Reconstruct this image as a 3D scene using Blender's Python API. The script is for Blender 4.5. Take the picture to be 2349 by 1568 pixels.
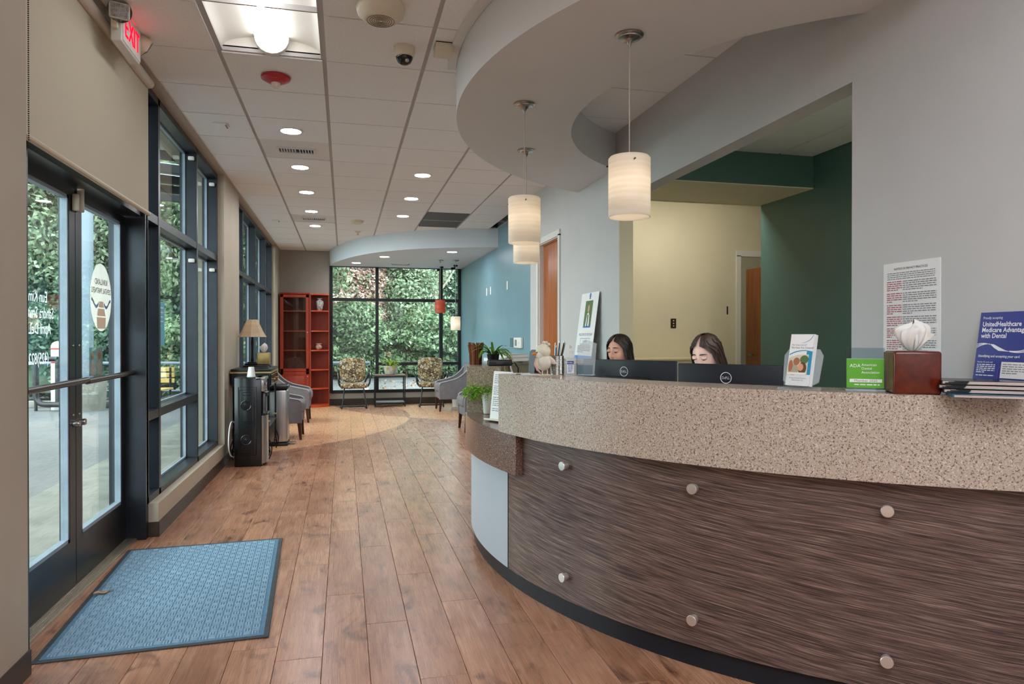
import bpy, bmesh, math, random
import numpy as np
from mathutils import Matrix, Vector

# ------------------------------------------------------------------ reset
for o in list(bpy.data.objects):
    bpy.data.objects.remove(o, do_unlink=True)
SC = bpy.context.scene
COL = SC.collection
R = math.radians
PI = math.pi
random.seed(7)

# ------------------------------------------------------------------ camera
cam_d = bpy.data.cameras.new('camera')
cam = bpy.data.objects.new('camera', cam_d)
COL.objects.link(cam)
cam_d.sensor_width = 36.0
cam_d.lens = 1575.0 / 2349.0 * 36.0
cam_d.clip_start = 0.05
cam_d.clip_end = 300
cam.location = (0, 0, 1.34)
cam.rotation_euler = (R(90 - 0.3274), 0, R(-13.7532))
SC.camera = cam

# ------------------------------------------------------------------ sky, exposure
wd = bpy.data.worlds.new('world')
SC.world = wd
wd.use_nodes = True
wn = wd.node_tree
wn.nodes.clear()
w_out = wn.nodes.new('ShaderNodeOutputWorld')
w_bg = wn.nodes.new('ShaderNodeBackground')
w_bg.inputs['Color'].default_value = (0.86, 0.93, 1.0, 1)
w_bg.inputs['Strength'].default_value = 2.9
wn.links.new(w_bg.outputs[0], w_out.inputs[0])
SC.view_settings.view_transform = 'Standard'
SC.view_settings.look = 'None'
SC.view_settings.exposure = 1.8
SC.view_settings.gamma = 1.0
SC.view_settings.use_curve_mapping = False
try:
    SC.cycles.max_bounces = 9
    SC.cycles.diffuse_bounces = 5
    SC.cycles.transparent_max_bounces = 16
    SC.cycles.caustics_reflective = False
    SC.cycles.caustics_refractive = False
    SC.cycles.sample_clamp_indirect = 6.0
except Exception:
    pass
LAMP = dict(troffer=2.0, front=7.0, down=44.0, pendant=4.6, office=27.0)  # front and office drive unseen lamps added as fill

# ------------------------------------------------------------------ materials
def lin(c):
    def f(v):
        v = v / 255.0
        return v / 12.92 if v <= 0.04045 else ((v + 0.055) / 1.055) ** 2.4
    return (f(c[0]), f(c[1]), f(c[2]), 1.0)

class NT:
    def __init__(s, m):
        s.t = m.node_tree
    def n(s, typ, **kw):
        nd = s.t.nodes.new(typ)
        for k, v in kw.items():
            if k in nd.inputs.keys() if isinstance(k, str) else False:
                nd.inputs[k].default_value = v
            else:
                setattr(nd, k, v)
        return nd
    def l(s, a, b):
        s.t.links.new(a, b)
    def math(s, op, a, b=None):
        nd = s.t.nodes.new('ShaderNodeMath'); nd.operation = op
        for i, v in enumerate((a, b)):
            if v is None: continue
            if isinstance(v, (int, float)): nd.inputs[i].default_value = v
            else: s.l(v, nd.inputs[i])
        return nd.outputs[0]
    def ramp(s, fac, stops, interp='LINEAR'):
        nd = s.t.nodes.new('ShaderNodeValToRGB')
        cr = nd.color_ramp; cr.interpolation = interp
        while len(cr.elements) < len(stops): cr.elements.new(0.5)
        for e, (p, c) in zip(cr.elements, stops):
            e.position = p; e.color = lin(c) if len(c) == 3 else c
        s.l(fac, nd.inputs[0])
        return nd.outputs[0]
    def mix(s, fac, a, b, blend='MIX'):
        nd = s.t.nodes.new('ShaderNodeMix'); nd.data_type = 'RGBA'; nd.blend_type = blend
        for sock, v in ((nd.inputs[0], fac), (nd.inputs[6], a), (nd.inputs[7], b)):
            if isinstance(v, (int, float)): sock.default_value = v
            elif isinstance(v, tuple): sock.default_value = lin(v) if len(v) == 3 else v
            else: s.l(v, sock)
        return nd.outputs[2]
    def noise(s, vec, scale, detail=3, rough=0.55, dist=0.0):
        nd = s.t.nodes.new('ShaderNodeTexNoise')
        nd.inputs['Scale'].default_value = scale; nd.inputs['Detail'].default_value = detail
        nd.inputs['Roughness'].default_value = rough; nd.inputs['Distortion'].default_value = dist
        if vec is not None: s.l(vec, nd.inputs['Vector'])
        return nd.outputs['Fac']
    def mapping(s, vec, scale=(1, 1, 1), loc=(0, 0, 0), rot=(0, 0, 0)):
        nd = s.t.nodes.new('ShaderNodeMapping')
        nd.inputs['Scale'].default_value = scale; nd.inputs['Location'].default_value = loc
        nd.inputs['Rotation'].default_value = rot
        s.l(vec, nd.inputs['Vector'])
        return nd.outputs[0]
    def coord(s, which='Object'):
        return s.t.nodes.new('ShaderNodeTexCoord').outputs[which]
    def pos(s):
        return s.t.nodes.new('ShaderNodeNewGeometry').outputs['Position']
    def bump(s, h, strength=0.3, dist=0.01):
        nd = s.t.nodes.new('ShaderNodeBump')
        nd.inputs['Strength'].default_value = strength; nd.inputs['Distance'].default_value = dist
        s.l(h, nd.inputs['Height'])
        return nd.outputs[0]

MATS = {}
def mat(name, col, rough=0.5, metal=0.0, spec=0.5, emit=None, es=0.0, coat=0.0):
    m = bpy.data.materials.new(name)
    m.use_nodes = True
    b = m.node_tree.nodes['Principled BSDF']
    b.inputs['Base Color'].default_value = lin(col)
    b.inputs['Roughness'].default_value = rough
    b.inputs['Metallic'].default_value = metal
    b.inputs['Specular IOR Level'].default_value = spec
    b.inputs['Coat Weight'].default_value = coat
    if emit:
        b.inputs['Emission Color'].default_value = lin(emit)
        b.inputs['Emission Strength'].default_value = es
    MATS[name] = m
    return m
def bs(m): return m.node_tree.nodes['Principled BSDF']
def mottled(name, col, col2, scale=8, rough=0.6, bump=0.0, bscale=None, spec=0.3, metal=0.0, stretch=(1, 1, 1), detail=4):
    m = mat(name, col, rough, metal, spec)
    t = NT(m)
    v = t.mapping(t.coord(), stretch)
    f = t.noise(v, scale, detail)
    c = t.ramp(f, [(0.3, col), (0.7, col2)])
    t.l(c, bs(m).inputs['Base Color'])
    if bump:
        t.l(t.bump(t.noise(v, bscale or scale * 6, 3), bump, 0.004), bs(m).inputs['Normal'])
    return m

wall_grey = mottled('painted_wall_grey', (196, 195, 193), (191, 190, 188), 3, 0.65, 0.08, 180)
wall_beige = mottled('painted_wall_beige', (186, 174, 156), (178, 165, 146), 2, 0.6, 0.08, 180)
wall_blue = mottled('painted_wall_blue', (116, 150, 162), (110, 144, 157), 3, 0.38, 0.06, 180, spec=0.5)
wall_green = mottled('painted_wall_green', (72, 106, 100), (67, 100, 94), 2, 0.4, 0.06, 180, spec=0.5)
wall_cream = mottled('painted_wall_cream', (212, 205, 180), (207, 200, 174), 2, 0.6, 0.06, 180)
white_trim = mat('white_trim', (215, 213, 208), 0.4)
base_brown = mottled('rubber_base_brown', (74, 62, 54), (64, 54, 48), 6, 0.42)
base_black = mottled('rubber_base_black', (34, 37, 44), (28, 30, 36), 6, 0.35)
bronze = mottled('dark_bronze_metal', (44, 48, 56), (34, 37, 44), 5, 0.34, metal=0.35, spec=0.5)
door_bronze = mottled('door_bronze_metal', (40, 37, 37), (28, 28, 31), 4, 0.32, metal=0.35, spec=0.5)
bar_bronze = mat('bronze_bar', (74, 62, 54), 0.28, 0.7)
bead_grey = mottled('glazing_bead_grey', (150, 160, 172), (132, 142, 154), 8, 0.4, metal=0.2)
alum = mottled('brushed_aluminium', (196, 186, 168), (176, 166, 150), 30, 0.35, metal=0.8, stretch=(1, 0.1, 1))
steel = mottled('brushed_steel', (196, 194, 192), (150, 148, 146), 20, 0.28, metal=1.0, stretch=(8, 8, 0.2))
nickel = mat('satin_nickel', (170, 166, 160), 0.25, 1.0)
knob_steel = mat('turned_steel', (224, 218, 210), 0.3, 0.75)
white_plastic = mat('white_plastic', (222, 220, 214), 0.4)
beige_plastic = mat('beige_plastic', (212, 203, 180), 0.45)
black_plastic = mat('black_plastic', (22, 23, 26), 0.35)
black_matte = mat('black_matte', (14, 14, 16), 0.6)
black_gloss = mat('black_gloss', (10, 11, 14), 0.08)
paper = mat('white_paper', (232, 230, 228), 0.6)
ink = mat('dark_ink', (52, 50, 56), 0.7)
ink_grey = mat('grey_ink', (130, 130, 134), 0.7)
ink_red = mat('red_ink', (176, 82, 92), 0.7)
ink_white = mat('white_ink', (238, 238, 242), 0.6)
ink_blue = mat('blue_ink', (40, 118, 190), 0.55)
ink_teal = mat('teal_ink', (30, 140, 178), 0.5)
ink_green = mat('green_ink', (92, 168, 40), 0.5)
poster_blue = mat('navy_print', (34, 42, 130), 0.35)
skin_tone = mat('print_skin', (214, 150, 116), 0.6)
skin_dark = mat('print_skin_dark', (168, 104, 72), 0.6)
print_hair = mat('print_hair', (96, 62, 40), 0.6)
print_leaf = mat('print_leaf', (82, 112, 60), 0.6)
print_cloth = mat('print_cloth', (168, 160, 132), 0.6)

def make_ceiling_tile():
    m = mat('mineral_fibre_tile', (236, 236, 235), 0.85, spec=0.15)
    t = NT(m); p = t.coord()
    f = t.noise(p, 90, 4, 0.7)
    t.l(t.ramp(f, [(0.25, (226, 226, 225)), (0.6, (240, 240, 239))]), bs(m).inputs['Base Color'])
    t.l(t.bump(f, 0.25, 0.004), bs(m).inputs['Normal'])
    return m
tile_mat = make_ceiling_tile()
tbar_mat = mat('grid_bar_white', (176, 171, 168), 0.5)  # bars greyed to strengthen the faint shade along the grid lines
plaster = mottled('soffit_plaster', (218, 218, 217), (214, 214, 213), 2, 0.6, 0.05, 160)
plaster_blue = mottled('soffit_plaster_cool', (212, 217, 222), (208, 213, 218), 2, 0.6, 0.05, 160)

def make_plank():
    m = mat('vinyl_wood_plank', (150, 110, 84), 0.36, spec=0.45)
    t = NT(m)
    info = t.t.nodes.new('ShaderNodeObjectInfo')
    obj = t.coord()
    off = t.t.nodes.new('ShaderNodeCombineXYZ')
    t.l(t.math('MULTIPLY', info.outputs['Random'], 37.0), off.inputs[0])
    t.l(t.math('MULTIPLY', info.outputs['Random'], 91.0), off.inputs[1])
    add = t.t.nodes.new('ShaderNodeVectorMath'); add.operation = 'ADD'
    t.l(obj, add.inputs[0]); t.l(off.outputs[0], add.inputs[1])
    v = add.outputs[0]
    grain = t.noise(t.mapping(v, (15, 0.9, 1)), 3.0, 5, 0.6, 1.1)
    blot = t.noise(t.mapping(v, (3.0, 1.5, 1)), 1.5, 4, 0.58, 0.9)
    fine = t.noise(t.mapping(v, (110, 2.2, 1)), 2.0, 2, 0.5)
    knot = t.noise(t.mapping(v, (3.4, 1.9, 1)), 1.25, 5, 0.62, 1.7)
    c1 = t.ramp(grain, [(0.28, (138, 94, 70)), (0.5, (206, 157, 123)), (0.68, (246, 212, 184))])
    c2 = t.ramp(blot, [(0.25, (156, 106, 78)), (0.66, (238, 196, 164))])
    c = t.mix(0.5, c1, c2)
    c = t.mix(0.22, c, t.ramp(fine, [(0.3, (124, 90, 68)), (0.7, (224, 190, 160))]))
    kf = t.ramp(knot, [(0.55, (0, 0, 0)), (0.70, (255, 255, 255))])
    c = t.mix(t.math('MULTIPLY', kf, 0.85), c, (92, 58, 42))
    tone = t.ramp(info.outputs['Random'], [(0.0, (222, 212, 206)), (0.5, (242, 234, 230)), (1.0, (255, 253, 252))])
    c = t.mix(1.0, c, tone, 'MULTIPLY')
    # two-tone inlay: sweeping arcs laid into the floor
    sep = t.t.nodes.new('ShaderNodeSeparateXYZ'); t.l(t.pos(), sep.inputs[0])
    def inside(cx, cy, r):
        dx = t.math('SUBTRACT', sep.outputs[0], cx); dy = t.math('SUBTRACT', sep.outputs[1], cy)
        d = t.math('SQRT', t.math('ADD', t.math('MULTIPLY', dx, dx), t.math('MULTIPLY', dy, dy)))
        return t.math('LESS_THAN', d, r)
    a = inside(*INLAY_A); b_ = inside(*INLAY_B)
    same = t.math('COMPARE', a, b_); same.node.inputs[2].default_value = 0.1
    light = t.mix(1.0, c, (255, 214, 176), 'MULTIPLY')
    light = t.mix(0.5, light, (236, 188, 148))
    dark = t.mix(1.0, c, (226, 208, 200), 'MULTIPLY')
    t.l(t.mix(same, light, dark), bs(m).inputs['Base Color'])
    t.l(t.bump(fine, 0.12, 0.002), bs(m).inputs['Normal'])
    t.l(t.math('ADD', t.math('MULTIPLY', fine, 0.10), 0.23), bs(m).inputs['Roughness'])
    return m
INLAY_A = (-3.364, 12.234, 4.479)
INLAY_B = (3.881, 14.70, 4.1255)
plank_mat = make_plank()
sub_floor = mat('floor_joint_dark', (46, 32, 24), 0.7)

def make_speckle(name, base, dark, light, scale=150, rough=0.28, coat=0.0, amount=0.57, warm=None):
    m = mat(name, base, rough, spec=0.5, coat=coat)
    t = NT(m); p = t.pos()
    a = t.noise(p, scale, 2, 0.6)
    b = t.noise(t.mapping(p, (1, 1, 1), (3.1, 7.7, 1.3)), scale * 0.85, 2, 0.6)
    c = t.noise(t.mapping(p, (1, 1, 1), (9.1, 2.7, 5.3)), scale * 1.7, 1, 0.5)
    col = t.mix(t.ramp(c, [(0.4, (0, 0, 0)), (0.62, (255, 255, 255))]), base, warm or base)
    col = t.mix(t.ramp(a, [(amount, (0, 0, 0)), (amount + 0.05, (255, 255, 255))]), col, dark)
    col = t.mix(t.ramp(b, [(0.585, (0, 0, 0)), (0.63, (255, 255, 255))]), col, light)
    t.l(col, bs(m).inputs['Base Color'])
    return m
stone_light = make_speckle('speckled_solid_surface', (190, 174, 158), (116, 92, 80), (212, 200, 188), 165, 0.24, 0.1, 0.56, (178, 160, 144))
stone_brown = make_speckle('speckled_brown_surface', (112, 86, 76), (66, 48, 42), (166, 142, 132), 170, 0.25, 0.1, 0.55, (124, 98, 88))
stone_far = make_speckle('speckled_olive_surface', (150, 138, 116), (92, 80, 66), (180, 170, 150), 150, 0.3, 0.1, 0.55)

DC = (3.498, 4.182)            # centre of the desk's plan arc
def make_zebra():
    m = mat('striated_wood_laminate', (80, 62, 56), 0.27, spec=0.5)
    t = NT(m)
    sep = t.t.nodes.new('ShaderNodeSeparateXYZ'); t.l(t.pos(), sep.inputs[0])
    dx = t.math('SUBTRACT', DC[0], sep.outputs[0]); dy = t.math('SUBTRACT', DC[1], sep.outputs[1])
    arc = t.math('MULTIPLY', t.math('ARCTAN2', dy, dx), 2.69)
    cmb = t.t.nodes.new('ShaderNodeCombineXYZ')
    t.l(arc, cmb.inputs[0]); t.l(sep.outputs[2], cmb.inputs[1])
    wob = t.noise(t.mapping(cmb.outputs[0], (0.9, 1.6, 1)), 1.3, 2, 0.5)
    z2 = t.math('ADD', sep.outputs[2], t.math('MULTIPLY', wob, 0.055))
    z3 = t.math('ADD', z2, t.math('MULTIPLY', arc, 0.09))
    c2 = t.t.nodes.new('ShaderNodeCombineXYZ')
    t.l(t.math('MULTIPLY', arc, 3.8), c2.inputs[0]); t.l(t.math('MULTIPLY', z3, 165.0), c2.inputs[1])
    f = t.noise(c2.outputs[0], 1.35, 4, 0.62, 0.35)
    g = t.noise(t.mapping(c2.outputs[0], (0.5, 0.35, 1), (4, 9, 2)), 1.2, 2, 0.5)
    col = t.ramp(f, [(0.3, (46, 38, 38)), (0.44, (74, 60, 57)), (0.55, (116, 95, 87)), (0.7, (168, 143, 133))])
    col = t.mix(0.25, col, t.ramp(g, [(0.35, (40, 32, 32)), (0.65, (120, 96, 86))]))
    t.l(col, bs(m).inputs['Base Color'])
    t.l(t.bump(f, 0.06, 0.001), bs(m).inputs['Normal'])
    return m
zebra = make_zebra()
grey_lam = mat('pale_grey_laminate', (176, 184, 194), 0.35)

def make_glass(name, tint=(236, 246, 243), ior=1.5, rough=0.0):
    m = bpy.data.materials.new(name); m.use_nodes = True
    nt = m.node_tree; nt.nodes.clear()
    out = nt.nodes.new('ShaderNodeOutputMaterial'); mx = nt.nodes.new('ShaderNodeMixShader')
    tr = nt.nodes.new('ShaderNodeBsdfTransparent'); gl = nt.nodes.new('ShaderNodeBsdfGlossy')
    fr = nt.nodes.new('ShaderNodeFresnel')
    tr.inputs[0].default_value = lin(tint); gl.inputs['Roughness'].default_value = rough
    ge = nt.nodes.new('ShaderNodeNewGeometry'); mr = nt.nodes.new('ShaderNodeMapRange')
    mr.inputs['To Min'].default_value = ior; mr.inputs['To Max'].default_value = 1.0 / ior
    nt.links.new(ge.outputs['Backfacing'], mr.inputs['Value']); nt.links.new(mr.outputs[0], fr.inputs[0])
    nt.links.new(fr.outputs[0], mx.inputs[0]); nt.links.new(tr.outputs[0], mx.inputs[1])
    nt.links.new(gl.outputs[0], mx.inputs[2]); nt.links.new(mx.outputs[0], out.inputs[0])
    return m
glass = make_glass('window_glass')
clear_acrylic = make_glass('clear_acrylic', (222, 232, 236), 1.45, 0.03)
def make_frosted(name, c, f):
    m = bpy.data.materials.new(name); m.use_nodes = True; nt = m.node_tree; b = bs(m)
    b.inputs['Base Color'].default_value = lin(c); b.inputs['Roughness'].default_value = 0.15
    tr = nt.nodes.new('ShaderNodeBsdfTransparent'); mx = nt.nodes.new('ShaderNodeMixShader'); mx.inputs[0].default_value = f
    nt.links.new(tr.outputs[0], mx.inputs[1]); nt.links.new(b.outputs[0], mx.inputs[2]); nt.links.new(mx.outputs[0], nt.nodes['Material Output'].inputs[0]); return m
frosted = make_frosted('frosted_acrylic', (214, 222, 226), 0.32)

def emission(name, col, s):
    m = bpy.data.materials.new(name); m.use_nodes = True
    nt = m.node_tree; nt.nodes.clear()
    out = nt.nodes.new('ShaderNodeOutputMaterial'); e = nt.nodes.new('ShaderNodeEmission')
    e.inputs[0].default_value = lin(col); e.inputs[1].default_value = s
    nt.links.new(e.outputs[0], out.inputs[0])
    return m
lens_troffer = emission('troffer_lens', (250, 252, 255), LAMP['troffer'])
lens_front_fill = emission('front_troffer_lens', (232, 242, 255), LAMP['front'])  # emits for the added troffers behind the camera
lens_down = emission('downlight_lens', (250, 250, 255), LAMP['down'])
lens_office_fill = emission('office_lens', (255, 250, 240), LAMP['office'])  # shared by the unseen lamps added in the office rooms
bulb_mat = emission('pendant_bulb', (255, 244, 226), LAMP['pendant'])
exit_red = emission('exit_red', (255, 14, 44), 0.7)

def make_shade(name, c1, c2):
    m = bpy.data.materials.new(name); m.use_nodes = True
    nt = m.node_tree; t = NT(m)
    out = nt.nodes['Material Output']; b = bs(m)
    tr = nt.nodes.new('ShaderNodeBsdfTranslucent'); mx = nt.nodes.new('ShaderNodeMixShader')
    mx.inputs[0].default_value = 0.45
    v = t.coord()
    w = t.noise(t.mapping(v, (1.5, 1.5, 34)), 1.6, 3, 0.5, 0.4)
    col = t.ramp(w, [(0.32, c2), (0.62, c1)])
    t.l(col, b.inputs['Base Color']); t.l(col, tr.inputs[0])
    b.inputs['Roughness'].default_value = 0.45
    nt.links.new(b.outputs[0], mx.inputs[1]); nt.links.new(tr.outputs[0], mx.inputs[2])
    nt.links.new(mx.outputs[0], out.inputs[0])
    return m
shade_white = make_shade('ivory_veneer_shade', (246, 241, 232), (236, 227, 213))
shade_red = make_shade('terracotta_veneer_shade', (206, 110, 78), (170, 78, 52))
lamp_linen = make_shade('linen_lamp_shade', (222, 198, 168), (208, 182, 150))

grey_fabric = mottled('grey_upholstery', (124, 118, 120), (112, 106, 109), 14, 0.85, 0.25, 600, spec=0.2)
piping_mat = mat('grey_piping', (168, 162, 162), 0.7)
walnut = mottled('dark_walnut', (72, 40, 28), (52, 28, 20), 6, 0.35, stretch=(6, 6, 1))
cherry = mottled('cherry_veneer', (176, 60, 26), (146, 44, 18), 3.5, 0.3, stretch=(5, 5, 0.6), spec=0.5)
cherry_edge = mat('cherry_edge', (204, 82, 42), 0.3)
cherry_in = mottled('cherry_inside', (150, 56, 30), (126, 44, 24), 3.0, 0.4, stretch=(5, 5, 0.6))
mahogany = mottled('mahogany_lacquer', (104, 36, 16), (76, 22, 10), 9, 0.2, stretch=(3, 3, 1.5), spec=0.6)
bronze_edge = mottled('bronzed_wood_side', (112, 84, 56), (96, 70, 46), 8, 0.25, stretch=(4, 4, 1))
door_wood = mottled('maple_door_veneer', (176, 98, 42), (150, 78, 32), 3, 0.26, stretch=(6, 6, 0.45), spec=0.6)
gold = mottled('antique_gold', (196, 172, 118), (168, 140, 92), 8, 0.4, metal=0.6)
iron = mat('wrought_iron', (24, 24, 27), 0.4, 0.5)
tissue_mat = mat('soft_tissue', (226, 222, 214), 0.85)
red_plastic = mat('fire_red', (176, 14, 34), 0.3)
ceramic_white = mottled('white_ceramic', (228, 228, 222), (214, 214, 208), 8, 0.3)
soil = mat('potting_soil', (52, 40, 32), 0.9)

def make_tapestry():
    m = mat('tapestry_upholstery', (150, 128, 96), 0.85, spec=0.15)
    t = NT(m); v = t.coord()
    vo = t.t.nodes.new('ShaderNodeTexVoronoi'); vo.inputs['Scale'].default_value = 15
    t.l(v, vo.inputs['Vector'])
    sep = t.t.nodes.new('ShaderNodeSeparateColor'); t.l(vo.outputs['Color'], sep.inputs[0])
    base = t.ramp(sep.outputs[0], [(0.0, (206, 182, 142)), (0.35, (164, 138, 104)), (0.55, (216, 198, 170)), (0.75, (132, 112, 88)), (0.9, (186, 158, 104))], 'CONSTANT')
    n = t.noise(v, 42, 4, 0.7)
    c = t.mix(t.ramp(n, [(0.5, (0, 0, 0)), (0.6, (255, 255, 255))]), base, (48, 42, 40))
    vo2 = t.t.nodes.new('ShaderNodeTexVoronoi'); vo2.feature = 'DISTANCE_TO_EDGE'; vo2.inputs['Scale'].default_value = 15
    t.l(v, vo2.inputs['Vector'])
    c = t.mix(t.ramp(vo2.outputs['Distance'], [(0.03, (255, 255, 255)), (0.07, (0, 0, 0))]), c, (66, 56, 46))
    t.l(c, bs(m).inputs['Base Color'])
    return m
tapestry = make_tapestry()

def island_mat(name, stops, rough=0.6, trans=0.25, scale=None):
    m = bpy.data.materials.new(name); m.use_nodes = True
    t = NT(m); b = bs(m); nt = m.node_tree
    g = nt.nodes.new('ShaderNodeNewGeometry')
    col = t.ramp(g.outputs['Random Per Island'], stops)
    t.l(col, b.inputs['Base Color']); b.inputs['Roughness'].default_value = rough
    b.inputs['Specular IOR Level'].default_value = 0.12
    tr = nt.nodes.new('ShaderNodeBsdfTranslucent'); mx = nt.nodes.new('ShaderNodeMixShader')
    mx.inputs[0].default_value = trans
    t.l(col, tr.inputs[0]); nt.links.new(b.outputs[0], mx.inputs[1]); nt.links.new(tr.outputs[0], mx.inputs[2])
    nt.links.new(mx.outputs[0], nt.nodes['Material Output'].inputs[0])
    return m
leaf_green = island_mat('laurel_leaves', [(0, (92, 108, 84)), (0.4, (120, 142, 106)), (0.8, (146, 164, 126)), (1, (190, 200, 168))], 0.5)
leaf_pale = island_mat('pale_leaves', [(0, (124, 140, 114)), (0.4, (152, 168, 136)), (0.8, (178, 188, 158)), (1, (206, 210, 186))])
leaf_pink = island_mat('pink_new_leaves', [(0, (142, 140, 112)), (0.3, (196, 158, 142)), (0.6, (222, 184, 172)), (1, (236, 210, 202))])
leaf_ivy = island_mat('ivy_leaves', [(0, (66, 88, 76)), (0.5, (86, 112, 94)), (0.85, (112, 136, 114)), (1, (156, 174, 148))])
leaf_bright = island_mat('bright_fern_leaves', [(0, (80, 130, 30)), (0.5, (116, 172, 50)), (1, (168, 208, 92))])
leaf_pot = island_mat('houseplant_leaves', [(0, (40, 90, 30)), (0.5, (88, 140, 48)), (0.8, (150, 180, 70)), (1, (196, 186, 80))])
bark = mottled('tree_bark', (92, 78, 66), (66, 56, 48), 12, 0.9, 0.4, 40, stretch=(4, 4, 1))
bark_pale = mottled('pale_bark', (176, 166, 152), (140, 130, 118), 10, 0.9, 0.4, 40, stretch=(4, 4, 1))
asphalt = mottled('wet_asphalt', (112, 111, 112), (92, 91, 93), 0.7, 0.7, 0.35, 160, detail=7)
concrete = mottled('weathered_concrete', (146, 142, 134), (112, 109, 101), 3, 0.85, 0.3, 60, detail=6)
earth = mottled('dark_bank_soil', (74, 88, 70), (56, 68, 56), 3, 0.95)
pale_paint = mat('pale_blue_paint', (116, 127, 140), 0.45)

# ------------------------------------------------------------------ mesh helpers
class MB:
    """collects shapes; build() links them as ONE mesh object"""
    def __init__(s):
        s.v = []; s.f = []; s.mi = []; s.mats = []
    def m(s, material):
        if material not in s.mats: s.mats.append(material)
        s.cur = s.mats.index(material); return s
    cur = 0
    def add(s, verts, faces):
        o = len(s.v); s.v += [tuple(p) for p in verts]
        for f in faces:
            s.f.append(tuple(i + o for i in f)); s.mi.append(s.cur)
        return s
    def box(s, c, d, mtx=None):
        x, y, z = d[0] / 2, d[1] / 2, d[2] / 2
        vs = [Vector((sx * x, sy * y, sz * z)) for sx in (-1, 1) for sy in (-1, 1) for sz in (-1, 1)]
        if mtx is not None: vs = [mtx @ p for p in vs]
        vs = [p + Vector(c) for p in vs]
        return s.add(vs, [(0, 1, 3, 2), (4, 6, 7, 5), (0, 4, 5, 1), (2, 3, 7, 6), (0, 2, 6, 4), (1, 5, 7, 3)])
    def span(s, a, b):
        return s.box([(p + q) / 2 for p, q in zip(a, b)], [abs(q - p) for p, q in zip(a, b)])
    def bbox(s, c, d, bev=0.01, seg=2, mtx=None):
        bm = bmesh.new(); bmesh.ops.create_cube(bm, size=1)
        for v in bm.verts: v.co = Vector((v.co.x * d[0], v.co.y * d[1], v.co.z * d[2]))
        bmesh.ops.bevel(bm, geom=bm.edges[:], offset=bev, segments=seg, affect='EDGES', profile=0.5)
        bm.verts.index_update()
        vs = [(mtx @ v.co if mtx is not None else v.co) + Vector(c) for v in bm.verts]
        fs = [[v.index for v in f.verts] for f in bm.faces]
        bm.free(); return s.add(vs, fs)
    def tube(s, pts, r, n=10, cap=True, closed=False):
        pts = [Vector(p) for p in pts]; k = len(pts)
        rs = r if isinstance(r, (list, tuple)) else [r] * k
        tang = []
        for i in range(k):
            a = pts[(i - 1) % k] if (closed or i > 0) else pts[i]
            b = pts[(i + 1) % k] if (closed or i < k - 1) else pts[i]
            t = (b - a); tang.append(t.normalized() if t.length > 1e-9 else Vector((0, 0, 1)))
        up = Vector((0, 0, 1)) if abs(tang[0].z) < 0.9 else Vector((1, 0, 0))
        u = tang[0].cross(up).normalized(); vs = []
        for i in range(k):
            u = (u - tang[i] * u.dot(tang[i])); u = u.normalized() if u.length > 1e-6 else tang[i].orthogonal().normalized()
            w = tang[i].cross(u)
            vs += [pts[i] + (u * math.cos(2 * PI * j / n) + w * math.sin(2 * PI * j / n)) * rs[i] for j in range(n)]
        fs = []
        for i in range(k if closed else k - 1):
            a, b = i * n, ((i + 1) % k) * n
            fs += [(a + j, a + (j + 1) % n, b + (j + 1) % n, b + j) for j in range(n)]
        if cap and not closed:
            fs.append(tuple(range(n - 1, -1, -1))); fs.append(tuple((k - 1) * n + j for j in range(n)))
        return s.add(vs, fs)
    def cyl(s, a, b, r0, r1=None, n=20):
        return s.tube([a, b], [r0, r0 if r1 is None else r1], n)
    def lathe(s, prof, n=24, c=(0, 0, 0), mtx=None, cap0=False, cap1=False):
        vs = []
        for r, z in prof:
            for j in range(n):
                p = Vector((r * math.cos(2 * PI * j / n), r * math.sin(2 * PI * j / n), z))
                if mtx is not None: p = mtx @ p
                vs.append(p + Vector(c))
        fs = []
        for i in range(len(prof) - 1):
            a, b = i * n, (i + 1) * n
            fs += [(a + j, a + (j + 1) % n, b + (j + 1) % n, b + j) for j in range(n)]
        if cap0: fs.append(tuple(range(n - 1, -1, -1)))
        if cap1: fs.append(tuple((len(prof) - 1) * n + j for j in range(n)))
        return s.add(vs, fs)
    def sphere(s, c, r, n=14, k=8, sc=(1, 1, 1), mtx=None):
        prof = [(max(1e-4, math.sin(PI * i / k)) * r, -math.cos(PI * i / k) * r) for i in range(k + 1)]
        S = Matrix.Diagonal(sc).to_3x3()
        return s.lathe(prof, n, c, (mtx @ S) if mtx is not None else S)
    def prism(s, poly, z0, z1, mtx=None):
        n = len(poly)
        vs = [Vector((x, y, z0)) for x, y in poly] + [Vector((x, y, z1)) for x, y in poly]
        if mtx is not None: vs = [mtx @ p for p in vs]
        return s.add(vs, [tuple(range(n - 1, -1, -1)), tuple(range(n, 2 * n))] + [(i, (i + 1) % n, n + (i + 1) % n, n + i) for i in range(n)])
    def sector(s, c, r0, r1, a0, a1, z0, z1, n=32, xlim=2.214):
        """solid ring sector about c; angle 0 points to -X and grows towards -Y; stops at the wall plane x = xlim"""
        vs = []
        def clip(a, r):
            m = math.degrees(math.acos(min(1.0, max(-1.0, (c[0] - xlim) / r))))
            return max(-m, min(m, a))
        for i in range(n + 1):
            for r, z in ((r0, z0), (r1, z0), (r1, z1), (r0, z1)):
                b0, b1 = clip(a0, r), clip(a1, r)
                a = R(b0 + (b1 - b0) * i / n); ca, sa = math.cos(a), math.sin(a)
                vs.append((c[0] - r * ca, c[1] - r * sa, z))
        fs = []
        for i in range(n):
            p, q = 4 * i, 4 * i + 4
            fs += [(p + j, p + (j + 1) % 4, q + (j + 1) % 4, q + j) for j in range(4)]
        fs += [(0, 1, 2, 3)[::-1], tuple(4 * n + j for j in range(4))]
        return s.add(vs, fs)
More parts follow.
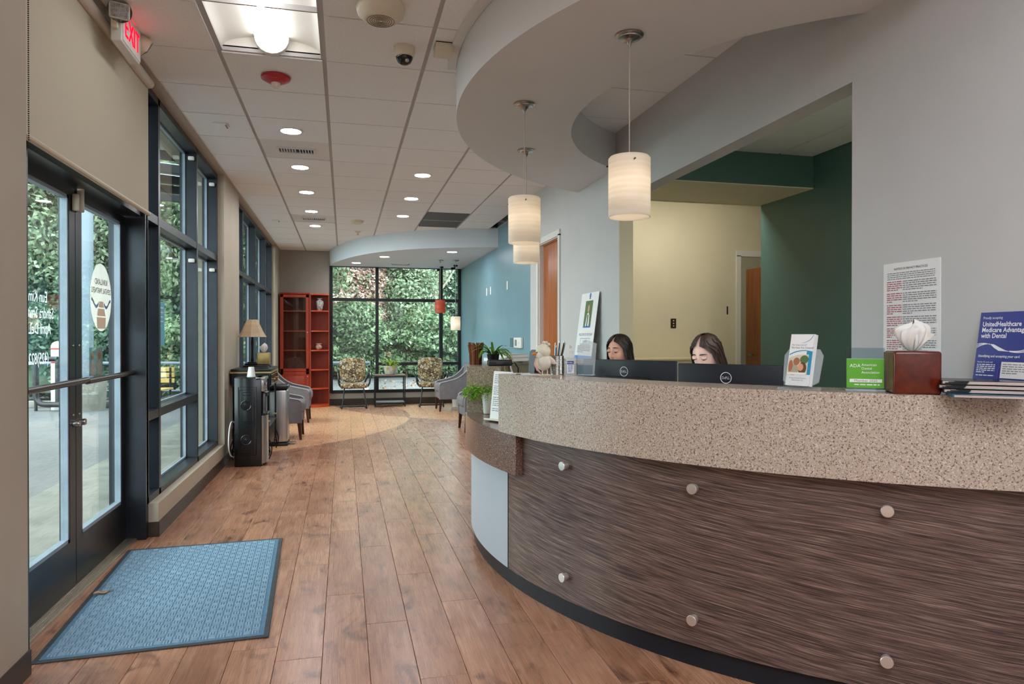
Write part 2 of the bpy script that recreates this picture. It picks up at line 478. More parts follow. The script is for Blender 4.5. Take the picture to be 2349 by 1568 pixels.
    def grid(s, fn, nu, nv, wrap=False):
        vs = [fn(i / nu, j / nv) for j in range(nv + 1) for i in range(nu + 1)]
        return s.add(vs, [(j * (nu + 1) + i, j * (nu + 1) + i + 1, (j + 1) * (nu + 1) + i + 1, (j + 1) * (nu + 1) + i) for j in range(nv) for i in range(nu)])
    def mesh(s, name, smooth=35):
        me = bpy.data.meshes.new(name)
        me.from_pydata(s.v, [], s.f)
        for mt in s.mats: me.materials.append(mt)
        if len(s.mats) > 1: me.polygons.foreach_set('material_index', s.mi)
        bm = bmesh.new(); bm.from_mesh(me)
        bmesh.ops.recalc_face_normals(bm, faces=bm.faces[:])
        bm.to_mesh(me); bm.free()
        if smooth:
            me.polygons.foreach_set('use_smooth', [True] * len(me.polygons))
            me.set_sharp_from_angle(angle=R(smooth))
        me.update()
        return me
    def build(s, name, material=None, parent=None, loc=None, smooth=35, kind=None, mtx=None):
        if material is not None: s.mats = [material]; s.mi = [0] * len(s.f)
        return link(name, s.mesh(name, smooth), parent, loc, kind, mtx)

def link(name, data, parent=None, loc=None, kind=None, mtx=None):
    o = bpy.data.objects.new(name, data); COL.objects.link(o)
    if parent is not None: o.parent = parent
    if mtx is not None: o.matrix_local = mtx
    if loc is not None: o.location = loc
    if kind: o['kind'] = kind
    return o

def tag(o, label, cat, group=None):
    o['label'] = label; o['category'] = cat
    if group: o['group'] = group
    return o
def thing(name, label, cat, loc=(0, 0, 0), rz=0, group=None, mtx=None):
    o = bpy.data.objects.new(name, None); COL.objects.link(o)
    o.empty_display_size = 0.1
    if mtx is not None: o.matrix_world = mtx
    else:
        o.location = loc; o.rotation_euler = (0, 0, R(rz))
    return tag(o, label, cat, group)
def structure(name, loc=(0, 0, 0)):
    o = bpy.data.objects.new(name, None); COL.objects.link(o); o.location = loc; o['kind'] = 'structure'
    return o
def dup(root, loc, rz=None, label=None, group=None):
    r = root.copy(); COL.objects.link(r); r.location = loc
    if rz is not None: r.rotation_euler = (0, 0, R(rz))
    if label: r['label'] = label
    if group: r['group'] = group
    for ch in list(root.children):
        c = ch.copy(); COL.objects.link(c); c.parent = r
        for g in list(ch.children):
            d = g.copy(); COL.objects.link(d); d.parent = c
    return r
def frame(o, x, y):
    """4x4 with local X along x, local Y along y"""
    x = Vector(x).normalized(); y = Vector(y); y = (y - x * y.dot(x)).normalized(); z = x.cross(y)
    m = Matrix.Identity(4)
    for i in range(3):
        m[i][0], m[i][1], m[i][2], m[i][3] = x[i], y[i], z[i], o[i]
    return m
def rotz(a): return Matrix.Rotation(R(a), 4, 'Z')
def T(x, y, z): return Matrix.Translation((x, y, z))

def text_mesh(body, size, align='LEFT', extrude=0.0, spacing=1.0, xscale=1.0, bold=0.0):
    cu = bpy.data.curves.new('lettering', 'FONT')
    cu.body = body; cu.size = size; cu.align_x = align; cu.extrude = extrude; cu.space_character = spacing
    cu.resolution_u = 2; cu.offset = bold * size
    o = bpy.data.objects.new('lettering', cu)
    me = bpy.data.meshes.new_from_object(o)
    bpy.data.objects.remove(o); bpy.data.curves.remove(cu)
    if xscale != 1.0: me.transform(Matrix.Diagonal((xscale, 1, 1, 1)))
    return me
def text(body, size, material, parent, x, y, z=0.0, align='LEFT', extrude=0.0, spacing=1.0, xscale=1.0, name='lettering', mtx=None, bold=0.0):
    me = text_mesh(body, size, align, extrude, spacing, xscale, bold)
    me.materials.clear(); me.materials.append(material)
    return link(name, me, parent, mtx=(mtx or Matrix.Identity(4)) @ T(x, y, z))
def flat(poly, z=0.0):
    b = MB(); b.add([(x, y, z) for x, y in poly], [tuple(range(len(poly)))]); return b
def rect(x0, y0, x1, y1): return [(x0, y0), (x1, y0), (x1, y1), (x0, y1)]
def ellipse(cx, cy, rx, ry, n=28): return [(cx + rx * math.cos(2 * PI * i / n), cy + ry * math.sin(2 * PI * i / n)) for i in range(n)]
def lines_print(x0, x1, ytop, ybot, step, h, seed, short=0.25, gaps=5):
    """small print: rows of word-long dashes"""
    rnd = random.Random(seed); b = MB(); y = ytop; row = 0
    while y > ybot:
        x = x0; end = x1 if row % gaps != gaps - 1 else x0 + (x1 - x0) * rnd.uniform(short, 0.8)
        while x < end:
            w = min(rnd.uniform(2.0, 7.0) * h, end - x)
            b.add([(x, y, 0), (x + w, y, 0), (x + w, y + h, 0), (x, y + h, 0)], [(0, 1, 2, 3)])
            x += w + h * 0.9
        row += 1; y -= step if row % gaps else step * 1.7
    return b

# ================================================================== SETTING
XW, XG, XB, XR, XRB, YB, ZC = -1.22, -1.28, -1.42, 2.22, 2.36, 14.10, 3.07

# ---- floor with planks
b = MB(); b.span((-1.42, -3.0, -0.12), (6.4, 14.2, -0.008))
floor = b.build('floor', sub_floor, kind='structure')
PW, PL, GAP = 0.19, 1.22, 0.0016
def plank_mesh(w, l):
    e = 0.0015; x, y = w / 2 - GAP / 2, l / 2 - GAP / 2
    m = MB()
    m.add([(-x, -y, -0.008), (x, -y, -0.008), (x, y, -0.008), (-x, y, -0.008),
           (-x, -y, -e), (x, -y, -e), (x, y, -e), (-x, y, -e),
           (-x + e, -y + e, 0), (x - e, -y + e, 0), (x - e, y - e, 0), (-x + e, y - e, 0)],
          [(0, 1, 5, 4), (1, 2, 6, 5), (2, 3, 7, 6), (3, 0, 4, 7), (4, 5, 9, 8), (5, 6, 10, 9), (6, 7, 11, 10), (7, 4, 8, 11), (8, 9, 10, 11)])
    m.mats = [plank_mat]
    return m.mesh('plank', 0)
full_plank = plank_mesh(PW, PL)
rnd = random.Random(3)
def lay(x, y0, y1):
    me = full_plank if abs(y1 - y0 - PL) < 1e-6 else plank_mesh(PW, y1 - y0)
    link('plank', me, floor, (x, (y0 + y1) / 2, 0))
x = -1.42 + PW / 2; ci = 0
offs = [0.0, 0.52, 0.93, 0.29, 0.74, 1.08]
while x < 2.40:
    ya = 0.55 - offs[ci % 6]
    while ya < YB:
        y0, y1 = max(ya, 0.2), min(ya + PL, YB)
        if y1 - y0 > 0.05: lay(x, y0, y1)
        ya += PL
    x += PW; ci += 1
b = MB(); b.span((-1.40, -3.0, -0.008), (2.4, 0.2, -0.0005)); b.build('plank', plank_mat, floor)
b = MB(); b.span((x - PW / 2 + 0.002, 0.2, -0.008), (6.4, 9.6, -0.001)); b.build('office_carpet', mottled('office_carpet', (120, 112, 104), (104, 97, 90), 60, 0.95), floor)

# ---- ceiling: slab, grid, tiles
b = MB(); b.span((-1.5, -3.0, 3.26), (6.4, 14.3, 3.34))
ceiling = b.build('ceiling', wall_grey, kind='structure')
gx = [-1.28, -0.726, -0.116, 0.494, 1.104, 1.714, 2.235]
gy = [4.43 + 0.62 * k for k in range(-12, 17)]
skip = set()
TROFF = [(1, 2.0), ]
def cell_of(y): return int(round((y - gy[0]) / 0.62 - 0.5))
def blocked(i, j): return (i, j) in skip
for i, y in ((1, 3.5), (1, 4.12), (1, -0.22), (1, 0.4), (3, -0.22), (3, 0.4), (1, -2.08), (1, -1.46), (3, -2.08), (3, -1.46), (2, -0.22), (2, 0.4), (2, -2.08), (2, -1.46), (4, -0.22), (4, 0.4), (4, -2.08), (4, -1.46), (1, 6.6), (1, 10.32), (4, 9.7), (4, 10.3)):
    skip.add((i, cell_of(y)))
def tile_mesh(w, l):
    m = MB(); m.span((-w / 2, -l / 2, 0), (w / 2, l / 2, 0.015)); m.mats = [tile_mat]; return m.mesh('tile', 0)
tcache = {}
def put_tile(x0, x1, y0, y1, gap=0.0125):
    w, l = round(x1 - x0 - 2 * gap, 4), round(y1 - y0 - 0.0125, 4)
    if (w, l) not in tcache: tcache[(w, l)] = tile_mesh(w, l)
    link('tile', tcache[(w, l)], ceiling, ((x0 + x1) / 2, (y0 + y1) / 2, ZC - 0.010))
for i in range(6):
    for j in range(len(gy) - 1):
        if gy[j + 1] > YB or blocked(i, j): continue
        put_tile(gx[i] if i else gx[0] + 0.03, gx[i + 1], gy[j], gy[j + 1])
for i in range(6): put_tile(gx[i] if i else gx[0] + 0.03, gx[i + 1], 13.73, 14.09)
for gxx in gx[1:6]:
    b = MB(); b.span((gxx - 0.012, -3, ZC), (gxx + 0.012, YB, ZC + 0.03)); b.build('main_runner', tbar_mat, ceiling)
for y in gy:
    if y < YB:
        b = MB(); b.span((-1.28, y - 0.006, ZC + 0.0015), (2.34, y + 0.006, ZC + 0.03)); b.build('cross_tee', tbar_mat, ceiling)
# office ceiling bay
ox = [2.345, 2.74, 3.35, 3.96, 4.33]
oy = [4.624 + 0.614 * k for k in range(-6, 3)]
for i in range(4):
    for j in range(len(oy) - 1):
        if i == 2 and 1 <= j <= 2: continue
        put_tile(ox[i], ox[i + 1], oy[j], min(oy[j + 1], 5.66))
for xx in ox[1:4]:
    b = MB(); b.span((xx - 0.012, 0.9, ZC), (xx + 0.012, 5.66, ZC + 0.03)); b.build('main_runner', tbar_mat, ceiling)
for y in oy:
    b = MB(); b.span((2.345, y - 0.012, ZC + 0.001), (4.33, y + 0.012, ZC + 0.03)); b.build('cross_tee', tbar_mat, ceiling)

# ---- walls
b = MB().m(wall_beige)
b.span((-1.60, -3.0, -0.1), (XW, 3.10, 3.26))
b.span((-1.60, 3.10, ZC), (XW - 0.03, YB, 3.26))
b.span((-1.50, 5.07, -0.1), (XW, 7.72, 0.225))
b.span((-1.50, 7.72, -0.1), (XW, 8.78, ZC + 0.02))
b.span((-1.50, 8.78, -0.1), (XW, 13.20, 0.225))
b.span((-1.50, 13.20, -0.1), (XW, YB, ZC + 0.02))
b.build('wall_left', kind='structure')
b = MB()
b.span((-1.50, YB, -0.1), (-0.27, YB + 0.16, 3.26)); b.span((-0.27, YB, -0.1), (2.50, YB + 0.16, 0.25))
b.span((-0.27, YB, 2.82), (2.50, YB + 0.16, 3.26))
b.build('wall_back', mottled('back_wall_taupe', (164, 156, 146), (156, 148, 138), 2, 0.6, 0.06, 160), kind='structure')
b = MB()
b.span((XR, -3.0, -0.1), (XR + 0.117, 2.64, 3.26)); b.span((XR, 2.64, 2.49), (XR + 0.117, 5.33, 3.26))
b.span((XR, 5.33, -0.1), (XR + 0.117, 6.96, 3.26)); b.span((XR, 6.96, 2.44), (XR + 0.117, 7.74, 3.26))
b.span((XR, 7.74, -0.1), (XR + 0.20, 8.12, 3.26))
wr_ = b.build('wall_right', wall_grey, kind='structure')
MB().span((XR + 0.001, 5.326, 0.0), (XR + 0.117, 5.331, 2.49)).build('jamb_liner', wall_cream, wr_)
b = MB(); b.span((XRB, 8.12, -0.1), (XRB + 0.14, YB, 3.26)); b.build('wall_right_far', wall_blue, kind='structure')
b = MB(); b.span((2.34, 7.9, -0.1), (4.955, 8.02, 3.26)); b.span((4.955, 7.9, 2.40), (5.82, 8.02, 3.26)); b.span((5.82, 7.9, -0.1), (6.4, 8.02, 3.26))
b.span((2.30, 6.4, 2.44), (2.34, 7.9, 3.26)); b.span((2.337, 5.33, -0.1), (2.345, 6.9, 3.26)); b.span((2.42, 6.9, -0.1), (2.46, 7.9, 3.26))
b.build('wall_office_back', wall_cream, kind='structure')
b = MB(); b.span((4.33, 0.9, -0.1), (4.47, 6.50, 3.26)); b.build('wall_office_side', wall_green, kind='structure')
b = MB(); b.span((2.337, 0.9, -0.1), (4.33, 1.0, 3.26)); b.span((6.3, 6.0, -0.1), (6.4, 9.6, 3.26)); b.span((4.3, 9.5, -0.1), (6.4, 9.6, 3.26)); b.span((4.47, 6.0, -0.1), (6.4, 6.1, 3.26))
b.build('wall_office_far', wall_cream, kind='structure')
b = MB(); b.span((-1.6, -3.1, -0.1), (2.4, -3.0, 3.26)); b.build('wall_front', wall_grey, kind='structure')
# office bulkhead: green fascia with a cream underside
b = MB(); b.span((2.345, 5.66, 2.765), (4.33, 5.70, 3.26)); blk = b.build('wall_office_bulkhead', wall_green, kind='structure')
b = MB(); b.span((2.345, 5.66, 2.755), (4.33, 6.50, 2.765)); b.build('soffit_board', wall_cream, blk)
b = MB(); b.span((2.345, 6.50, 2.75), (4.33, 6.53, 3.26)); b.build('soffit_lip', wall_cream, blk)

# ---- curved soffits
def soffit(name, poly, z0, z1, m):
    return MB().prism(poly, z0, z1).build(name, m, kind='structure', smooth=50)
ring = []
a0 = math.degrees(math.acos((3.31 - 2.225) / 2.64))
for i in range(65):
    a = R(-a0 + 2 * a0 * i / 64); ring.append((3.31 - 2.64 * math.cos(a), 3.96 - 2.64 * math.sin(a)))
a1 = math.degrees(math.acos((3.14 - 2.225) / 1.70)); inner = []
for i in range(49):
    a = R(a1 - 2 * a1 * i / 48); inner.append((3.14 - 1.70 * math.cos(a), 3.98 - 1.70 * math.sin(a)))
b = MB()
N = 64
def ringpt(c, r, amax, t): a = R(-amax + 2 * amax * t); return (c[0] - r * math.cos(a), c[1] - r * math.sin(a))
vs = []
for i in range(N + 1):
    po = ringpt((3.31, 3.96), 2.64, a0, i / N); pi_ = ringpt((3.14, 3.98), 1.70, a1, i / N)
    vs += [(po[0], po[1], 2.76), (po[0], po[1], ZC + 0.004), (pi_[0], pi_[1], ZC + 0.004), (pi_[0], pi_[1], 2.76)]
fs = []
for i in range(N):
    p, q = 4 * i, 4 * i + 4
    fs += [(p + j, p + (j + 1) % 4, q + (j + 1) % 4, q + j) for j in range(4)]
b.add(vs, fs); b.build('ceiling_soffit', plaster, kind='structure', smooth=40)
pl = [(-0.27, 14.1), (-0.262, 13.95), (-0.20, 13.55), (0.01, 12.82), (0.20, 12.31), (0.439, 11.84), (0.60, 11.61), (0.773, 11.41), (1.098, 11.1), (1.42, 10.91), (1.75, 10.76), (2.36, 10.57), (2.36, 14.1)]
sm = [pl[0]]
for i in range(0, len(pl) - 2):
    p0, p1, p2, p3 = pl[max(i - 1, 0)], pl[i], pl[i + 1], pl[min(i + 2, len(pl) - 2)]
    for k in range(1, 5):
        t = k / 4
        sm.append(tuple(0.5 * (2 * p1[c] + (p2[c] - p0[c]) * t + (2 * p0[c] - 5 * p1[c] + 4 * p2[c] - p3[c]) * t * t + (3 * p1[c] - p0[c] - 3 * p2[c] + p3[c]) * t ** 3) for c in (0, 1)))
sm.append(pl[-1])
MB().prism(sm, 2.77, ZC + 0.004).build('ceiling_soffit_back', plaster_blue, kind='structure', smooth=30)

# ---- trims where the ceiling meets the walls
b = MB(); b.span((-1.285, 3.10, ZC - 0.022), (-1.20, YB, ZC + 0.012)); b.span((XW, -3, ZC - 0.012), (XW + 0.02, 3.1, ZC + 0.01))
b.build('trim_1', mat('ceiling_trim_beige', (176, 158, 140), 0.5), kind='structure')
b = MB(); b.span((XR - 0.022, -3, ZC - 0.006), (XR, 8.12, ZC + 0.006)); b.span((XRB - 0.022, 8.12, ZC - 0.006), (XRB, 10.6, ZC + 0.006))
b.build('trim_2', tbar_mat, kind='structure')
# ---- baseboards
def cove(name, segs, m, h=0.125):
    q = MB()
    for a, c in segs: q.span(a, c)
    return q.build(name, m, kind='structure')
cove('baseboard_left', [((XW, -3, 0), (XW + 0.008, 3.10, 0.10)), ((-1.28, 3.10, 0), (XW + 0.008, 3.108, 0.10)), ((XW, 5.062, 0), (XW + 0.008, YB, 0.10)), ((-1.283, 5.062, 0), (XW + 0.008, 5.07, 0.10))], base_brown)
cove('baseboard_back', [((XW, YB - 0.008, 0), (XRB, YB, 0.13))], base_brown)
cove('baseboard_right', [((XRB - 0.008, 8.12, 0), (XRB, YB, 0.13)), ((XR - 0.008, -3, 0), (XR, 1.75, 0.13)), ((XR - 0.008, 6.65, 0), (XR, 6.9, 0.13))], base_brown)

# ---- window bays in the left wall
GX = -1.385
def pane(parent, x0, y0, z0, x1, y1, z1): MB().span((x0, y0, z0), (x1, y1, z1)).build('pane', glass, parent)
def bay(name, mull, z0, z1, rails, skiprail=()):
    w = structure(name)
    for y in mull: MB().span((XB, y - 0.024, z0), (XG, y + 0.024, z1)).build('mullion', bronze, w)
    MB().span((XB, mull[0], z1 - 0.05), (XG, mull[-1], z1)).build('head', bronze, w)
    MB().span((XB, mull[0], z0), (XG, mull[-1], z0 + 0.045)).build('sill', bronze, w)
    for i in range(len(mull) - 1):
        y0, y1 = mull[i] + 0.024, mull[i + 1] - 0.024
        zs = [z0 + 0.045]
        for ri, zr in enumerate(rails):
            if (i, ri) in skiprail: continue
            MB().span((XB, y0, zr - 0.03), (XG - 0.002, y1, zr + 0.03)).build('rail', bronze, w)
            zs += [zr - 0.03, zr + 0.03]
        zs.append(z1 - 0.05)
        for k in range(0, len(zs), 2):
            q = MB()
            for (p, r) in (((y0, zs[k]), (y0 + 0.016, zs[k + 1])), ((y1 - 0.016, zs[k]), (y1, zs[k + 1])), ((y0, zs[k]), (y1, zs[k] + 0.016)), ((y0, zs[k + 1] - 0.016), (y1, zs[k + 1]))):
                q.span((GX - 0.012, p[0], p[1]), (GX + 0.012, r[0], r[1]))
            q.build('glazing_bead', bead_grey if i else bronze, w)
            pane(w, GX - 0.003, y0, zs[k], GX + 0.003, y1, zs[k + 1])
    return w
win1 = bay('window_1', [5.055, 5.37, 6.68, 7.68], 0.225, 3.045, [0.81, 2.17], {(2, 0)})
for (y, z) in ((6.64, 2.94), (7.62, 2.92), (6.64, 2.03), (7.62, 2.04)):
    MB().bbox((XG - 0.04, y - 0.01, z), (0.05, 0.035, 0.035), 0.008).build('bracket', white_plastic, win1)
win2 = bay('window_2', [8.80, 9.55, 10.86, 12.21, 13.18], 0.225, 3.045, [0.81, 2.17])
# ---- back window
w3 = structure('window_3')
for x0, x1 in ((-0.275, -0.215), (0.62, 0.68), (1.915, 1.98), (2.30, 2.36)):
    MB().span((x0, YB - 0.02, 0.25), (x1, YB + 0.10, 2.82)).build('mullion', black_matte, w3)
for z, xa in ((0.27, -0.245), (2.11, -0.245), (0.82, 0.65), (2.79, -0.245)):
    MB().span((xa, YB - 0.015, z - 0.03), (2.36, YB + 0.095, z + 0.03)).build('rail', black_matte, w3)
for x0, x1, zz in ((-0.215, 0.62, (0.30, 2.08, 2.14, 2.76)), (0.68, 1.915, (0.30, 0.79, 0.85, 2.08, 2.14, 2.76)), (1.98, 2.30, (0.30, 0.79, 0.85, 2.08, 2.14, 2.76))):
    for k in range(0, len(zz), 2): pane(w3, x0, YB + 0.04, zz[k], x1, YB + 0.046, zz[k + 1])

# ---- entrance doors
ent = structure('door_1')
for y in (3.235, 5.035): MB().span((-1.50, y - 0.03, 0), (XG, y + 0.03, 3.05)).build('jamb', bronze if y > 4 else door_bronze, ent)
MB().span((-1.50, 3.25, 2.145), (XG - 0.02, 5.02, 2.27)).build('header', door_bronze, ent)
MB().span((-1.50, 3.25, 2.99), (XG - 0.02, 5.02, 3.05)).build('transom_head', door_bronze, ent)
pane(ent, GX - 0.003, 3.26, 2.27, GX + 0.003, 5.01, 2.99)
MB().span((-1.50, 3.25, 0), (-1.335, 5.01, 0.012)).build('threshold', alum, ent)
b = MB()
for k in range(6): b.span((-1.40 + 0.011 * k, 3.26, 0.012), (-1.395 + 0.011 * k, 5.0, 0.016))
b.build('threshold_ribs', alum, ent)
def leaf(y0, y1, hinge_far):
    l = MB()
    for p, r in (((y0, 0.02), (y0 + 0.082, 2.135)), ((y1 - 0.082, 0.02), (y1, 2.135)), ((y0 + 0.082, 0.02), (y1 - 0.082, 0.265)), ((y0 + 0.082, 2.09), (y1 - 0.082, 2.135))):
        l.span((-1.45, p[0], p[1]), (-1.40, r[0], r[1]))
    o = l.build('door_leaf', door_bronze, ent)
    q = MB()
    a, c, d, e = y0 + 0.082, y1 - 0.082, 0.265, 2.09
    for p, r in (((a, d), (a + 0.018, e)), ((c - 0.018, d), (c, e)), ((a, d), (c, d + 0.02)), ((a, e - 0.018), (c, e))):
        q.span((-1.437, p[0], p[1]), (-1.403, r[0], r[1]))
    q.build('glazing_bead', bead_grey, o)
    MB().span((-1.427, a, d), (-1.421, c, e)).build('pane', glass, o)
    return o
lf = leaf(3.265, 4.135, False); lr = leaf(4.142, 5.005, True)
for y0, y1, o in ((3.30, 4.17, lf), (4.17, 5.06, lr)):
    q = MB(); q.tube([(-1.355, y0, 1.105), (-1.355, y1, 1.112)], 0.017, 12)
    for yy in (y0 + 0.03, y1 - 0.03): q.tube([(-1.355, yy, 1.108), (-1.41, yy, 1.108)], 0.012, 10)
    q.build('push_bar', bar_bronze, o)
for y, o in ((4.095, lf), (4.18, lr)):
    MB().lathe([(0, 0.035), (0.016, 0.035), (0.018, 0.03), (0.018, 0.0)], 18, (-1.40, y, 0.885), Matrix.Rotation(R(90), 3, 'Y')).build('lock_cylinder', nickel, o)
    for z in (0.93, 1.30): MB().sphere((-1.398, y, z), 0.007, 8, 6).build('screw', nickel, o)
for y, o, z in ((4.10, lf, 2.06), (4.17, lr, 2.10)):
    MB().bbox((-1.383, y, z), (0.03, 0.028, 0.09 if o is lf else 0.16), 0.006).build('door_contact', beige_plastic, o)

# decals on the door glass, printed to be read from outside
mo = frame((-1.428, 4.63, 1.585) , (0, -1, 0), (0, 0, 1)) @ Matrix.Diagonal((1.2, 0.8, 1, 1))
def vinyl(name, c):
    m = bpy.data.materials.new(name); m.use_nodes = True; nt = m.node_tree; b = bs(m)
    b.inputs['Base Color'].default_value = lin(c); tr = nt.nodes.new('ShaderNodeBsdfTranslucent'); tr.inputs[0].default_value = lin(c)
    mx = nt.nodes.new('ShaderNodeMixShader'); mx.inputs[0].default_value = 0.7
    nt.links.new(b.outputs[0], mx.inputs[1]); nt.links.new(tr.outputs[0], mx.inputs[2]); nt.links.new(mx.outputs[0], nt.nodes['Material Output'].inputs[0]); return m
decal_sand = vinyl('decal_sand', (252, 244, 238)); decal_brown = vinyl('decal_brown', (232, 212, 200)); decal_blue = vinyl('decal_lilac', (160, 164, 196)); decal_text = vinyl('decal_text', (128, 98, 84)); vinyl_white = vinyl('vinyl_white', (250, 250, 250))
dec = thing('window_decal', 'oval logo decal with a pier, lettered KIRKLAND DENTAL PARTNERS, on the entrance door glass', 'decal', mtx=mo)
MB().prism(ellipse(0, 0, 0.155, 0.255, 40), -0.0006, 0.0).build('decal_film', decal_sand, dec)
for z in (0.0008, -0.0014):
    for (ya, yb, wa, wb) in ((-0.03, -0.075, 0.028, 0.04), (-0.085, -0.14, 0.045, 0.062), (-0.15, -0.235, 0.068, 0.06)):
        flat([(-wb, yb), (wb, yb), (wa, ya), (-wa, ya)], z).build('pier_board', decal_brown, dec)
    for sgn in (-1, 1):
        w = MB(); pts = [(sgn * (0.04 + 0.1 * t), -0.045 - 0.028 * math.sin(PI * t * 1.5)) for t in [i / 10 for i in range(11)]]
        for i in range(10):
            (xa, yv), (xb, yw) = pts[i], pts[i + 1]
            w.add([(xa, yv - 0.011, z), (xb, yw - 0.011, z), (xb, yw + 0.011, z), (xa, yv + 0.011, z)], [(0, 1, 2, 3)])
        w.build('wave', decal_blue, dec)
    text('KIRKLAND', 0.062, decal_text, dec, 0, 0.095, z, 'CENTER', xscale=0.62)
    text('DENTAL PARTNERS', 0.058, decal_text, dec, 0, 0.03, z, 'CENTER', xscale=0.55)
nm = thing('door_lettering', 'white vinyl staff names and phone number on the entrance door glass', 'lettering', mtx=frame((-1.428, 3.96, 1.515), (0, -1, 0), (0, 0, 1)))
for body, y, x0 in (('Eun Kim', 0.0, 0.105), ('Sandra Smith', -0.078, 0.03), ('April DeLeon', -0.155, 0.065), ('(425)822-', -0.30, 0.09)):
    text(body, 0.078, vinyl_white, nm, x0, y, 0.0, xscale=0.8)
fl = thing('flyer', 'white and blue flyer with two portraits taped to the entrance door glass', 'flyer', mtx=frame((-1.428, 4.54, 1.12), (0, -1, 0), (0, 0, 1)) @ Matrix.Diagonal((1.15, 0.7, 1, 1)))  # reflection of a brochure, modelled as a printed sheet
MB().prism(rect(-0.1, 0, 0.1, 0.235), -0.0006, 0).build('sheet', paper, fl)
for z in (0.0006, -0.0012):
    flat(rect(0.0, 0.0, 0.1, 0.235), z).build('print_panel', mat('flyer_blue', (150, 196, 214), 0.6), fl)
    for cx in (-0.045, 0.055):
        zz = z * 1.6
        flat(ellipse(cx, 0.165, 0.022, 0.032, 14), zz).build('portrait_face', skin_tone, fl); flat([(cx - 0.04, 0), (cx + 0.03, 0), (cx + 0.025, 0.1), (cx, 0.135), (cx - 0.03, 0.1)], zz).build('portrait_body', mat('flyer_coat', (226, 206, 196), 0.6) if 'flyer_coat' not in MATS else MATS['flyer_coat'], fl)
ns = thing('notice_sheet', 'pale blue notice sheet on the narrow sidelight beside the entrance door', 'notice', mtx=frame((GX + 0.006, 5.78, 1.28), (0, 1, 0), (0, 0, 1)))
MB().prism(rect(-0.15, 0, 0.15, 0.34), -0.001, 0).build('sheet', mat('notice_blue', (96, 176, 206), 0.6), ns)
lines_print(-0.11, 0.11, 0.29, 0.12, 0.035, 0.009, 5).build('print_lines', ink_white, ns, loc=(0, 0, 0.0012))

# ---- roller blind over the doors
bl = thing('roller_blind', 'beige fabric roller blind drawn halfway above the entrance doors', 'blind', (-1.245, 4.02, 0))
MB().span((-0.001, -0.90, 2.165), (0.001, 0.925, 3.0)).build('fabric', mottled('blind_fabric', (206, 196, 176), (200, 189, 168), 220, 0.8, 0.05, 500), bl)
MB().tube([(0, -0.90, 2.155), (0, 0.935, 2.155)], 0.014, 10).build('hem_bar', mat('blind_hem', (206, 188, 160), 0.5), bl)
MB().tube([(0.015, -0.91, 2.995), (0.015, 0.90, 2.995)], 0.03, 16).build('roller', mat('roller_tube', (206, 196, 182), 0.5), bl)
b = MB()
for i in range(96): b.sphere((0.02, -0.885, 2.96 - 0.0087 * i), 0.0034, 6, 4)
b.build('bead_chain', black_plastic, bl, kind='stuff')

# ---- interior doors
d2 = structure('door_2')
for y0, y1, z0, z1 in ((6.91, 6.965, 0, 2.44), (7.735, 7.80, 0, 2.44), (6.91, 7.80, 2.425, 2.49)):
    MB().span((XR - 0.018, y0, z0), (XR + 0.005, y1, z1)).build('casing', white_trim, d2)
for y0, y1, z0, z1 in ((6.96, 6.985, 0, 2.44), (7.715, 7.74, 0, 2.44), (6.96, 7.74, 2.415, 2.44)):
    MB().span((XR, y0, z0), (XR + 0.12, y1, z1)).build('jamb', white_trim, d2)
MB().span((XR + 0.05, 6.985, 0.01), (XR + 0.095, 7.715, 2.415)).build('door_leaf', door_wood, d2)
MB().tube([(XR + 0.05, 7.03, 1.0), (XR + 0.0, 7.03, 1.0), (XR - 0.005, 7.14, 1.0)], 0.011, 10).build('door_handle', nickel, d2)
d3 = structure('door_3')
for x0, x1, z0, z1 in ((4.90, 4.96, 0, 2.40), (5.80, 5.86, 0, 2.40), (4.90, 5.86, 2.39, 2.465)):
    MB().span((x0, 7.88, z0), (x1, 7.90, z1)).build('casing', white_trim, d3)
MB().span((5.66, 8.14, 0.01), (5.70, 8.86, 2.33), ).build('door_leaf', door_wood, d3)
MB().tube([(5.66, 8.70, 1.10), (5.60, 8.70, 1.10), (5.60, 8.60, 1.10)], 0.014, 10).build('door_handle', nickel, d3)

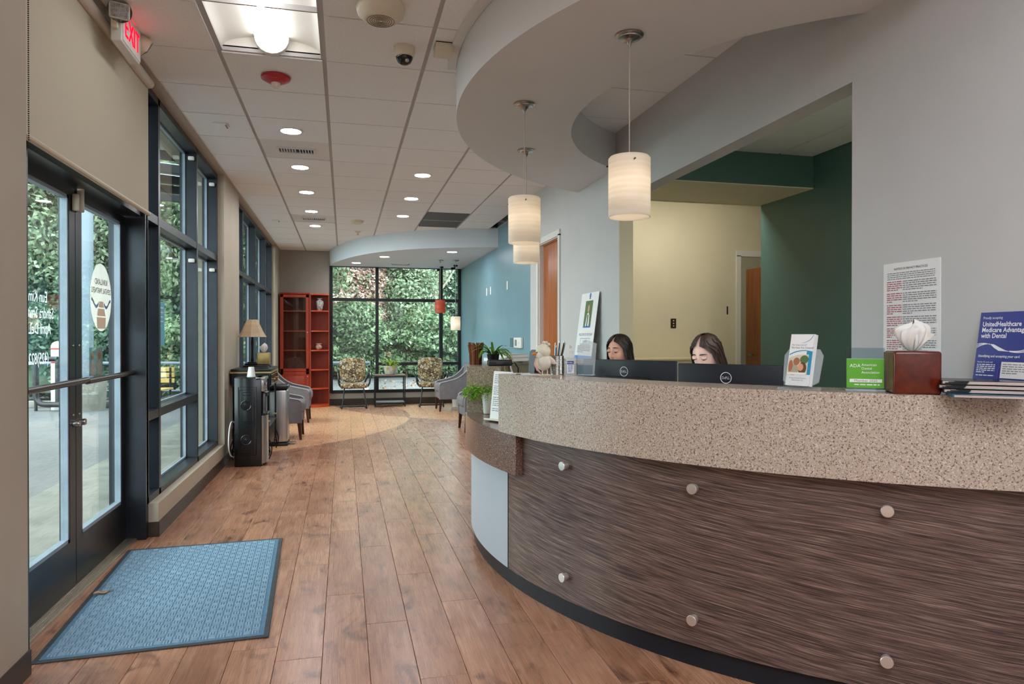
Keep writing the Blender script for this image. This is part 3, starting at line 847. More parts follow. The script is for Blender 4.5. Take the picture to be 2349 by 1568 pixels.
# ================================================================== CEILING FITTINGS
# recessed troffer with a bowed reflector and a tubular lens
def troffer(x0, x1, y0, y1, lens_mat, label, name='ceiling_troffer', z=ZC):
    cx, cy = (x0 + x1) / 2, (y0 + y1) / 2; w, l = (x1 - x0) / 2 - 0.014, (y1 - y0) / 2 - 0.006
    t = thing(name, label, 'light', (cx, cy, z))
    pan = MB(); n = 14
    def prof(u):
        a = (u - 0.5) * 2; return -w + 2 * w * u, 0.012 + 0.085 * math.sqrt(max(0, 1 - abs(a) ** 2.2))
    pan.grid(lambda u, v: (prof(u)[0], -l + 2 * l * v, prof(u)[1]), 24, 1)
    ws = mat('reflector_white', (226, 222, 212), 0.5) if 'reflector_white' not in MATS else MATS['reflector_white']
    pan.build('reflector', ws, t)
    for e in (-1, 1):
        q = MB(); pts = [prof(i / 24) for i in range(25)]
        q.add([(p[0], e * l, p[1]) for p in pts] + [(w, e * l, 0.002), (-w, e * l, 0.002)], [tuple(range(27))])
        q.build('end_plate', ws, t)
    q = MB()
    for s_ in (-1, 1): q.span((s_ * w - 0.006, -l, -0.002), (s_ * w + 0.006, l, 0.02)); q.span((-w, s_ * l - 0.006, -0.002), (w, s_ * l + 0.006, 0.02))
    q.build('frame', tbar_mat, t)
    q = MB(); m_ = 12; L = l - 0.045
    for a in range(m_ + 1):
        ph = PI * a / m_
    q.grid(lambda u, v: (0.098 * math.cos(PI * u) * (1 if 0.05 < v < 0.95 else 0.985), -L + 2 * L * v, 0.082 - 0.082 * math.sin(PI * u) * (1 - max(0, abs(v - 0.5) * 2 - 0.9) * 3.0)), 16, 24)
    q.build('lens', lens_mat, t)
    for s_ in (-1, 1): MB().lathe([(0.0, 0.0), (0.1, 0.0), (0.103, 0.03)], 20, (0, s_ * (L - 0.005), 0.085), Matrix.Rotation(R(-90 * s_), 3, 'X')).build('lens_cap', white_plastic, t)
    return t
troffer(-0.726, -0.116, 3.19, 4.43, lens_troffer, 'lit recessed fluorescent troffer in the ceiling near the exit sign')
troffer(-0.726, -0.116, -0.53, 0.71, lens_front_fill, 'lit recessed troffer in the ceiling near the room front, window side')  # this row and the next: unseen troffers added to brighten desk and floor
troffer(0.494, 1.104, -0.53, 0.71, lens_front_fill, 'lit recessed troffer in the ceiling near the room front, desk side')
troffer(-0.726, -0.116, -2.39, -1.15, lens_front_fill, 'lit recessed troffer in the ceiling at the very front, window side')
troffer(0.494, 1.104, -2.39, -1.15, lens_front_fill, 'lit recessed troffer in the ceiling at the very front, desk side')
troffer(-0.116, 0.494, -0.53, 0.71, lens_front_fill, 'lit recessed troffer in the front ceiling bays, second from the window wall')
troffer(-0.116, 0.494, -2.39, -1.15, lens_front_fill, 'lit recessed troffer at the very front, second from the window wall')
troffer(1.104, 1.714, -0.53, 0.71, lens_front_fill, 'lit recessed troffer in the ceiling nearest the grey wall')
troffer(1.104, 1.714, -2.39, -1.15, lens_front_fill, 'lit recessed troffer in the front ceiling row nearest the grey wall')
troffer(3.35, 3.96, 1.554, 2.782, lens_office_fill, 'lit recessed troffer in the office ceiling behind the reception opening')  # added out of sight to give the office light

def downlight(x, y, z, label, group, m=lens_down):
    t = thing('downlight', label, 'light', (x, y, z), group=group)
    MB().lathe([(0.10, 0.0), (0.098, -0.006), (0.082, -0.008), (0.078, -0.001), (0.078, 0.02)], 28).build('trim_ring', white_plastic, t)
    MB().lathe([(0.0, -0.004), (0.05, -0.0042), (0.079, -0.0025)], 28).build('lens', m, t)
    return t
GL = 'round recessed downlights'
first = None
def put_down(x, y, z, label):
    global first
    if first is None: first = downlight(x, y, z, label, GL); return first
    return dup(first, (x, y, z), None, label, GL)
zc = ZC - 0.010
names = ['first', 'second', 'third', 'fourth', 'fifth']
for i, y in enumerate((5.98, 7.22, 8.44, 9.69, 10.93)):
    put_down(-0.425, y, zc, f'lit round downlight in the window-side ceiling row, {names[i]} from the entrance')
for i, y in enumerate((7.27, 8.52, 9.76)):
    put_down(0.808, y, zc, f'lit round downlight in the middle ceiling row, {names[i]} from the entrance')
for x, y, l in ((0.227, 13.36, 'lit round downlight in the curved soffit closest to the bookcase'), (0.693, 12.24, 'lit round downlight near the front edge of the curved soffit'), (1.742, 11.30, 'lit round downlight in the curved soffit nearest the blue wall')):
    put_down(x, y, 2.77, l)
od = downlight(2.80, 6.0, 2.755, 'round cream downlight in the office bulkhead above the green wall', 'office downlights', mat('unlit_lens', (170, 158, 128), 0.4))
troffer(3.3, 4.1, 6.58, 7.10, lens_office_fill, 'lit recessed troffer over the office corridor by the cream wall', z=3.2)  # added above the bulkhead, out of view, to brighten the cream wall
downlight(5.15, 8.5, 3.255, 'round downlight in the small room behind the cream office door', 'office downlights', lens_office_fill)  # added lamp, lifts the dark room past the door
b = MB(); b.span((2.34, 6.53, 3.3), (6.3, 7.9, 3.35)); b.build('ceiling_corridor', wall_cream, kind='structure')

# supply registers in a metal lay-in panel
vent_dark = mat('vent_dark', (30, 28, 28), 0.7); vent_metal = mat('vent_enamel', (222, 219, 216), 0.4)
def register(x, y, z, label, panel=True):
    t = thing('air_register', label, 'vent', (x, y, z), group='ceiling air registers')
    if panel: MB().span((-0.292, -0.302, 0.0), (0.292, 0.302, 0.012)).build('panel', vent_metal, t)
    q = MB()
    for a, c in (((-0.17, -0.085), (-0.15, 0.085)), ((0.15, -0.085), (0.17, 0.085)), ((-0.17, -0.085), (0.17, -0.07)), ((-0.17, 0.07), (0.17, 0.085))):
        q.span((a[0], a[1], -0.014), (c[0], c[1], 0.0))
    q.build('frame', vent_metal, t)
    MB().span((-0.15, -0.07, -0.003), (0.15, 0.07, -0.001)).build('opening', vent_dark, t)
    for i in range(6):
        MB().box((-0.13 + 0.024 * i, -0.01, -0.009), (0.004, 0.12, 0.014), Matrix.Rotation(R(35), 3, 'Y')).build('blade', vent_metal, t)
    for i in range(5):
        MB().box((0.03 + 0.025 * i, 0, -0.009), (0.004, 0.136, 0.014), Matrix.Rotation(R(-35), 3, 'Y')).build('blade', vent_metal, t)
    return t
rg = register(-0.421, 6.60, ZC - 0.004, 'white louvred air register between the first and second window-side downlights')
dup(rg, (-0.421, 10.32, ZC - 0.004), None, 'white louvred air register between the fourth and fifth window-side downlights')
sr = register(1.06, 13.45, 2.770, 'slim white air register in the curved soffit by the back window', False)
rt = thing('return_grille', 'dark grey return air grille of two square panels in the ceiling', 'vent', (1.409, 10.01, ZC - 0.012))
perf = mottled('perforated_grey', (92, 88, 86), (66, 62, 61), 260, 0.6)
for y in (-0.31, 0.31): MB().span((-0.29, y - 0.296, 0.0), (0.29, y + 0.296, 0.01)).build('panel', perf, rt)
MB().span((-0.29, -0.012, -0.003), (0.29, 0.012, 0.01)).build('divider', tbar_mat, rt)

# fire strobe
st = thing('fire_strobe', 'round red fire alarm strobe on the ceiling past the troffer', 'alarm', (-0.433, 4.765, zc))
MB().lathe([(0.085, 0), (0.094, -0.008), (0.092, -0.02), (0.06, -0.038), (0.04, -0.044), (0, -0.045)], 32).build('body', red_plastic, st)
MB().lathe([(0.030, -0.040), (0.030, -0.055), (0.022, -0.072), (0.0, -0.078)], 18).build('lens', mat('strobe_glass', (226, 214, 204), 0.05, spec=0.8), st)
MB().sphere((0, 0, -0.056), 0.012, 10, 6).build('lamp', nickel, st)
text('FIRE', 0.022, ink_white, st, -0.026, 0, 0, mtx=frame((0, -0.072, -0.034), (1, 0, 0), (0, -0.5, -0.9)) @ Matrix.Diagonal((1, -1, 1, 1)))
# ceiling speaker / detector with grooves
sd = thing('smoke_detector', 'large cream round smoke detector with spiral grooves on the ceiling', 'detector', (0.187, 3.62, zc))
MB().lathe([(0.120, 0), (0.126, -0.02), (0.118, -0.05), (0.085, -0.078), (0.072, -0.082), (0, -0.082)], 40).build('body', beige_plastic, sd)
for r in (0.068, 0.055, 0.043, 0.032, 0.022, 0.012):
    MB().lathe([(r, -0.0815), (r + 0.0015, -0.084), (r + 0.003, -0.0815)], 32).build('groove_ring', vent_dark, sd)
def small_detector(x, y, label, r=0.085):
    t = thing('smoke_detector', label, 'detector', (x, y, zc))
    MB().lathe([(r, 0), (r, -0.012), (r * 0.94, -0.03), (r * 0.6, -0.045), (r * 0.45, -0.05), (0, -0.05)], 28).build('body', beige_plastic, t)
    MB().lathe([(r * 1.1, 0.0), (r * 1.1, -0.008), (r, -0.008)], 28).build('base', beige_plastic, t)
    return t
small_detector(0.195, 10.35, 'small cream dome smoke detector on the ceiling far from the desk')
sp = thing('sprinkler_head', 'tiny white sprinkler head on the ceiling just before the curved soffit', 'sprinkler', (0.22, 11.35, zc))
MB().lathe([(0.05, 0), (0.05, -0.006), (0.03, -0.02), (0.015, -0.03), (0, -0.03)], 20).build('escutcheon', beige_plastic, sp)
MB().lathe([(0.006, -0.028), (0.006, -0.05), (0.022, -0.052), (0.022, -0.056), (0, -0.056)], 14).build('deflector', nickel, sp)
# camera dome
cd = thing('camera_dome', 'cream and black security camera dome on the ceiling beside the soffit', 'camera', (0.35, 4.11, zc))
MB().lathe([(0.062, 0), (0.062, -0.03), (0.056, -0.055), (0.05, -0.06)], 30).build('housing', beige_plastic, cd)
MB().lathe([(0.049, -0.055), (0.048, -0.07), (0.038, -0.09), (0.02, -0.101), (0, -0.104)], 26).build('dome', black_gloss, cd)
MB().sphere((0.012, -0.03, -0.085), 0.014, 10, 8).build('lens', nickel, cd)
# plastic junction box and raceway at the soffit
jb = thing('junction_box', 'small cream junction box on the ceiling beside the soffit raceway', 'box', (0.572, 4.03, zc))
MB().bbox((0, 0, -0.028), (0.105, 0.115, 0.056), 0.006).build('body', beige_plastic, jb)
MB().span((-0.052, -0.0575, -0.006), (0.052, 0.0575, 0.0)).build('backplate', black_matte, jb)
MB().sector((3.31, 3.96), 2.642, 2.695, 45, -8, ZC - 0.03, ZC - 0.004, 40).build('trim_3', white_trim, kind='structure')
for x, y, l in ((-0.966, 5.95, 'small white sensor plate in a window-side ceiling tile near the exit'), (-0.97, 10.6, 'small white sensor plate in a window-side ceiling tile at the far end')):
    t = thing('sensor_plate', l, 'sensor', (x, y, zc), group='ceiling sensor plates')
    MB().bbox((0, 0, -0.006), (0.10, 0.13, 0.012), 0.004).build('plate', tile_mat, t)
    for k in range(4): MB().span((0.042, -0.05 + 0.028 * k, -0.0135), (0.05, -0.034 + 0.028 * k, -0.0115)).build('slot', vent_dark, t)

# ---- exit sign with two lamp heads
ex = thing('exit_sign', 'white emergency sign reading EXIT in red with two lamp heads', 'sign', (-1.14, 4.10, 2.97))
MB().bbox((0, 0, 0), (0.055, 0.33, 0.19), 0.01, 3).build('housing', white_plastic, ex)
MB().bbox((0.029, 0, 0.0), (0.006, 0.31, 0.17), 0.004).build('face_plate', mat('sign_face', (232, 228, 222), 0.35), ex)
for i, ch in enumerate('EXIT'):
    text(ch, 0.155, exit_red, ex, 0, 0, 0, 'CENTER', 0.0015, xscale=0.78, mtx=frame((0.0335, (-0.106, -0.026, 0.032, 0.09)[i], -0.053), (0, 1, 0), (0, 0, 1)))
MB().span((-0.02, -0.08, 0.09), (0.03, 0.08, 0.096)).build('top_lens', exit_red, ex)
MB().span((-0.02, -0.05, 0.088), (0.02, 0.05, 0.102)).build('ceiling_mount', white_plastic, ex)
lens_em = mottled('ribbed_reflector', (214, 208, 202), (58, 52, 50), 60, 0.2, metal=0.4, stretch=(1, 1, 1))
for (y, dirv, hl) in ((-0.215, (0.35, -0.9, -0.15), 1), (0.225, (0.7, 0.55, -0.45), 0)):
    z = Vector(dirv).normalized(); m4 = Matrix.Translation((0.03, y, 0.035)) @ z.to_track_quat('Z', 'Y').to_matrix().to_4x4()
    q = MB(); q.lathe([(0.012, -0.075), (0.03, -0.065), (0.05, -0.035), (0.058, 0.0), (0.058, 0.01)], 24, cap0=True)
    h = q.build('lamp_head', beige_plastic, ex, mtx=m4)
    MB().bbox((0, 0, 0.008), (0.096, 0.082, 0.02), 0.012).build('lamp_bezel', white_plastic, h)
    q = MB()
    for i in range(11):
        for k in range(9): q.span((-0.041 + 0.0076 * i, -0.034 + 0.0076 * k, 0.018), (-0.0355 + 0.0076 * i, -0.0285 + 0.0076 * k, 0.0215))
    q.build('lens_facets', lens_em, h, kind='stuff')
    MB().bbox((0.0, y * 0.86, -0.01), (0.03, 0.03, 0.06), 0.006).build('bracket', beige_plastic, ex)

# ---- pendants over the desk
def pendant(name, label, x, y, ztop, zs1, zs0, shade, group, r=0.098):
    t = thing(name, label, 'light', (x, y, ztop), group=group)
    MB().lathe([(0.066, 0), (0.066, -0.007), (0.058, -0.012), (0.054, -0.013), (0.052, -0.018), (0.030, -0.024), (0.014, -0.034), (0.006, -0.052), (0.0035, -0.062), (0, -0.062)], 32).build('canopy', nickel, t)
    h1, h0 = zs1 - ztop, zs0 - ztop
    MB().tube([(0, 0, -0.05), (0, 0, h1 - 0.01)], 0.0028, 8).build('cord', mat('silver_cord', (190, 180, 164), 0.4) if 'silver_cord' not in MATS else MATS['silver_cord'], t)
    s = MB(); s.lathe([(0.006, h1 + 0.002), (r * 0.93, h1 + 0.002), (r, h1 - 0.006), (r, h0 + 0.006), (r, h0), (r - 0.004, h0), (r - 0.004, h1 - 0.012), (r * 0.9, h1 - 0.004), (0.006, h1 - 0.004)], 44)
    s.build('shade', shade, t)
    for a in (20, 140, 260):
        ca, sa = math.cos(R(a)), math.sin(R(a)); z = h1 - 0.03
        MB().tube([(ca * (r - 0.01), sa * (r - 0.01), z), (ca * (r + 0.014), sa * (r + 0.014), z)], 0.0038, 8).build('thumbscrew', black_plastic, t)
    MB().cyl((0, 0, h1 - 0.01), (0, 0, h1 - 0.09), 0.018).build('socket', white_plastic, t)
    MB().sphere((0, 0, h1 - 0.125), 0.034, 14, 10).build('bulb', bulb_mat, t)
    return t
GP = 'ivory pendants over the reception desk'
pendant('pendant_lamp', 'ivory drum pendant hanging nearest over the counter with monitors', 1.302, 3.003, 2.76, 2.186, 1.906, shade_white, GP)
pendant('pendant_lamp', 'ivory drum pendant above the card stand at the counter end', 1.065, 4.035, 2.76, 2.19, 1.915, shade_white, GP)
pendant('pendant_lamp', 'ivory drum pendant partly hidden behind another, above the far counter block', 1.34, 5.023, 2.76, 2.19, 1.908, shade_white, GP)
pendant('pendant_lamp', 'terracotta drum pendant in front of the back window', 1.718, 12.56, 2.77, 2.036, 1.804, shade_red, 'waiting area pendants', 0.094)
pendant('pendant_lamp', 'white drum pendant hanging low beside the blue wall', 1.99, 12.49, 2.77, 1.732, 1.484, shade_white, 'waiting area pendants', 0.09)

# ================================================================== RECEPTION DESK
dk = thing('reception_desk', 'curved reception desk with speckled counters and striated dark wood front', 'desk', (0, 0, 0))
ZT, ZL = 1.147, 0.84
AE, AW = 11.9, 61.9
def sec(r0, r1, a0, a1, z0, z1, n=40): return MB().sector(DC, r0, r1, a0, a1, z0, z1, n)
MB().sector(DC, 2.49, 2.747, AE, AW, ZT - 0.03, ZT, 48).build('counter_top', stone_light, dk)
MB().sector(DC, 2.66, 2.7472, AE, AW, ZL - 0.003, ZT - 0.03, 48).build('counter_fascia', stone_light, dk)
MB().sector(DC, 2.10, 2.73, -9, 15.4, 0.625, ZL - 0.003, 40).build('lower_counter', stone_brown, dk)
MB().sector(DC, 2.49, 2.72, -8.2, -61.9, ZT - 0.03, ZT, 48).build('far_counter_top', stone_far, dk)
MB().sector(DC, 2.50, 2.72, -8.2, -61.9, ZL - 0.003, ZT - 0.03, 48).build('far_counter_block', stone_far, dk)
MB().sector(DC, 2.62, 2.69, 12.0, 61.5, 0.09, ZL, 48).build('wood_panel', zebra, dk)
MB().sector(DC, 2.62, 2.69, -9, 11.97, 0.09, 0.63, 24).build('grey_panel', grey_lam, dk)
MB().sector(DC, 2.62, 2.69, -9.03, -61.5, 0.09, ZL, 48).build('wood_panel', zebra, dk)
MB().sector(DC, 2.60, 2.672, 62, -62, 0.0, 0.09, 80).build('toe_kick', base_black, dk)
MB().sector(DC, 2.688, 2.692, 11.86, 11.97, 0.09, 0.63, 2).build('panel_joint', black_matte, dk)
MB().sector(DC, 1.95, 2.615, 15.6, 61.0, 0.70, 0.735, 40).build('work_surface', grey_lam, dk)
MB().sector(DC, 1.95, 2.615, -10, -61.0, 0.70, 0.735, 40).build('work_surface', grey_lam, dk)
for a in (15.6, 45.0, -10.5, -45.0): MB().sector(DC, 2.0, 2.6, a, a + 0.8, 0.0, 0.70, 2).build('end_gable', stone_brown, dk)
MB().sector(DC, 2.36, 2.489, 11.5, 13.2, 0.735, 1.225, 2).build('divider', stone_brown, dk)
for z in (0.733, 0.203):
    for a in (23.4, 38.05, 52.65):
        ca, sa = math.cos(R(a)), math.sin(R(a)); p = Vector((DC[0] - 2.69 * ca, DC[1] - 2.69 * sa, z)); d = Vector((-ca, -sa, 0))
        q = MB()
        mt = d.to_track_quat('Z', 'Y').to_matrix()
        q.lathe([(0.017, 0), (0.017, 0.014), (0.0145, 0.015), (0.0145, 0.0185), (0.0215, 0.019), (0.0215, 0.031), (0.020, 0.033), (0.006, 0.0335), (0, 0.0335)], 28, p, mt)
        q.build('standoff', knob_steel, dk)
MB().sector(DC, 2.02, 2.489, -46, -61.9, ZT - 0.03, ZT, 12).build('counter_return', stone_far, dk)

# ================================================================== ON THE COUNTERS
def camface(x, y, z, yaw=0.0, tilt=0.0):
    """local X to the viewer's right, local Y up (leaning back by tilt), local Z towards the viewer; yaw turns it"""
    v = Vector((x, y, 0)).normalized(); n = Matrix.Rotation(R(yaw), 3, 'Z') @ (-v)
    rt_ = Vector((0, 0, 1)).cross(n)
    up = Vector((0, 0, 1)) * math.cos(R(tilt)) - n * math.sin(R(tilt))
    return frame((x, y, z), rt_, up)

# monitors seen from behind
mon_back = mottled('monitor_back_plastic', (38, 40, 46), (31, 33, 39), 4, 0.42)
def monitor(pl, pr, ztop, label):
    pl, pr = Vector((*pl, 0)), Vector((*pr, 0)); w = (pr - pl).length; c = (pl + pr) / 2
    m = thing('computer_monitor', label, 'monitor', mtx=frame((c.x, c.y, 0.735), pr - pl, (0, 0, 1)), group='monitors behind the counter')
    h = ztop - 0.735
    MB().bbox((0, h - 0.17, 0.0), (w, 0.34, 0.022), 0.006).build('housing', mon_back, m)
    MB().bbox((0, h - 0.19, 0.02), (w * 0.5, 0.2, 0.03), 0.012).build('rear_cover', mon_back, m)
    MB().span((-w / 2 + 0.01, h - 0.33, -0.0125), (w / 2 - 0.01, h - 0.01, -0.011)).build('screen', emission('screen_glow', (200, 214, 232), 0.6) if 'x' else None, m)
    MB().bbox((0, 0.16, 0.03), (0.06, 0.32, 0.02), 0.006).build('stand_neck', mon_back, m)
    MB().bbox((0, 0.008, 0.02), (0.24, 0.014, 0.18), 0.005).build('stand_foot', mon_back, m)
    lg = MB(); ly = h - 0.062 - 0.0
    zf = 0.037
    n = 40; ro, ri = 0.0265, 0.0235
    lg.add([(r * math.cos(2 * PI * i / n), ly + r * math.sin(2 * PI * i / n), zf) for i in range(n) for r in (ri, ro)], [(2 * i, 2 * i + 1, (2 * i + 3) % (2 * n), (2 * i + 2) % (2 * n)) for i in range(n)])
    lg.build('logo_ring', ink_white, m)
    text('D', 0.0175, ink_white, m, -0.0195, ly - 0.006, zf, xscale=0.95); text('LL', 0.0175, ink_white, m, 0.0035, ly - 0.006, zf, xscale=0.85)
    text('E', 0.0175, ink_white, m, 0, 0, 0, mtx=T(-0.0075, ly - 0.0035, zf) @ rotz(-28), xscale=0.9)
    return m
monitor((1.34, 3.728), (1.653, 3.21), 1.222, 'black monitor behind the counter, back turned, by the hand sanitizer')
monitor((1.585, 3.06), (1.905, 2.69), 1.218, 'black monitor behind the counter, back turned, by the brochure holder')

# brochure holder
bm_ = camface(1.672, 2.262, ZT, -30, 0)
bh = thing('brochure_holder', 'clear acrylic brochure holder with wings standing on the counter', 'holder', mtx=bm_)
MB().prism([(-0.062, 0), (0.062, 0), (0.05, 0.0), (0.05, 0.0)][:2] + [(0.062, 0.007), (-0.062, 0.007)], -0.045, 0.045).build('base', frosted, bh)
tl = Matrix.Rotation(R(-13), 4, 'X')
MB().prism([(-0.072, 0.03), (-0.035, 0.008), (0.035, 0.008), (0.072, 0.03), (0.078, 0.13), (0.062, 0.155), (-0.062, 0.155), (-0.078, 0.13)], -0.004, 0.0, tl).build('back_panel', frosted, bh)
MB().prism(rect(-0.05, 0.008, 0.05, 0.05), 0.024, 0.027, tl).build('front_lip', make_frosted('lip_acrylic', (226, 230, 232), 0.12), bh)
mb2 = bm_ @ tl @ T(0, 0.01, 0.003)
pa = thing('pamphlets', 'stack of white pamphlets with a photo of two people in the acrylic holder', 'pamphlet', mtx=mb2)
for k in range(6): MB().prism(rect(-0.047 + 0.0007 * k, 0.0, 0.047 + 0.0007 * k, 0.198), 0.0 + 0.0032 * (5 - k), 0.0028 + 0.0032 * (5 - k)).build('pamphlet', paper, pa)
zf = 0.0192
def arc_band(x0, y0, x1, y1, bul, w, n=14, w2=None):
    q = MB(); a, c = Vector((x0, y0)), Vector((x1, y1)); d = c - a; nn = Vector((-d.y, d.x)).normalized()
    w2 = w if w2 is None else w2
    P = [a + d * (i / n) + nn * (bul * 4 * (i / n) * (1 - i / n)) for i in range(n + 1)]
    for i in range(n):
        wi, wj = w + (w2 - w) * i / n, w + (w2 - w) * (i + 1) / n
        q.add([(P[i].x, P[i].y - wi, 0), (P[i + 1].x, P[i + 1].y - wj, 0), (P[i + 1].x, P[i + 1].y + wj, 0), (P[i].x, P[i].y + wi, 0)], [(0, 1, 2, 3)])
    return q
arc_band(0.0, 0.164, 0.044, 0.195, -0.008, 0.0004, w2=0.002).build('print_swoosh', ink_teal, pa, loc=(0, 0, zf))
text('No Insurance?', 0.0105, ink_grey, pa, -0.040, 0.153, zf)
text('We Have You Covered!', 0.0105, ink, pa, -0.040, 0.142, zf, xscale=0.86)
text('Kirkland Dental Partners', 0.0075, ink, pa, 0, 0.026, zf, 'CENTER', xscale=0.9)
text('Membership Plan', 0.0075, ink, pa, 0, 0.018, zf, 'CENTER', xscale=0.9)
flat(rect(0.024, 0.042, 0.047, 0.132), zf).build('print_stripe', ink_teal, pa)
arc_band(-0.044, 0.118, 0.046, 0.13, 0.010, 0.0022, w2=0.001).build('print_swoosh', ink_teal, pa, loc=(0, 0, zf + 0.0003))
flat([(-0.044, 0.04), (0.034, 0.04), (0.034, 0.12), (-0.01, 0.118), (-0.044, 0.106)], zf + 0.0002).build('photo_ground', mat('photo_sky', (206, 200, 178), 0.6), pa)
for pts, mt in ((ellipse(0.018, 0.10, 0.017, 0.016), print_leaf), (ellipse(-0.022, 0.06, 0.021, 0.022), print_cloth), (ellipse(-0.012, 0.092, 0.013, 0.015), skin_dark), (ellipse(0.014, 0.066, 0.016, 0.024), print_hair), (ellipse(0.007, 0.070, 0.011, 0.014), skin_tone), (rect(-0.042, 0.041, 0.03, 0.05), mat('photo_shirt', (226, 224, 216), 0.6)), (ellipse(-0.034, 0.075, 0.009, 0.022), skin_dark)):
    zf += 0.0001; flat(pts, zf + 0.0004).build('photo_shape', mt, pa)

# green member card in a clear stand
am = camface(1.822, 2.098, ZT, 4, 0)
ad = thing('acrylic_sign', 'clear acrylic stand holding a green member card on the counter', 'sign', mtx=am)
MB().bbox((0, 0.005, 0.0), (0.128, 0.01, 0.05), 0.003).build('base', frosted, ad)
MB().prism(rect(-0.062, 0.008, 0.062, 0.158), -0.004, 0.004).build('sheet_holder', clear_acrylic, ad)
MB().prism(rect(-0.06, 0.012, 0.06, 0.119), -0.0012, 0.0012).build('card', paper, ad)
flat(rect(-0.06, 0.014, 0.06, 0.118), 0.0046).build('print_panel', ink_green, ad)
flat(rect(-0.05, 0.034, 0.054, 0.046), 0.0048).build('print_bar', paper, ad)
text('Member 2020', 0.0125, mat('member_green', (86, 112, 58), 0.6), ad, 0.002, 0.0357, 0.005, 'CENTER', xscale=1.05)
text('ADA', 0.017, ink_white, ad, -0.05, 0.088, 0.005); text('American', 0.0125, ink_white, ad, -0.012, 0.093, 0.005); text('Dental', 0.0125, ink_white, ad, -0.012, 0.08, 0.005); text('Association', 0.0125, ink_white, ad, -0.012, 0.066, 0.005)
lines_print(-0.035, 0.05, 0.024, 0.02, 0.01, 0.0035, 12).build('print_lines', ink_white, ad, loc=(0, 0, 0.005))
sc_ = thing('white_carton', 'narrow white carton standing between the green card and the tissue box', 'box', mtx=camface(1.925, 2.135, ZT, 6, 0))
MB().bbox((0, 0.043, 0), (0.034, 0.086, 0.024), 0.0015, 1).build('carton', paper, sc_)
lines_print(-0.006, 0.006, 0.074, 0.014, 0.006, 0.0025, 4).build('print_lines', ink, sc_, loc=(0, 0, 0.0123))

# wooden tissue box
tm = camface(1.935, 2.005, ZT, 14, 0)
tb = thing('tissue_box_cover', 'reddish brown wooden tissue box cover on the counter in front of the notice', 'tissue box', mtx=tm)
MB().bbox((0, 0.074, 0), (0.146, 0.148, 0.146), 0.009, 3).build('cover', mahogany, tb)
MB().bbox((-0.0735, 0.074, -0.003), (0.004, 0.138, 0.126), 0.0015, 1).build('side_panel', bronze_edge, tb)
MB().prism(ellipse(0, 0, 0.05, 0.028, 28), 0, 0.0012, frame((0, 0.1475, 0), (1, 0, 0), (0, 0, -1))).build('slot', black_matte, tb)
def tissue(name, label, mtx, w, h, seed):
    t = thing(name, label, 'tissue', mtx=mtx)
    rr = random.Random(seed); ph = [rr.uniform(0, 6) for _ in range(5)]
    def fn(u, v):
        a = 2 * PI * u
        env = 0.16 + 0.84 * math.sin(PI * min(1.0, 0.05 + 0.62 * v ** 0.9)) ** 1.1 if v < 0.75 else (0.16 + 0.84 * math.sin(PI * 0.524) ** 1.1) * max(0.06, (1 - ((v - 0.75) / 0.25) ** 1.6))
        rad = 0.5 * w * env * (1 + 0.16 * math.sin(3 * a + ph[0] + 2.2 * v) + 0.10 * math.sin(7 * a + ph[1] + 3 * v))
        ht = h * (v + 0.10 * v * math.sin(a + ph[2]) + 0.05 * v * math.sin(4 * a + ph[3]))
        return (rad * math.cos(a) + 0.10 * w * v * math.sin(ph[4]), max(0.0, ht), rad * 0.55 * math.sin(a))
    MB().grid(fn, 48, 14).build('tissue_sheet', tissue_mat, t, smooth=60)
    MB().grid(lambda u, v: (w * (0.02 + 0.62 * u * v ** 0.7), h * (0.05 + 0.80 * v - 0.28 * u * v), 0.016 + 0.016 * math.sin(5 * u + 2 * v)), 10, 10).build('tissue_fold', tissue_mat, t, smooth=60)
    return t
tissue('tissue', 'crumpled white tissue rising out of the brown wooden cover', tm @ T(0.0, 0.149, 0), 0.10, 0.10, 4)

# magazines and leaflet
def magazine(label, x, y, z, rz, w, d, th, cover, name='magazine', flare=0.0):
    t = thing(name, label, 'magazine', mtx=T(x, y, z) @ rotz(rz))
    b = MB(); b.bbox((0, 0, th / 2), (w, d, th - 0.002), 0.001, 1); b.build('pages', mat_pages, t)
    for zz in (0.0, th): 
        MB().grid(lambda u, v: (-w / 2 - 0.002 + (w + 0.004) * u, -d / 2 - 0.002 + (d + 0.004) * v, zz + (flare * (1 - u) ** 2 if zz else 0) - (0.0004 if zz else -0.0004)), 8, 1).build('cover', cover, t)
    MB().span((-w / 2 - 0.003, -d / 2, 0.0), (-w / 2, d / 2, th)).build('spine', cover, t)
    return t
mat_pages = mottled('magazine_pages', (206, 190, 180), (176, 158, 148), 60, 0.7, stretch=(0.3, 0.3, 30))
mat_cover_dark = mottled('magazine_cover_dark', (40, 48, 50), (22, 26, 28), 14, 0.25)
leafm = mottled('leaflet_paper', (222, 226, 232), (180, 190, 200), 40, 0.5, stretch=(0.3, 0.3, 40))
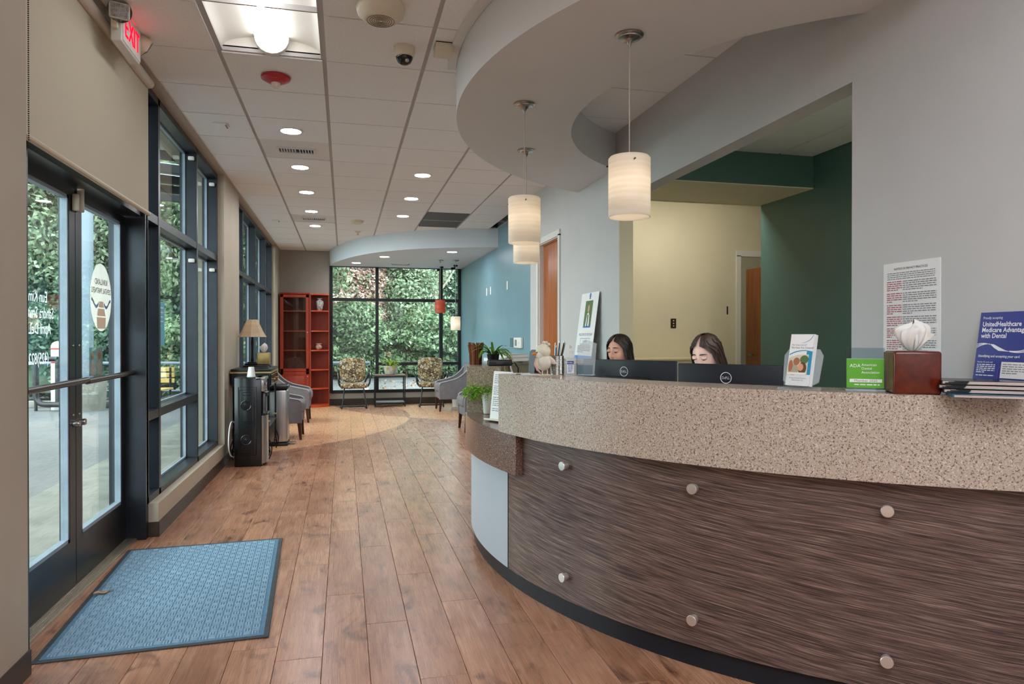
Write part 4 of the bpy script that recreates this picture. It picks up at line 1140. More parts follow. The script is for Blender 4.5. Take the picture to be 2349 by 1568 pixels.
# lowest: a pale blue leaflet pack; then three magazines fanned on top
q0 = Vector((2.075, 1.845))
magazine('pale leaflet pack with a blue cover at the bottom of the magazine pile', 2.04, 1.805, ZT + 0.0005, -38, 0.21, 0.15, 0.011, mat('leaflet_blue', (48, 110, 146), 0.35), 'leaflet_pack')
zz = ZT + 0.0125
def fan(t, w, d, th):
    for k in range(4):
        MB().box((-w * 0.36 + 0.006 * k, -d / 2 - 0.0015 + 0.0004 * k, th * (k + 0.5) / 4), (w * (0.30 - 0.03 * k), 0.003, th / 4 - 0.0006), rotz(-2.0 * k).to_3x3()).build('fanned_cover', mat_cover_dark, t)
for k, (dx, dy, rz, lab) in enumerate(((0.035, 0.045, -40, 'bottom magazine of the dark pile beside the tissue box'), (0.03, 0.052, -43, 'middle magazine of the dark pile beside the tissue box'), (0.033, 0.048, -41, 'top magazine of the dark pile beside the tissue box'))):
    magazine(lab, 2.035 + dx, 1.81 + dy, zz, rz, 0.23, 0.17, 0.013, mat_cover_dark); fan(bpy.data.objects[('magazine', 'magazine.001', 'magazine.002')[k]], 0.23, 0.17, 0.013); zz += 0.0138

# posters on the right wall
def wallposter(name, label, cat, y0, z0, w, h, x=2.2165, lean=0.0, th=0.002, base=paper):
    up = Vector((math.sin(R(lean)), 0, math.cos(R(lean))))
    t = thing(name, label, cat, mtx=frame((x, y0, z0), (0, -1, 0), up))
    MB().prism(rect(0, 0, w, h), -th, 0).build('sheet', base, t)
    return t
pn = wallposter('privacy_notice', 'tall white notice of privacy practices pinned on the grey wall behind the tissue box', 'notice', 2.448, 1.218, 0.285, 0.432, th=0.006)
text('NOTICE OF PRIVACY PRACTICES', 0.0125, ink, pn, 0.142, 0.402, 0.0008, 'CENTER', xscale=0.92)
lines_print(0.022, 0.262, 0.388, 0.36, 0.008, 0.003, 21).build('print_lines', ink_grey, pn, loc=(0, 0, 0.0008))
lines_print(0.02, 0.10, 0.352, 0.06, 0.0085, 0.0036, 22).build('print_lines_red', ink_red, pn, loc=(0, 0, 0.0008))
lines_print(0.104, 0.268, 0.352, 0.06, 0.0085, 0.0036, 23).build('print_lines', ink_grey, pn, loc=(0, 0, 0.0008))
MB().prism(rect(0.004, 0.003, 0.289, 0.429), -0.012, -0.007).build('backing_sheet', paper, pn, loc=None)
bp = wallposter('insurance_poster', 'navy blue insurance poster leaning on the grey wall above the magazines', 'poster', 1.985, ZT + 0.001, 0.216, 0.286, 2.168, 9, base=poster_blue)
text('Proudly accepting', 0.0125, ink_white, bp, 0.012, 0.262, 0.0006, xscale=0.82)
for i, l in enumerate(('UnitedHealthcare', 'Medicare Advantage', 'with Dental')): text(l, 0.0235, ink_white, bp, 0.012, 0.236 - 0.0205 * i, 0.0006, xscale=0.86, bold=0.018)
for k in range(3):
    arc_band(0.0, 0.160 + 0.006 * k, 0.05, 0.1735 - 0.001 * k, 0.004, 0.0012).build('ribbon', ink_white, bp, loc=(0, 0, 0.0006))
    arc_band(0.125, 0.150 - 0.001 * k, 0.216, 0.172 - 0.006 * k, -0.008, 0.0010).build('ribbon', ink_white, bp, loc=(0, 0, 0.0006))
flat([(0.05, 0.1735), (0.065, 0.1725), (0.085, 0.163), (0.11, 0.152), (0.13, 0.148), (0.11, 0.1485), (0.085, 0.150), (0.067, 0.160)], 0.0006).build('ribbon', ink_white, bp)
text('Identifying and accepting your card', 0.0122, ink_white, bp, 0.010, 0.127, 0.0006, xscale=0.9, bold=0.015)
text('Member ID cards with', 0.0078, ink_white, bp, 0.010, 0.107, 0.0006, xscale=0.84)
lines_print(0.010, 0.08, 0.099, 0.06, 0.0066, 0.003, 31).build('print_lines', ink_white, bp, loc=(0, 0, 0.0006))
lines_print(0.010, 0.15, 0.034, 0.022, 0.006, 0.0024, 32).build('print_lines', ink_white, bp, loc=(0, 0, 0.0006))
flat(rect(0.102, 0.056, 0.20, 0.112), 0.0006).build('card_picture', paper, bp)
lines_print(0.108, 0.19, 0.102, 0.062, 0.0075, 0.003, 33).build('print_lines_dark', ink_grey, bp, loc=(0, 0, 0.0009))
MB().tube([(0.092, 0.05, 0.0006), (0.092, 0.085, 0.0006), (0.1, 0.095, 0.0006)], 0.0006, 5).build('pointer_line', mat('pointer_violet', (150, 80, 150), 0.6), bp)
# welcome card leaning at the far end
wc = wallposter('welcome_card', 'tall white card with a portrait photo leaning on the grey wall at the counter end', 'card', 6.19, ZT + 0.001, 0.455, 0.615, 2.122, 7.6)
text('WELCOME TO THE TEAM', 0.034, ink_grey, wc, 0.23, 0.215, 0.001, 'CENTER', xscale=0.9)
flat(rect(0.14, 0.30, 0.33, 0.54), 0.001).build('photo', print_leaf, wc)
flat([(0.19, 0.30), (0.285, 0.30), (0.275, 0.40), (0.25, 0.43), (0.215, 0.42)], 0.0014).build('photo_coat', paper, wc); flat(rect(0.225, 0.30, 0.25, 0.41), 0.0017).build('photo_suit', ink, wc); flat(ellipse(0.236, 0.465, 0.022, 0.036), 0.0017).build('photo_face', skin_tone, wc)
flat(rect(0.14, 0.29, 0.33, 0.305), 0.0016).build('photo_strip', ink_blue, wc)
flat(ellipse(0.24, 0.59, 0.022, 0.022), 0.001).build('emblem', ink_blue, wc); flat([(0.225, 0.555), (0.255, 0.555), (0.248, 0.58), (0.232, 0.58)], 0.0012).build('emblem_pier', ink, wc)
q = MB(); 
for a, c in ((rect(0.11, 0.137, 0.36, 0.141)), ) if False else (): pass
for r_ in (rect(0.11, 0.135, 0.36, 0.139), rect(0.11, 0.188, 0.36, 0.192), rect(0.11, 0.135, 0.114, 0.192), rect(0.356, 0.135, 0.36, 0.192)): q.add([(x_, y_, 0.001) for x_, y_ in r_], [(0, 1, 2, 3)])
q.build('name_box', ink_blue, wc)
text('Dr. Jackie', 0.032, ink, wc, 0.235, 0.153, 0.001, 'CENTER', xscale=0.8)
lines_print(0.06, 0.40, 0.118, 0.05, 0.014, 0.006, 41).build('print_lines', ink, wc, loc=(0, 0, 0.001))
flat(rect(0, 0, 0.46, 0.032), 0.001).build('print_band', ink_blue, wc)

# bird figurine
bd = thing('bird_figurine', 'white bird figurine with an orange beak and pink ribbon on the counter', 'figurine', mtx=camface(1.008, 3.435, ZT, 0) )
feather = mottled('bird_felt', (228, 224, 210), (212, 206, 190), 30, 0.9, 0.3, 200)
MB().sphere((0.002, 0.068, 0), 0.046, 22, 16, (0.92, 0.98, 0.85)).build('body', feather, bd)
b = MB(); b.sphere((0.0, 0.124, 0.0), 0.041, 22, 16, (0.95, 1.0, 0.95)); b.build('head', mottled('bird_wool', (232, 226, 206), (214, 206, 182), 40, 0.95, 0.4, 260), bd)
MB().sphere((-0.014, 0.106, 0.006), 0.030, 18, 12, (0.9, 0.95, 1.0)).build('face', feather, bd)
for x_, y_, rr in ((0.004, 0.168, 0.011), (-0.020, 0.164, 0.007), (0.028, 0.160, 0.009), (0.016, 0.170, 0.008)): MB().sphere((x_, y_, 0.004), rr, 10, 8).build('tuft', feather, bd)
MB().sphere((0.032, 0.152, 0.018), 0.005, 10, 8).build('button', ink_grey, bd)
MB().tube([(-0.036, 0.112, 0.016), (-0.050, 0.1105, 0.018), (-0.060, 0.108, 0.019)], [0.010, 0.007, 0.001], 10).build('beak', mat('beak_orange', (214, 120, 34), 0.5), bd)
MB().sphere((-0.031, 0.118, 0.025), 0.0038, 8, 6).build('eye', black_gloss, bd)
MB().sphere((0.036, 0.080, 0.010), 0.032, 16, 10, (1.15, 0.5, 0.35), Matrix.Rotation(R(-35), 3, 'Z')).build('wing', mat('wing_blush', (226, 206, 194), 0.8), bd)
MB().tube([(-0.036, 0.09, 0.026), (-0.042, 0.06, 0.036), (-0.03, 0.03, 0.04), (-0.012, 0.012, 0.03)], [0.004, 0.006, 0.006, 0.003], 8).build('ribbon', mat('ribbon_pink', (214, 170, 156), 0.7), bd)
for x_ in (-0.004, 0.022): MB().tube([(x_, 0.03, 0), (x_, 0.004, 0)], 0.003, 8).build('leg', mat('bird_leg', (216, 196, 180), 0.6) if 'bird_leg' not in MATS else MATS['bird_leg'], bd)
MB().bbox((0.008, 0.002, 0), (0.055, 0.004, 0.04), 0.0015, 1).build('base', feather, bd)

# tray, pen cup with pens
tr_ = thing('paper_tray', 'thin beige paper tray under the bird and the pen cup', 'tray', mtx=camface(1.04, 3.43, ZT, 0))
# (the tray is built below the items as a thin sheet beside them)
MB().bbox((-0.0, 0.0012, 0.062), (0.11, 0.0024, 0.05), 0.001, 1).build('sheet', mat('tray_beige', (196, 182, 160), 0.5), tr_)
pc = thing('pen_cup', 'ribbed steel pen cup on the counter beside the bird', 'cup', (1.088, 3.452, ZT))
q = MB(); prof = [(0.0, 0.0), (0.036, 0.0)]
for k in range(14): prof += [(0.0365, 0.002 + 0.0072 * k), (0.0352, 0.0056 + 0.0072 * k)]
prof += [(0.037, 0.1), (0.0345, 0.101), (0.034, 0.004), (0, 0.004)]
q.lathe(prof, 32); q.build('cup', steel, pc)
for k, (dx, dy, tx, ty, L, mt) in enumerate(((0.01, 0.004, 0.12, 0.05, 0.175, black_plastic), (0.014, -0.006, 0.17, -0.1, 0.178, walnut), (0.004, 0.012, 0.05, 0.1, 0.165, nickel), (0.018, 0.004, 0.24, 0.02, 0.17, steel), (-0.006, -0.004, 0.08, -0.05, 0.15, ink_teal))):
    p0 = Vector((dx, dy, 0.006)); d_ = Vector((tx, ty - tx * 0.2, 1)).normalized(); off = min(1, 0.03 / (abs(d_.x) * 0.1 + abs(d_.y) * 0.1 + 1e-6))
    pn_ = thing('pen', ('black pen', 'brown pen', 'silver pen', 'brushed steel pen', 'teal pen')[k] + ' standing in the ribbed steel cup', 'pen', (1.088 + p0.x - 0.012, 3.452 + p0.y, ZT + 0.005), group='pens in the steel cup')
    p0 = Vector((0, 0, 0))
    MB().tube([p0, p0 + d_ * 0.01, p0 + d_ * L * 0.93], [0.0012, 0.0036, 0.0036], 8).build('barrel', mt, pn_); MB().tube([p0 + d_ * L * 0.93, p0 + d_ * L], [0.003, 0.0022], 8).build('cap', nickel, pn_)
# sanitizer bottle
hs = thing('hand_sanitizer', 'clear pump bottle of hand sanitizer with a white and purple label', 'bottle', mtx=camface(1.122, 3.33, ZT, 0))
mU = frame((0, 0, 0), (1, 0, 0), (0, 0, -1))
MB().lathe([(0, 0), (0.030, 0), (0.033, 0.004), (0.033, 0.09), (0.029, 0.102), (0.014, 0.112), (0.012, 0.12)], 30, mtx=mU.to_3x3()).build('bottle', make_frosted('gel_plastic', (232, 238, 238), 0.22), hs)
MB().lathe([(0.0, 0.003), (0.0305, 0.003), (0.0305, 0.082), (0, 0.082)], 24, mtx=mU.to_3x3()).build('gel', make_frosted('gel', (226, 236, 236), 0.18), hs)
MB().lathe([(0.0135, 0.112), (0.0135, 0.128), (0.007, 0.131), (0.005, 0.14), (0, 0.14)], 20, mtx=mU.to_3x3()).build('collar', white_plastic, hs)
MB().tube([(0, 0.138, 0), (0, 0.15, 0), (-0.004, 0.152, 0.01), (-0.006, 0.148, 0.03)], [0.0045, 0.0075, 0.0065, 0.004], 10).build('pump_head', white_plastic, hs)
b = MB(); b.grid(lambda u, v: (0.0337 * math.sin(-0.55 + 1.1 * u), 0.014 + 0.068 * v, 0.0337 * math.cos(-0.55 + 1.1 * u)), 10, 1); b.build('label', paper, hs)
b = MB(); b.grid(lambda u, v: (0.0341 * math.sin(-0.52 + 1.04 * u), 0.06 + 0.018 * v, 0.0341 * math.cos(-0.52 + 1.04 * u)), 10, 1); b.build('label_band', mat('label_violet', (62, 56, 140), 0.5), hs)
text('PURELL', 0.0115, ink_white, hs, 0, 0.065, 0.0352, 'CENTER', xscale=0.8)
lines_print(-0.012, 0.012, 0.052, 0.02, 0.0075, 0.003, 51).build('print_lines', ink_blue, hs, loc=(0, 0, 0.0345))
ch = thing('card_holder', 'empty clear acrylic card holder behind the hand sanitizer', 'holder', mtx=camface(1.215, 3.36, ZT, -12))
MB().prism([(-0.045, 0), (0.045, 0), (0.05, 0.17), (-0.01, 0.19), (-0.05, 0.15)], -0.003, 0.0, tl).build('back_panel', frosted, ch)
MB().prism([(-0.04, 0), (0.04, 0), (0.04, 0.05), (-0.04, 0.05)], 0.022, 0.025, tl).build('front_lip', clear_acrylic, ch); MB().bbox((0, 0.003, 0.0), (0.09, 0.006, 0.06), 0.002, 1).build('base', frosted, ch)
db = thing('card_reader', 'dark grey slim card reader leaning behind the bird figurine', 'card reader', mtx=camface(1.035, 3.70, ZT, 35))
MB().prism([(-0.022, 0), (0.024, 0), (0.016, 0.115), (0.002, 0.128), (-0.012, 0.115)], -0.03, 0.03).build('body', mat('reader_grey', (66, 68, 74), 0.4), db)
MB().bbox((0.012, 0.07, 0.031), (0.01, 0.06, 0.002), 0.0008, 1).build('slot', black_matte, db)
for k, (x_, y_, w_, d_, rz_, lab, mt) in enumerate(((0.905, 3.60, 0.15, 0.03, -12, 'white paper strip lying at the left end of the counter', paper), (0.955, 3.475, 0.11, 0.032, -40, 'white folded leaflet lying on the counter in front of the bird', paper), (0.92, 3.535, 0.06, 0.03, -30, 'brown card lying between the white papers on the counter', mat('brown_card', (120, 96, 72), 0.6)))):
    t = thing('paper_slip', lab, 'paper', (x_, y_, ZT), rz_)
    MB().bbox((0, 0, 0.002), (w_, d_, 0.004), 0.0008, 1).build('sheet', mt, t)

# ---- on the far counter block
vs_ = thing('twig_vase', 'brown vase of bundled twigs on the far counter block', 'vase', (0.935, 4.93, ZT))
twig = island_mat('twig_bark', [(0, (70, 34, 22)), (0.5, (112, 60, 40)), (1, (150, 96, 66))], 0.8, 0.0)
b = MB(); rr = random.Random(5)
for k in range(46):
    a = 2 * PI * k / 46; j = rr.uniform(-0.004, 0.004); top = 0.150 + rr.uniform(-0.012, 0.012)
    b.tube([((0.040 + j) * math.cos(a), (0.040 + j) * math.sin(a), 0.0), ((0.042 + j) * math.cos(a + 0.05), (0.042 + j) * math.sin(a + 0.05), 0.07), ((0.054 + j) * math.cos(a), (0.054 + j) * math.sin(a), top)], 0.0042, 6)
b.build('twig_bundle', twig, vs_, kind='stuff')
MB().lathe([(0, 0.0), (0.038, 0.0), (0.04, 0.07), (0.048, 0.13), (0.044, 0.13), (0.034, 0.02), (0, 0.02)], 24).build('liner', walnut, vs_)

def leaf_blade(b, base, direc, length, width, droop, n=6, fold=0.15):
    d = Vector(direc).normalized(); side = d.cross(Vector((0, 0, 1)))
    side = side.normalized() if side.length > 1e-3 else Vector((1, 0, 0))
    pts = []; p = Vector(base); step = length / n
    for i in range(n + 1):
        pts.append(p.copy()); d = (d + Vector((0, 0, -droop / n))).normalized(); p = p + d * step
    vs, fs = [], []
    for i, q_ in enumerate(pts):
        t_ = i / n; w_ = width * math.sin(PI * min(1, 0.12 + 0.88 * t_)) * 0.5 + 0.0005
        up_ = Vector((0, 0, 1)) * w_ * fold
        vs += [q_ - side * w_ + up_, q_, q_ + side * w_ + up_]
    for i in range(n):
        a_ = 3 * i; fs += [(a_, a_ + 1, a_ + 4, a_ + 3), (a_ + 1, a_ + 2, a_ + 5, a_ + 4)]
    b.add(vs, fs)
pt = thing('potted_plant', 'drooping leafy green plant in a dark pot behind the black terminal', 'plant', (1.045, 4.84, ZT))
MB().lathe([(0, 0), (0.034, 0), (0.044, 0.07), (0.047, 0.075), (0.043, 0.078), (0.038, 0.066), (0, 0.066)], 26).build('pot', black_plastic, pt)
MB().lathe([(0, 0.064), (0.039, 0.066)], 20).build('soil', soil, pt)
rr = random.Random(8)
for k in range(46):
    a = rr.uniform(0, 2 * PI); e = rr.uniform(1.1, 3.2); L = rr.uniform(0.13, 0.22)
    b = MB(); leaf_blade(b, (0.02 * math.cos(a), 0.02 * math.sin(a), 0.066), (math.cos(a), math.sin(a), e), L, rr.uniform(0.012, 0.02), rr.uniform(1.6, 2.8))
    b.build('leaf', leaf_pot, pt, smooth=60)
ph = thing('payment_terminal', 'flat black payment terminal with a red button on the far counter block', 'terminal', mtx=camface(1.055, 4.67, ZT, 6))
MB().bbox((0, 0.021, -0.01), (0.165, 0.042, 0.10), 0.008, 3).build('body', black_plastic, ph)
MB().bbox((-0.005, 0.022, 0.041), (0.05, 0.016, 0.002), 0.0008, 1).build('badge', mat('badge_grey', (62, 62, 66), 0.3), ph); MB().bbox((0.074, 0.043, 0.03), (0.02, 0.006, 0.02), 0.002, 1).build('button', red_plastic, ph)
cb = MB(); cb.tube([(1.14, 4.66, ZT + 0.015), (1.17, 4.70, ZT + 0.02), (1.215, 4.78, ZT - 0.02), (1.225, 4.80, 0.95), (1.25, 4.78, 0.74)], 0.005, 8)
tag(cb.build('cable', black_plastic), 'black cable from the payment terminal down behind the counter', 'cable')
for k, (a, r_, w_, d_, lab) in enumerate(((-33, 2.6, 0.30, 0.22, 'white binder at the bottom of the pile on the far counter'), (-33.5, 2.59, 0.28, 0.21, 'thin white binder on top of the pile on the far counter'))):
    x_, y_ = DC[0] - r_ * math.cos(R(a)), DC[1] - r_ * math.sin(R(a))
    t = thing('paper_binder', lab, 'binder', (x_, y_, ZT + 0.0005 + 0.0295 * k), 28 + 8 * k, 'binders on the far counter')
    MB().bbox((0, 0, 0.0145), (w_, d_, 0.022), 0.001, 1).build('pages', paper, t)
    for z_ in (0.0015, 0.0275): MB().bbox((0, 0, z_), (w_ + 0.006, d_ + 0.006, 0.003), 0.001, 1).build('cover', white_plastic if k == 0 else mat('binder_cover', (196, 190, 188), 0.4), t)
for (a, z_, mt, lab, w_, h_) in ((-22.0, 1.09, mat('sticky_yellow', (206, 200, 96), 0.7), 'curled yellow sticky note on the inner side of the far counter', 0.032, 0.085), (-27.5, 1.095, paper, 'pale printed note on the inner side of the far counter', 0.05, 0.08)):
    x_, y_ = DC[0] - 2.488 * math.cos(R(a)), DC[1] - 2.488 * math.sin(R(a)); n_ = Vector((math.cos(R(a)), math.sin(R(a)), 0))
    t = thing('sticky_note', lab, 'note', mtx=frame((x_, y_, z_), Vector((0, 0, 1)).cross(n_), (0, 0, 1)))
    MB().grid(lambda u, v: (-w_ / 2 + w_ * u, -h_ / 2 + h_ * v, 0.001 + 0.02 * (1 - v) ** 2), 2, 8).build('sheet', mt, t)

# ---- on the lower counter
fp = thing('potted_fern', 'bright green trailing fern in a white pot on the lower counter', 'plant', (0.925, 4.46, ZL))
MB().lathe([(0, 0), (0.024, 0), (0.027, 0.004), (0.038, 0.135), (0.041, 0.14), (0.037, 0.142), (0.034, 0.128), (0, 0.128)], 28).build('pot', ceramic_white, fp)
MB().lathe([(0, 0.126), (0.035, 0.13)], 18).build('soil', soil, fp)
rr = random.Random(11); b = MB()
for k in range(54):
    a = rr.uniform(0, 2 * PI) if k % 3 else rr.uniform(2.2, 4.4)
    p = Vector((0.02 * math.cos(a), 0.02 * math.sin(a), 0.13)); d_ = Vector((math.cos(a), math.sin(a), rr.uniform(0.5, 2.0))).normalized()
    L = rr.uniform(0.09, 0.21); nseg = 12; dr = rr.uniform(1.3, 3.4)
    for i in range(nseg):
        q_ = p + d_ * (L / nseg)
        for s_ in (-1, 1):
            sd_ = d_.cross(Vector((0, 0, 1))).normalized() * s_
            leaf_blade(b, p, sd_ + d_ * 0.7 + Vector((0, 0, rr.uniform(-0.3, 0.4))), rr.uniform(0.012, 0.024), rr.uniform(0.006, 0.010), 0.5, 2)
        p = q_; d_ = (d_ + Vector((rr.uniform(-0.06, 0.06), rr.uniform(-0.06, 0.06), -dr / nseg))).normalized()
b.build('foliage', leaf_bright, fp, smooth=60, kind='stuff')
cs = thing('card_stand', 'white printed sheet in an upright stand on the lower counter', 'sign', mtx=camface(0.905, 4.03, ZL, -48, 7))
MB().prism(rect(-0.085, 0.006, 0.085, 0.30), -0.003, 0.0).build('sheet', paper, cs)
MB().bbox((0, 0.005, 0.0), (0.18, 0.01, 0.09), 0.003).build('base', mat('stand_cream', (214, 206, 188), 0.4), cs)
lines_print(-0.07, 0.07, 0.275, 0.05, 0.012, 0.0045, 61).build('print_lines', ink_grey, cs, loc=(0, 0, 0.0008))
dbx = thing('desk_bell', 'small dark round desk bell behind the white card stand', 'bell', (0.965, 4.30, ZL))
MB().lathe([(0, 0), (0.026, 0), (0.028, 0.006), (0.024, 0.02), (0.012, 0.03), (0, 0.032)], 24).build('dome', black_gloss, dbx); MB().lathe([(0.004, 0.031), (0.004, 0.037), (0.006, 0.038), (0, 0.041)], 12).build('plunger', nickel, dbx)

# ================================================================== WAITING AREA
def smooth_pts(P, k=6):
    P = [Vector(p) for p in P]; out = []
    for i in range(len(P) - 1):
        p0, p1, p2, p3 = P[max(i - 1, 0)], P[i], P[i + 1], P[min(i + 2, len(P) - 1)]
        for j in range(k):
            t = j / k
            out.append(0.5 * (2 * p1 + (p2 - p0) * t + (2 * p0 - 5 * p1 + 4 * p2 - p3) * t * t + (3 * p1 - p0 - 3 * p2 + p3) * t ** 3))
    out.append(P[-1]); return out
def side_panel(prof, y0, y1, bev=0.012):
    """profile in XZ extruded along Y with rolled edges"""
    bm = bmesh.new(); n = len(prof)
    vs = [bm.verts.new((x, y0, z)) for x, z in prof]; f = bm.faces.new(vs)
    r = bmesh.ops.extrude_face_region(bm, geom=[f])
    for v in [g for g in r['geom'] if isinstance(g, bmesh.types.BMVert)]: v.co.y = y1
    bmesh.ops.recalc_face_normals(bm, faces=bm.faces[:])
    ed = [e for e in bm.edges if abs(e.verts[0].co.y - e.verts[1].co.y) < 1e-6]
    bmesh.ops.bevel(bm, geom=ed, offset=bev, segments=3, affect='EDGES', profile=0.5)
    bm.verts.index_update(); q = MB().add([v.co.copy() for v in bm.verts], [[v.index for v in f.verts] for f in bm.faces]); bm.free()
    return q
def armchair(label, loc, rz, group):
    t = thing('armchair', label, 'armchair', loc, rz, group)
    top = [(p.x, p.y) for p in smooth_pts([(-0.335, 0.845, 0), (-0.27, 0.83, 0), (-0.16, 0.70, 0), (-0.02, 0.60, 0), (0.16, 0.55, 0), (0.27, 0.525, 0), (0.305, 0.49, 0)], 4)]
    prof = top + [(0.315, 0.40), (0.305, 0.22), (-0.29, 0.22), (-0.33, 0.5)]
    for s in (-1, 1):
        side_panel(prof, s * 0.315, s * 0.245).build('armrest', grey_fabric, t, smooth=50)
        q = MB(); q.tube([(x, s * 0.317, z + 0.002) for x, z in top], 0.006, 8); q.tube([(x, s * 0.245, z + 0.002) for x, z in top], 0.006, 8); q.build('piping', piping_mat, t)
    MB().bbox((0.02, 0, 0.285), (0.56, 0.486, 0.13), 0.02, 3).build('seat_base', grey_fabric, t)
    b = MB(); b.bbox((0.06, 0, 0.425), (0.56, 0.484, 0.155), 0.05, 4); b.build('seat', grey_fabric, t, smooth=60)
    bk = [(-0.345, 0.24), (-0.24, 0.24), (-0.215, 0.45), (-0.24, 0.84), (-0.27, 0.87), (-0.325, 0.87), (-0.35, 0.84)]
    side_panel(bk, -0.30, 0.30, 0.02).build('backrest', grey_fabric, t, smooth=60)
    MB().tube(smooth_pts([(-0.345, -0.31, 0.80), (-0.335, -0.27, 0.872), (-0.335, 0.27, 0.872), (-0.345, 0.31, 0.80)], 6), 0.006, 8).build('piping', piping_mat, t)
    for x, y, lx, ly in ((0.27, 0.27, 0.02, 0.0), (0.27, -0.27, 0.02, 0.0), (-0.27, 0.25, -0.07, 0.0), (-0.27, -0.25, -0.07, 0.0)):
        b = MB(); w0, w1 = 0.024, 0.015
        b.add([(x + lx + sx * w1, y + ly + sy * w1, 0) for sx, sy in ((-1, -1), (1, -1), (1, 1), (-1, 1))] + [(x + sx * w0, y + sy * w0, 0.225) for sx, sy in ((-1, -1), (1, -1), (1, 1), (-1, 1))],
              [(3, 2, 1, 0), (4, 5, 6, 7), (0, 1, 5, 4), (1, 2, 6, 5), (2, 3, 7, 6), (3, 0, 4, 7)])
        b.build('leg', walnut, t)
    return t
GA = 'grey upholstered armchairs'
ac = armchair('grey swoop-arm armchair beside the stainless bin along the window wall', (-0.845, 9.72, 0), 0, GA)
dup(ac, (-0.84, 11.60, 0), 0, 'grey swoop-arm armchair along the window wall nearest the bookcase', GA)
dup(ac, (1.96, 9.86, 0), 180, 'grey armchair mostly hidden behind the far counter block', GA)
dup(ac, (1.99, 12.74, 0), 180, 'grey armchair along the blue wall next to the patterned chair', GA)

def guest_chair(label, loc, rz, group):
    """sled base arm chair; faces local -Y"""
    t = thing('guest_chair', label, 'chair', loc, rz, group)
    b = MB(); b.bbox((0, 0, 0), (0.50, 0.50, 0.085), 0.035, 4); b.build('seat', tapestry, t, loc=(0, -0.03, 0.435), smooth=60)
    def back(u, v):
        x = (u - 0.5) * 2; z = v
        return x, z
    pol = [(p.x, p.y) for p in smooth_pts([(-0.205, 0.06, 0), (-0.24, 0.15, 0), (-0.25, 0.38, 0), (-0.225, 0.475, 0), (-0.14, 0.50, 0), (0, 0.505, 0), (0.14, 0.50, 0), (0.225, 0.475, 0), (0.25, 0.38, 0), (0.24, 0.15, 0), (0.205, 0.06, 0), (0.12, 0.03, 0), (-0.12, 0.03, 0), (-0.205, 0.06, 0)], 3)][:-1]
    bm = bmesh.new(); f = bm.faces.new([bm.verts.new((x, 0, z)) for x, z in pol]); r = bmesh.ops.extrude_face_region(bm, geom=[f])
    for v in [g for g in r['geom'] if isinstance(g, bmesh.types.BMVert)]: v.co.y = 0.075
    bmesh.ops.recalc_face_normals(bm, faces=bm.faces[:])
    bmesh.ops.bevel(bm, geom=[e for e in bm.edges if abs(e.verts[0].co.y - e.verts[1].co.y) < 1e-6], offset=0.026, segments=4, affect='EDGES', profile=0.5)
    bm.verts.index_update(); q = MB().add([v.co.copy() for v in bm.verts], [[v.index for v in f.verts] for f in bm.faces]); bm.free()
    q.build('backrest', tapestry, t, mtx=T(0, 0.205, 0.455) @ Matrix.Rotation(R(-9), 4, 'X'), smooth=60)
    for s in (-1, 1):
        MB().tube(smooth_pts([(s * 0.235, 0.27, 0.47), (s * 0.30, 0.26, 0.60), (s * 0.305, 0.10, 0.665), (s * 0.305, -0.12, 0.66), (s * 0.30, -0.23, 0.60), (s * 0.275, -0.25, 0.47), (s * 0.22, -0.2, 0.40)], 5), 0.017, 10).build('armrest', black_plastic, t)
        MB().tube(smooth_pts([(s * 0.16, -0.16, 0.392), (s * 0.18, -0.20, 0.38), (s * 0.20, -0.24, 0.2), (s * 0.225, -0.27, 0.05), (s * 0.23, -0.25, 0.018), (s * 0.23, -0.12, 0.0135), (s * 0.235, 0.16, 0.0135)], 5), 0.0125, 10).build('sled_runner', black_plastic, t)
    MB().tube([(-0.237, 0.16, 0.0135), (0.237, 0.16, 0.0135)], 0.0125, 10).build('sled_bar', black_plastic, t)
    MB().bbox((0, 0, 0.388), (0.36, 0.36, 0.012), 0.004, 1).build('seat_pan', black_plastic, t)
    MB().bbox((0, 0.235, 0.50), (0.06, 0.02, 0.22), 0.006, 1).build('back_bar', black_plastic, t)
    return t
GC = 'patterned sled base guest chairs'
gc = guest_chair('patterned guest chair standing next to the open bookcase shelves', (0.175, 13.53, 0), 3, GC)
dup(gc, (1.665, 13.50, 0), -4, 'patterned guest chair standing next to the grey armchair', GC)

sd_t = thing('side_table', 'small wood topped side table with a black metal frame at the back window', 'table', (0.875, 13.74, 0))
MB().bbox((0, 0, 0.612), (0.60, 0.38, 0.025), 0.004, 1).build('table_top', mottled('table_top_wood', (132, 112, 100), (108, 90, 80), 5, 0.4, stretch=(0.5, 6, 6)), sd_t)
for x in (-0.285, 0.285):
    for y in (-0.175, 0.175): MB().bbox((x, y, 0.30), (0.022, 0.022, 0.60), 0.002, 1).build('leg', black_plastic, sd_t)
MB().span((-0.29, -0.185, 0.575), (0.29, 0.185, 0.60)).build('apron', black_plastic, sd_t)
MB().bbox((0, 0, 0.085), (0.56, 0.36, 0.02), 0.002, 1).build('lower_shelf', mat('grey_shelf', (92, 94, 98), 0.4), sd_t)
op = thing('flowering_plant', 'yellow green plant with a peach bloom in a white pot on the side table', 'plant', (0.885, 13.72, 0.625))
MB().lathe([(0, 0), (0.085, 0), (0.105, 0.02), (0.13, 0.14), (0.142, 0.15), (0.142, 0.165), (0.128, 0.165), (0.12, 0.13), (0, 0.13)], 30).build('pot', mottled('whitewashed_pot', (222, 216, 206), (178, 170, 160), 18, 0.6, stretch=(2, 2, 0.4)), op)
MB().lathe([(0, 0.13), (0.125, 0.14)], 20).build('soil', soil, op)
